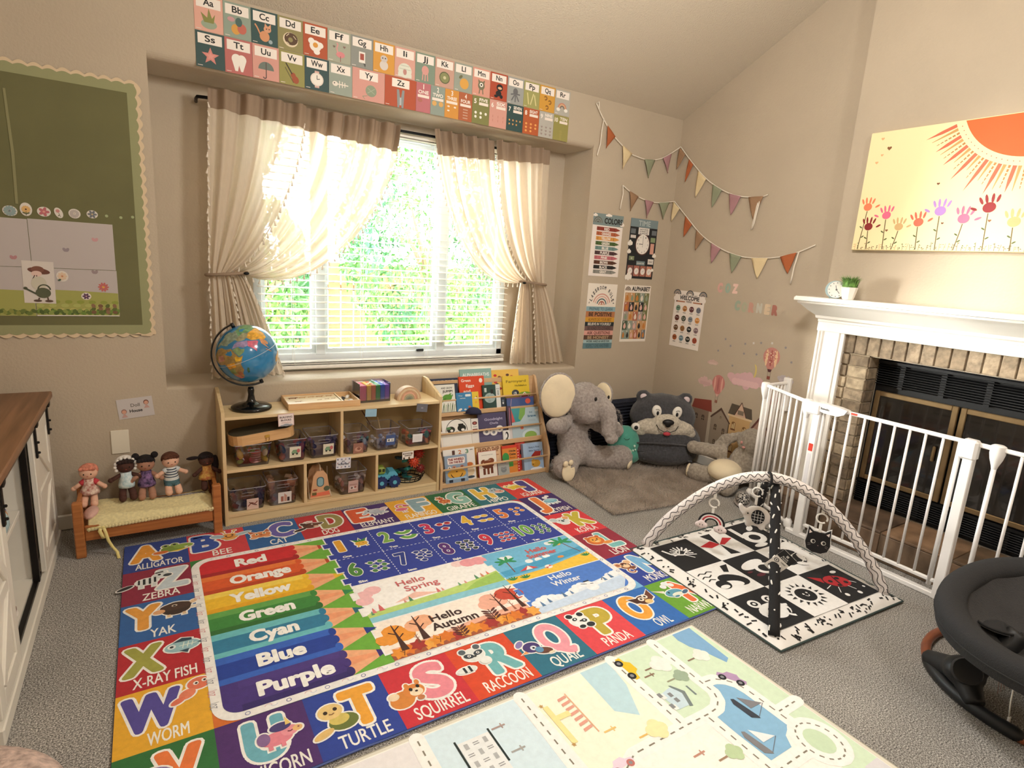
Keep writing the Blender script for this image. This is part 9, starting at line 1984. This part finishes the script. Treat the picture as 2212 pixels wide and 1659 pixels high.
put(2, 1, 'e 0 0 4.6 4 %s|' % BKc+'|'.join('p %s %f %f %f %f %f %f' % (BKc, 6*math.cos(a-.12), 5.4*math.sin(a-.12), 6*math.cos(a+.12), 5.4*math.sin(a+.12), 8.4*math.cos(a), 7.6*math.sin(a)) for a in [2*PI*k/16 for k in range(16)])+'|e -1 .4 .4 .5 %s|e 1.2 .6 .4 .5 %s|a 0 -.4 .8 1.1 180 360 %s' % (W_, W_, W_), .0130)
put(2, 2, 'e 1 1 6 4 b01e26 -20|e 1 1 .4 4 %s -20|e -2 2 1 .9 %s|e 3 2.4 1.1 .9 %s|e 4 -1 1 .9 %s|e -1 -1.4 .9 .8 %s|p b01e26 -6 2 -9 8 -4 5|l %s .35 -9 -1 -5 0|l %s .35 -6 -5 -3 -2|l %s .35 3 -6 2 -3|l %s .35 8 -3 6 -1|e -5 -7 1 1 %s|e 2 -8 1 1 %s|e 8 -6 .6 .6 %s|e 6 6 1.8 .9 %s' % (BKc, BKc, BKc, BKc, BKc, W_, W_, W_, W_, W_, W_, W_, W_), .0130)
rm = random.Random(6)
for i in range(170):
    s_ = rm.uniform(0, 4); e, f = int(s_), s_-int(s_); d = rm.uniform(.018, .064); f = .02+f*.96
    u, w_ = [(f, d), (1-d, f), (f, 1-d), (d, f)][e]; a = rm.choice((0, .8, 1.6, 2.4))+rm.uniform(-.3, .3); A.z = 1
    if i % 4 == 3: A.e(u, w_, .0055, .0055, BKc, n=8)
    else: dx, dy = .025*math.cos(a), .025*math.sin(a); A.line([(u-dx/2, w_-dy/2), (u+dx/2, w_+dy/2)], .0085, BKc)
A.build('printed_panels', CLOTHP, gy)
def arch(pts, r, m, nm, deco):
    P = [V(p) for p in pts]; Q = []
    for i in range(len(P)-1):
        for k in range(5):
            a, b_, c, d = P[max(0, i-1)], P[i], P[i+1], P[min(len(P)-1, i+2)]; u = k/5
            Q.append(.5*((2*b_)+(c-a)*u+(2*a-5*b_+4*c-d)*u*u+(-a+3*b_-3*c+d)*u**3))
    Q.append(P[-1]); o = MW(gy).tube(Q, r, 14).build(nm, m, gy, True); deco(Q, o); return Q
WA = [(2.03+(2.70-2.03)*t, 1.848+(1.05-1.848)*t, .025+.447*math.sin(PI*t)**.82) for t in [i/14 for i in range(15)]]
def squig(Q, o):
    n = len(Q)
    for side, off in ((1, -.80), (1, .15), (1, 1.05)):
        pts = []
        for i in range(n*4-3):
            q, f = divmod(i, 4); p = Q[q].lerp(Q[min(n-1, q+1)], f/4); t_ = (Q[min(n-1, q+1)]-Q[max(0, q-1)]).normalized(); s_ = t_.cross(V((.6, .75, .2))).normalized(); w_ = t_.cross(s_)
            a = PI/2+off+.30*math.sin(i*.75); pts.append(p+(s_*math.cos(a)+w_*math.sin(a))*.0245)
        MW(gy).tube(pts, .0014, 5).build('squiggle', mat('gym_black_print', '141416', .8), o, True)
    b = MW(gy); rr = random.Random(4)
    for i in range(260):
        p = Q[rr.randrange(n)].lerp(Q[rr.randrange(n)], 0); j = rr.randrange(n-1); p = Q[j].lerp(Q[j+1], rr.random()); t_ = (Q[j+1]-Q[j]).normalized(); s_ = t_.cross(V((.6, .75, .2))).normalized(); w_ = t_.cross(s_); a = rr.uniform(0, 6.28)
        b.ell(p+(s_*math.cos(a)+w_*math.sin(a))*.0240, rr.choice((.0012, .0016, .0022)), n=6, m=4)
    b.build('dots', MATS['gym_black_print'], o, kind='stuff')
arch(WA, .024, mat('gym_arch_white', 'ece4e0', .85, bump=.3, bscale=300), 'white_arch', squig)
BA = [(1.955, 1.088, .022), (2.075, 1.186, .137), (2.16, 1.255, .205), (2.243, 1.323, .285), (2.31, 1.378, .365), (2.37, 1.43, .415), (2.45, 1.49, .425), (2.55, 1.57, .395), (2.65, 1.65, .32), (2.72, 1.71, .22), (2.76, 1.745, .12), (2.775, 1.76, .022)]
def dashes(Q, o):
    b = MW(gy); rr = random.Random(9); n = len(Q)
    for i in range(95):
        f = (i+.5)/95*(n-1); j = min(n-2, int(f)); p = Q[j].lerp(Q[j+1], f-j); t_ = (Q[j+1]-Q[j]).normalized(); s_ = t_.cross(V((.5, -.7, .3))).normalized(); w_ = t_.cross(s_); a = i*2.4
        d = (s_*math.cos(a)+w_*math.sin(a)); e = (t_+d.cross(t_)*rr.uniform(-.8, .8)).normalized()*(.010 if i % 4 else .002)
        b.tube([p+d*.0215-e, p+d*.0225, p+d*.0215+e], [.0028, .0036, .0028], 6)
    b.build('dashes', MATS['gym_white'], o, kind='stuff')
arch(BA, .0215, mat('gym_arch_black', '161517', .85, bump=.3, bscale=300), 'black_arch', dashes)
MW(gy).tube([(2.335+.030*math.cos(a)*.6, 1.445+.030*math.cos(a)*.8, .470+.030*math.sin(a)) for a in [2*PI*k/14 for k in range(14)]], .006, 7, closed=True).build('crossing_strap', MATS['gym_arch_black'], gy, True)
# hanging toys
RW = mat('ring_white', 'f2eee6', .35)
def hanger(t, top, ring, bot):
    """strap from the arch, split ring, lower strap (coordinates in the toy frame)"""
    MB().box((0, 0, (top+ring+.024)/2), (.014, .003, top-ring-.020), .001).build('strap', RW, t)
    MB().tube([(.022*math.cos(a), 0, ring+.022*math.sin(a)) for a in [-.45+2*PI*.93*k/24 for k in range(25)]], .0042, 8).build('ring', RW, t, True)
    MB().box((0, 0, (ring-.022+bot)/2), (.012, .003, ring-.020-bot), .001).build('strap', RW, t)
FZ = -1.02
t = thing('hanging_rainbow_toy', 'black, red and white plush rainbow with cloud faces hanging from the white arch', 'toy', (2.222, 1.630, .195), FZ)
hanger(t, .165, .105, .045)
for i, (c, r) in enumerate((('141416', .050), ('f0e6e2', .0425), ('c23a44', .036), ('f0e6e2', .030), ('141416', .024))):
    MB().tube([(r*1.15*math.cos(a), 0, r*math.sin(a)) for a in [PI*k/16 for k in range(17)]], .0042, 8).build('rainbow_band', mat('rb_'+c, c, .85), t, True)
for sx, z_ in ((-1, 0), (1, -.006)):
    b = MB()
    for dx, dz, r in ((-.016, -.010, .014), (0, 0, .017), (.016, -.008, .014), (0, -.014, .015)): b.ell((sx*.044+dx, -.004, z_-.006+dz), (r, .011, r), n=12, m=8)
    o = b.build('cloud', mat('pale_pink_plush', 'ead9d6', .9), t, True); remesh(o, .004, 2)
    for q in (-.006, .007): MB().ell((sx*.044+q, -.0158, z_-.010), (.0022, .0012, .0028), n=8, m=5).build('eye', EYE, o, True)
t = thing('hanging_cat_toy', 'flat black plush cat head with white outline hanging from the white arch', 'toy', (2.514, 1.276, .205), FZ)
hanger(t, .155, .112, .045)
catp = [(-.050, -.010), (-.046, .020), (-.044, .062), (-.022, .044), (.022, .044), (.044, .062), (.046, .020), (.050, -.010), (.042, -.038), (.018, -.052), (-.018, -.052), (-.042, -.038)]
MB().prism([(x*1.09, y*1.08+.0005) for x, y in catp], (0, .004, 0), (1, 0, 0), (0, 0, 1), (0, 1, 0), .006).build('white_edge', MATS['gym_white'], t)
MB().prism(catp, (0, -.008, 0), (1, 0, 0), (0, 0, 1), (0, 1, 0), .0117).build('head', mat('cat_black', '191517', .85, bump=.4, bscale=300), t)
A = Art((0, -.0081, 0), (1, 0, 0), (0, 0, 1), .0003); A.dsl('p ecdcd6 -.041 .052 -.040 .034 -.028 .042|p ecdcd6 .041 .052 .040 .034 .028 .042|e -.020 0 .010 .010 d8d4cc|e .022 0 .010 .010 d8d4cc|e -.018 0 .006 .007 191517|e .024 0 .006 .007 191517|e .002 -.016 .003 .002 8a6a6a|l b8a8a4 .0009 -.040 -.014 -.028 -.012|l b8a8a4 .0009 -.040 -.022 -.028 -.018|l b8a8a4 .0009 .042 -.014 .030 -.012|l b8a8a4 .0009 .042 -.022 .030 -.018'); A.build('face', PAPER, t)
t = thing('hanging_elephant_toy', 'white plush elephant with a checked black ear hanging at the arch crossing', 'toy', (2.420, 1.545, .235), FZ)
hanger(t, .165, .120, .055)
b = MB(); b.ell((.012, 0, 0), (.062, .020, .052), n=20, m=12).tube([(-.040, 0, .010), (-.060, 0, .025), (-.070, 0, .046)], [.020, .013, .010], 10).ell((-.020, 0, -.040), (.018, .014, .024), n=12, m=8).ell((.040, 0, -.042), (.018, .014, .024), n=12, m=8)
o = b.build('body', mat('ivory_plush', 'e9e2dc', .9), t, True); remesh(o, .005, 2)
MB().ell((.018, -.020, .004), (.030, .006, .036), n=18, m=10).build('ear', MATS['gym_arch_black'], t, True, label='black ear with a white check')
b = MB()
for k in (-.014, 0, .014): b.tube([(.018+k, -.0268, -.026), (.018+k, -.0268, .034)], .0009, 5); b.tube([(-.008, -.0268, .004+k), (.044, -.0268, .004+k)], .0009, 5)
b.build('ear_check', MATS['gym_white'], t, True, kind='stuff'); MB().ell((-.028, -.019, .012), .004, n=8, m=6).build('eye', EYE, t, True)
t = thing('hanging_tag_card', 'black and white product card with animal drawings tied to the black arch', 'tag', (2.165, 1.225, .215), FZ-.1, rot=(.15, .62, FZ-.1))
MB().box((-.006, -.020, 0), (.062, .0012, .120)).build('card', mat('card_white', 'ece6e0', .6), t)
A = Art((-.006, -.0208, 0), (1, 0, 0), (0, 0, 1), .0003); A.rect(-.031, .018, .031, .060, '1a191b'); A.rect(-.031, -.060, .031, .018, 'ece6e0'); A.rect(-.005, .040, .005, .050, 'c9c4c0')
A.z = 2; A.text('BLACK', 0, .030, .006, 'e9e4de', w=.026); A.text('& WHITE', 0, .021, .006, 'e9e4de', w=.030); A.dsl('e -.016 0 .010 .010 2a2a2c|e -.016 0 .007 .007 ece6e0|e -.016 0 .003 .003 2a2a2c|e .012 -.020 .010 .008 2a2a2c|e .012 -.020 .007 .005 ece6e0|e -.014 -.040 .009 .009 2a2a2c|e -.014 -.040 .006 .006 ece6e0|e .016 -.048 .007 .007 2a2a2c'); A.z = 6; A.text('LEAF', .012, .004, .006, '333', w=.020)
A.build('card_print', PAPER, t); MB().tube([(-.006, -.02, .058), (0, .0, .075)], .001, 5).build('string', RW, t, True)

# ================================================================== BABY ROCKER at the right edge
rk2 = thing('baby_rocker', 'dark grey baby rocker seat on a wooden hoop base, at the right edge', 'baby seat', (2.57, .44, 0))
HC, HR = V((2.575, .44, 0)), .365
hoop = [HC+V((HR*math.cos(2*PI*i/56), HR*.98*math.sin(2*PI*i/56), .016)) for i in range(56)]
MW(rk2).tube(hoop, .0165, 12, closed=True).build('wooden_hoop', wood('redwood_hoop', '7a3f24', '9a5634', 10, 0, .3), rk2, True)
BP = mat('rocker_black_plastic', '17181a', .5)
b = MW(rk2); ang = [math.radians(a) for a in range(122, 190, 4)]
b.tube([HC+V((HR*math.cos(a), HR*.98*math.sin(a), .020)) for a in ang], [.012]+[.0225]*(len(ang)-2)+[.014], 12); b.build('hoop_clamp', BP, rk2, True)
b = MW(rk2); am = math.radians(150); hub = HC+V(((HR-.035)*math.cos(am), (HR-.035)*math.sin(am), .085)); nrm = V((-.62, .62, .30)).normalized()
b.ell(hub, (.062, .062, .050), n=20, m=12).tube([HC+V((HR*math.cos(am+.25), HR*math.sin(am+.25), .03)), hub, HC+V((HR*math.cos(am-.42), HR*math.sin(am-.42), .03))], [.030, .050, .028], 12).tube([hub, V((2.335, .56, .16)), V((2.40, .52, .25))], [.046, .040, .036], 12)
o = b.build('hinge_housing', BP, rk2, True); remesh(o, .007, 4)
q = V((-.75, -.35, .55)).normalized().to_track_quat('Z', 'Y').to_euler()
MW(rk2).lathe([(.001, .058), (.040, .058), (.044, .050), (.044, .030)], hub, 24, rot=q).build('hinge_cap', mat('rocker_cap', '222326', .35), rk2, 40)
RF = mat('rocker_charcoal_fabric', '272729', .9, bump=.5, bscale=260); RS = mat('rocker_grey_sling', '3b3a3b', .95, bump=.6, bscale=180, var=.15, vscale=8)
OC = V((2.462, .40, .30)); ax_, ay_ = .434, .352
def oval(u, k, z): 
    c, s_ = math.cos(u), math.sin(u); e = .90
    return V((OC.x+ax_*k*math.copysign(abs(c)**e, c), OC.y+ay_*k*math.copysign(abs(s_)**e, s_), OC.z+z+(c+1)*.030))
NU = 72; secs = [(.985, -.052), (1.0, -.030), (1.005, 0), (.995, .016), (.97, .026), (.90, .028), (.82, .020), (.775, .008), (.765, -.012), (.79, -.030)]
m = MW(rk2); m.grid([[oval(2*PI*i/NU, k if k < .9 else k, z) for k, z in secs] for i in range(NU+1)]); m.build('padded_rim', RF, rk2, True)
m = MW(rk2); m.tube([oval(2*PI*i/NU, 1.003, -.020) for i in range(NU)], .0022, 5, closed=True); m.build('rim_seam', mat('rocker_seam', '242425', .8), rk2, True)
m = MW(rk2); m.grid([[oval(2*PI*i/NU, k, -.004-.13*(1-(k/.78)**2)**.8+.0035*math.sin(i*1.1+k*22)*(k > .2)) for k in (.78, .70, .60, .50, .40, .30, .20, .10, .001)] for i in range(NU+1)]); m.build('seat_sling', RS, rk2, True)
m = MW(rk2); m.grid([[V((2.41+.115*k*math.cos(2*PI*i/32), .575+.050*k*math.sin(2*PI*i/32), .250-.02*k*k+.012*(1-k)+.10*k*math.cos(2*PI*i/32)*-.35)) for k in (1, .8, .6, .4, .2, .001)] for i in range(33)]); m.build('leg_pad', RF, rk2, True)
MW(rk2).tube([V((2.41+.118*math.cos(2*PI*i/32), .575+.053*math.sin(2*PI*i/32), .240+.10*math.cos(2*PI*i/32)*-.35)) for i in range(32)], .0045, 6, closed=True).build('pad_piping', mat('rocker_piping', '1a1a1b', .8), rk2, True)
b = MW(rk2)
for k in range(3): b.tube([(2.56+.03*k, .45-.03*k, .195), (2.62+.03*k, .41-.03*k, .205), (2.66+.02*k, .34, .20)], [.008, .012, .008], 8)
b.build('harness', mat('harness_black', '111113', .7), rk2, True)
t = thing('charging_cable', 'short white charging cable hanging below the rocker seat', 'cable', (2.24, .455, .0))
MW(t).tube([(2.215, .462, .235), (2.222, .463, .17), (2.232, .462, .10), (2.240, .458, .045)], .0022, 6).build('lead', RW, t, True)
MW(t).box((2.242, .457, .032), (.011, .007, .026), .001).build('plug', RW, t); MW(t).box((2.243, .4565, .014), (.009, .005, .012)).build('plug_tip', mat('plug_dark', '2a2522', .4), t)
t = thing('drawstring', 'frayed pinkish drawstring hanging under the rocker seat', 'string', (2.31, .52, .1))
for k in range(5): MW(t).tube([(2.300+.004*k, .525, .22), (2.303+.006*k, .52-.003*k, .14), (2.292+.012*k, .51-.004*k, .07+.006*k)], .0013, 5).build('strand', mat('pink_string', 'a8908a', .9), t, True)
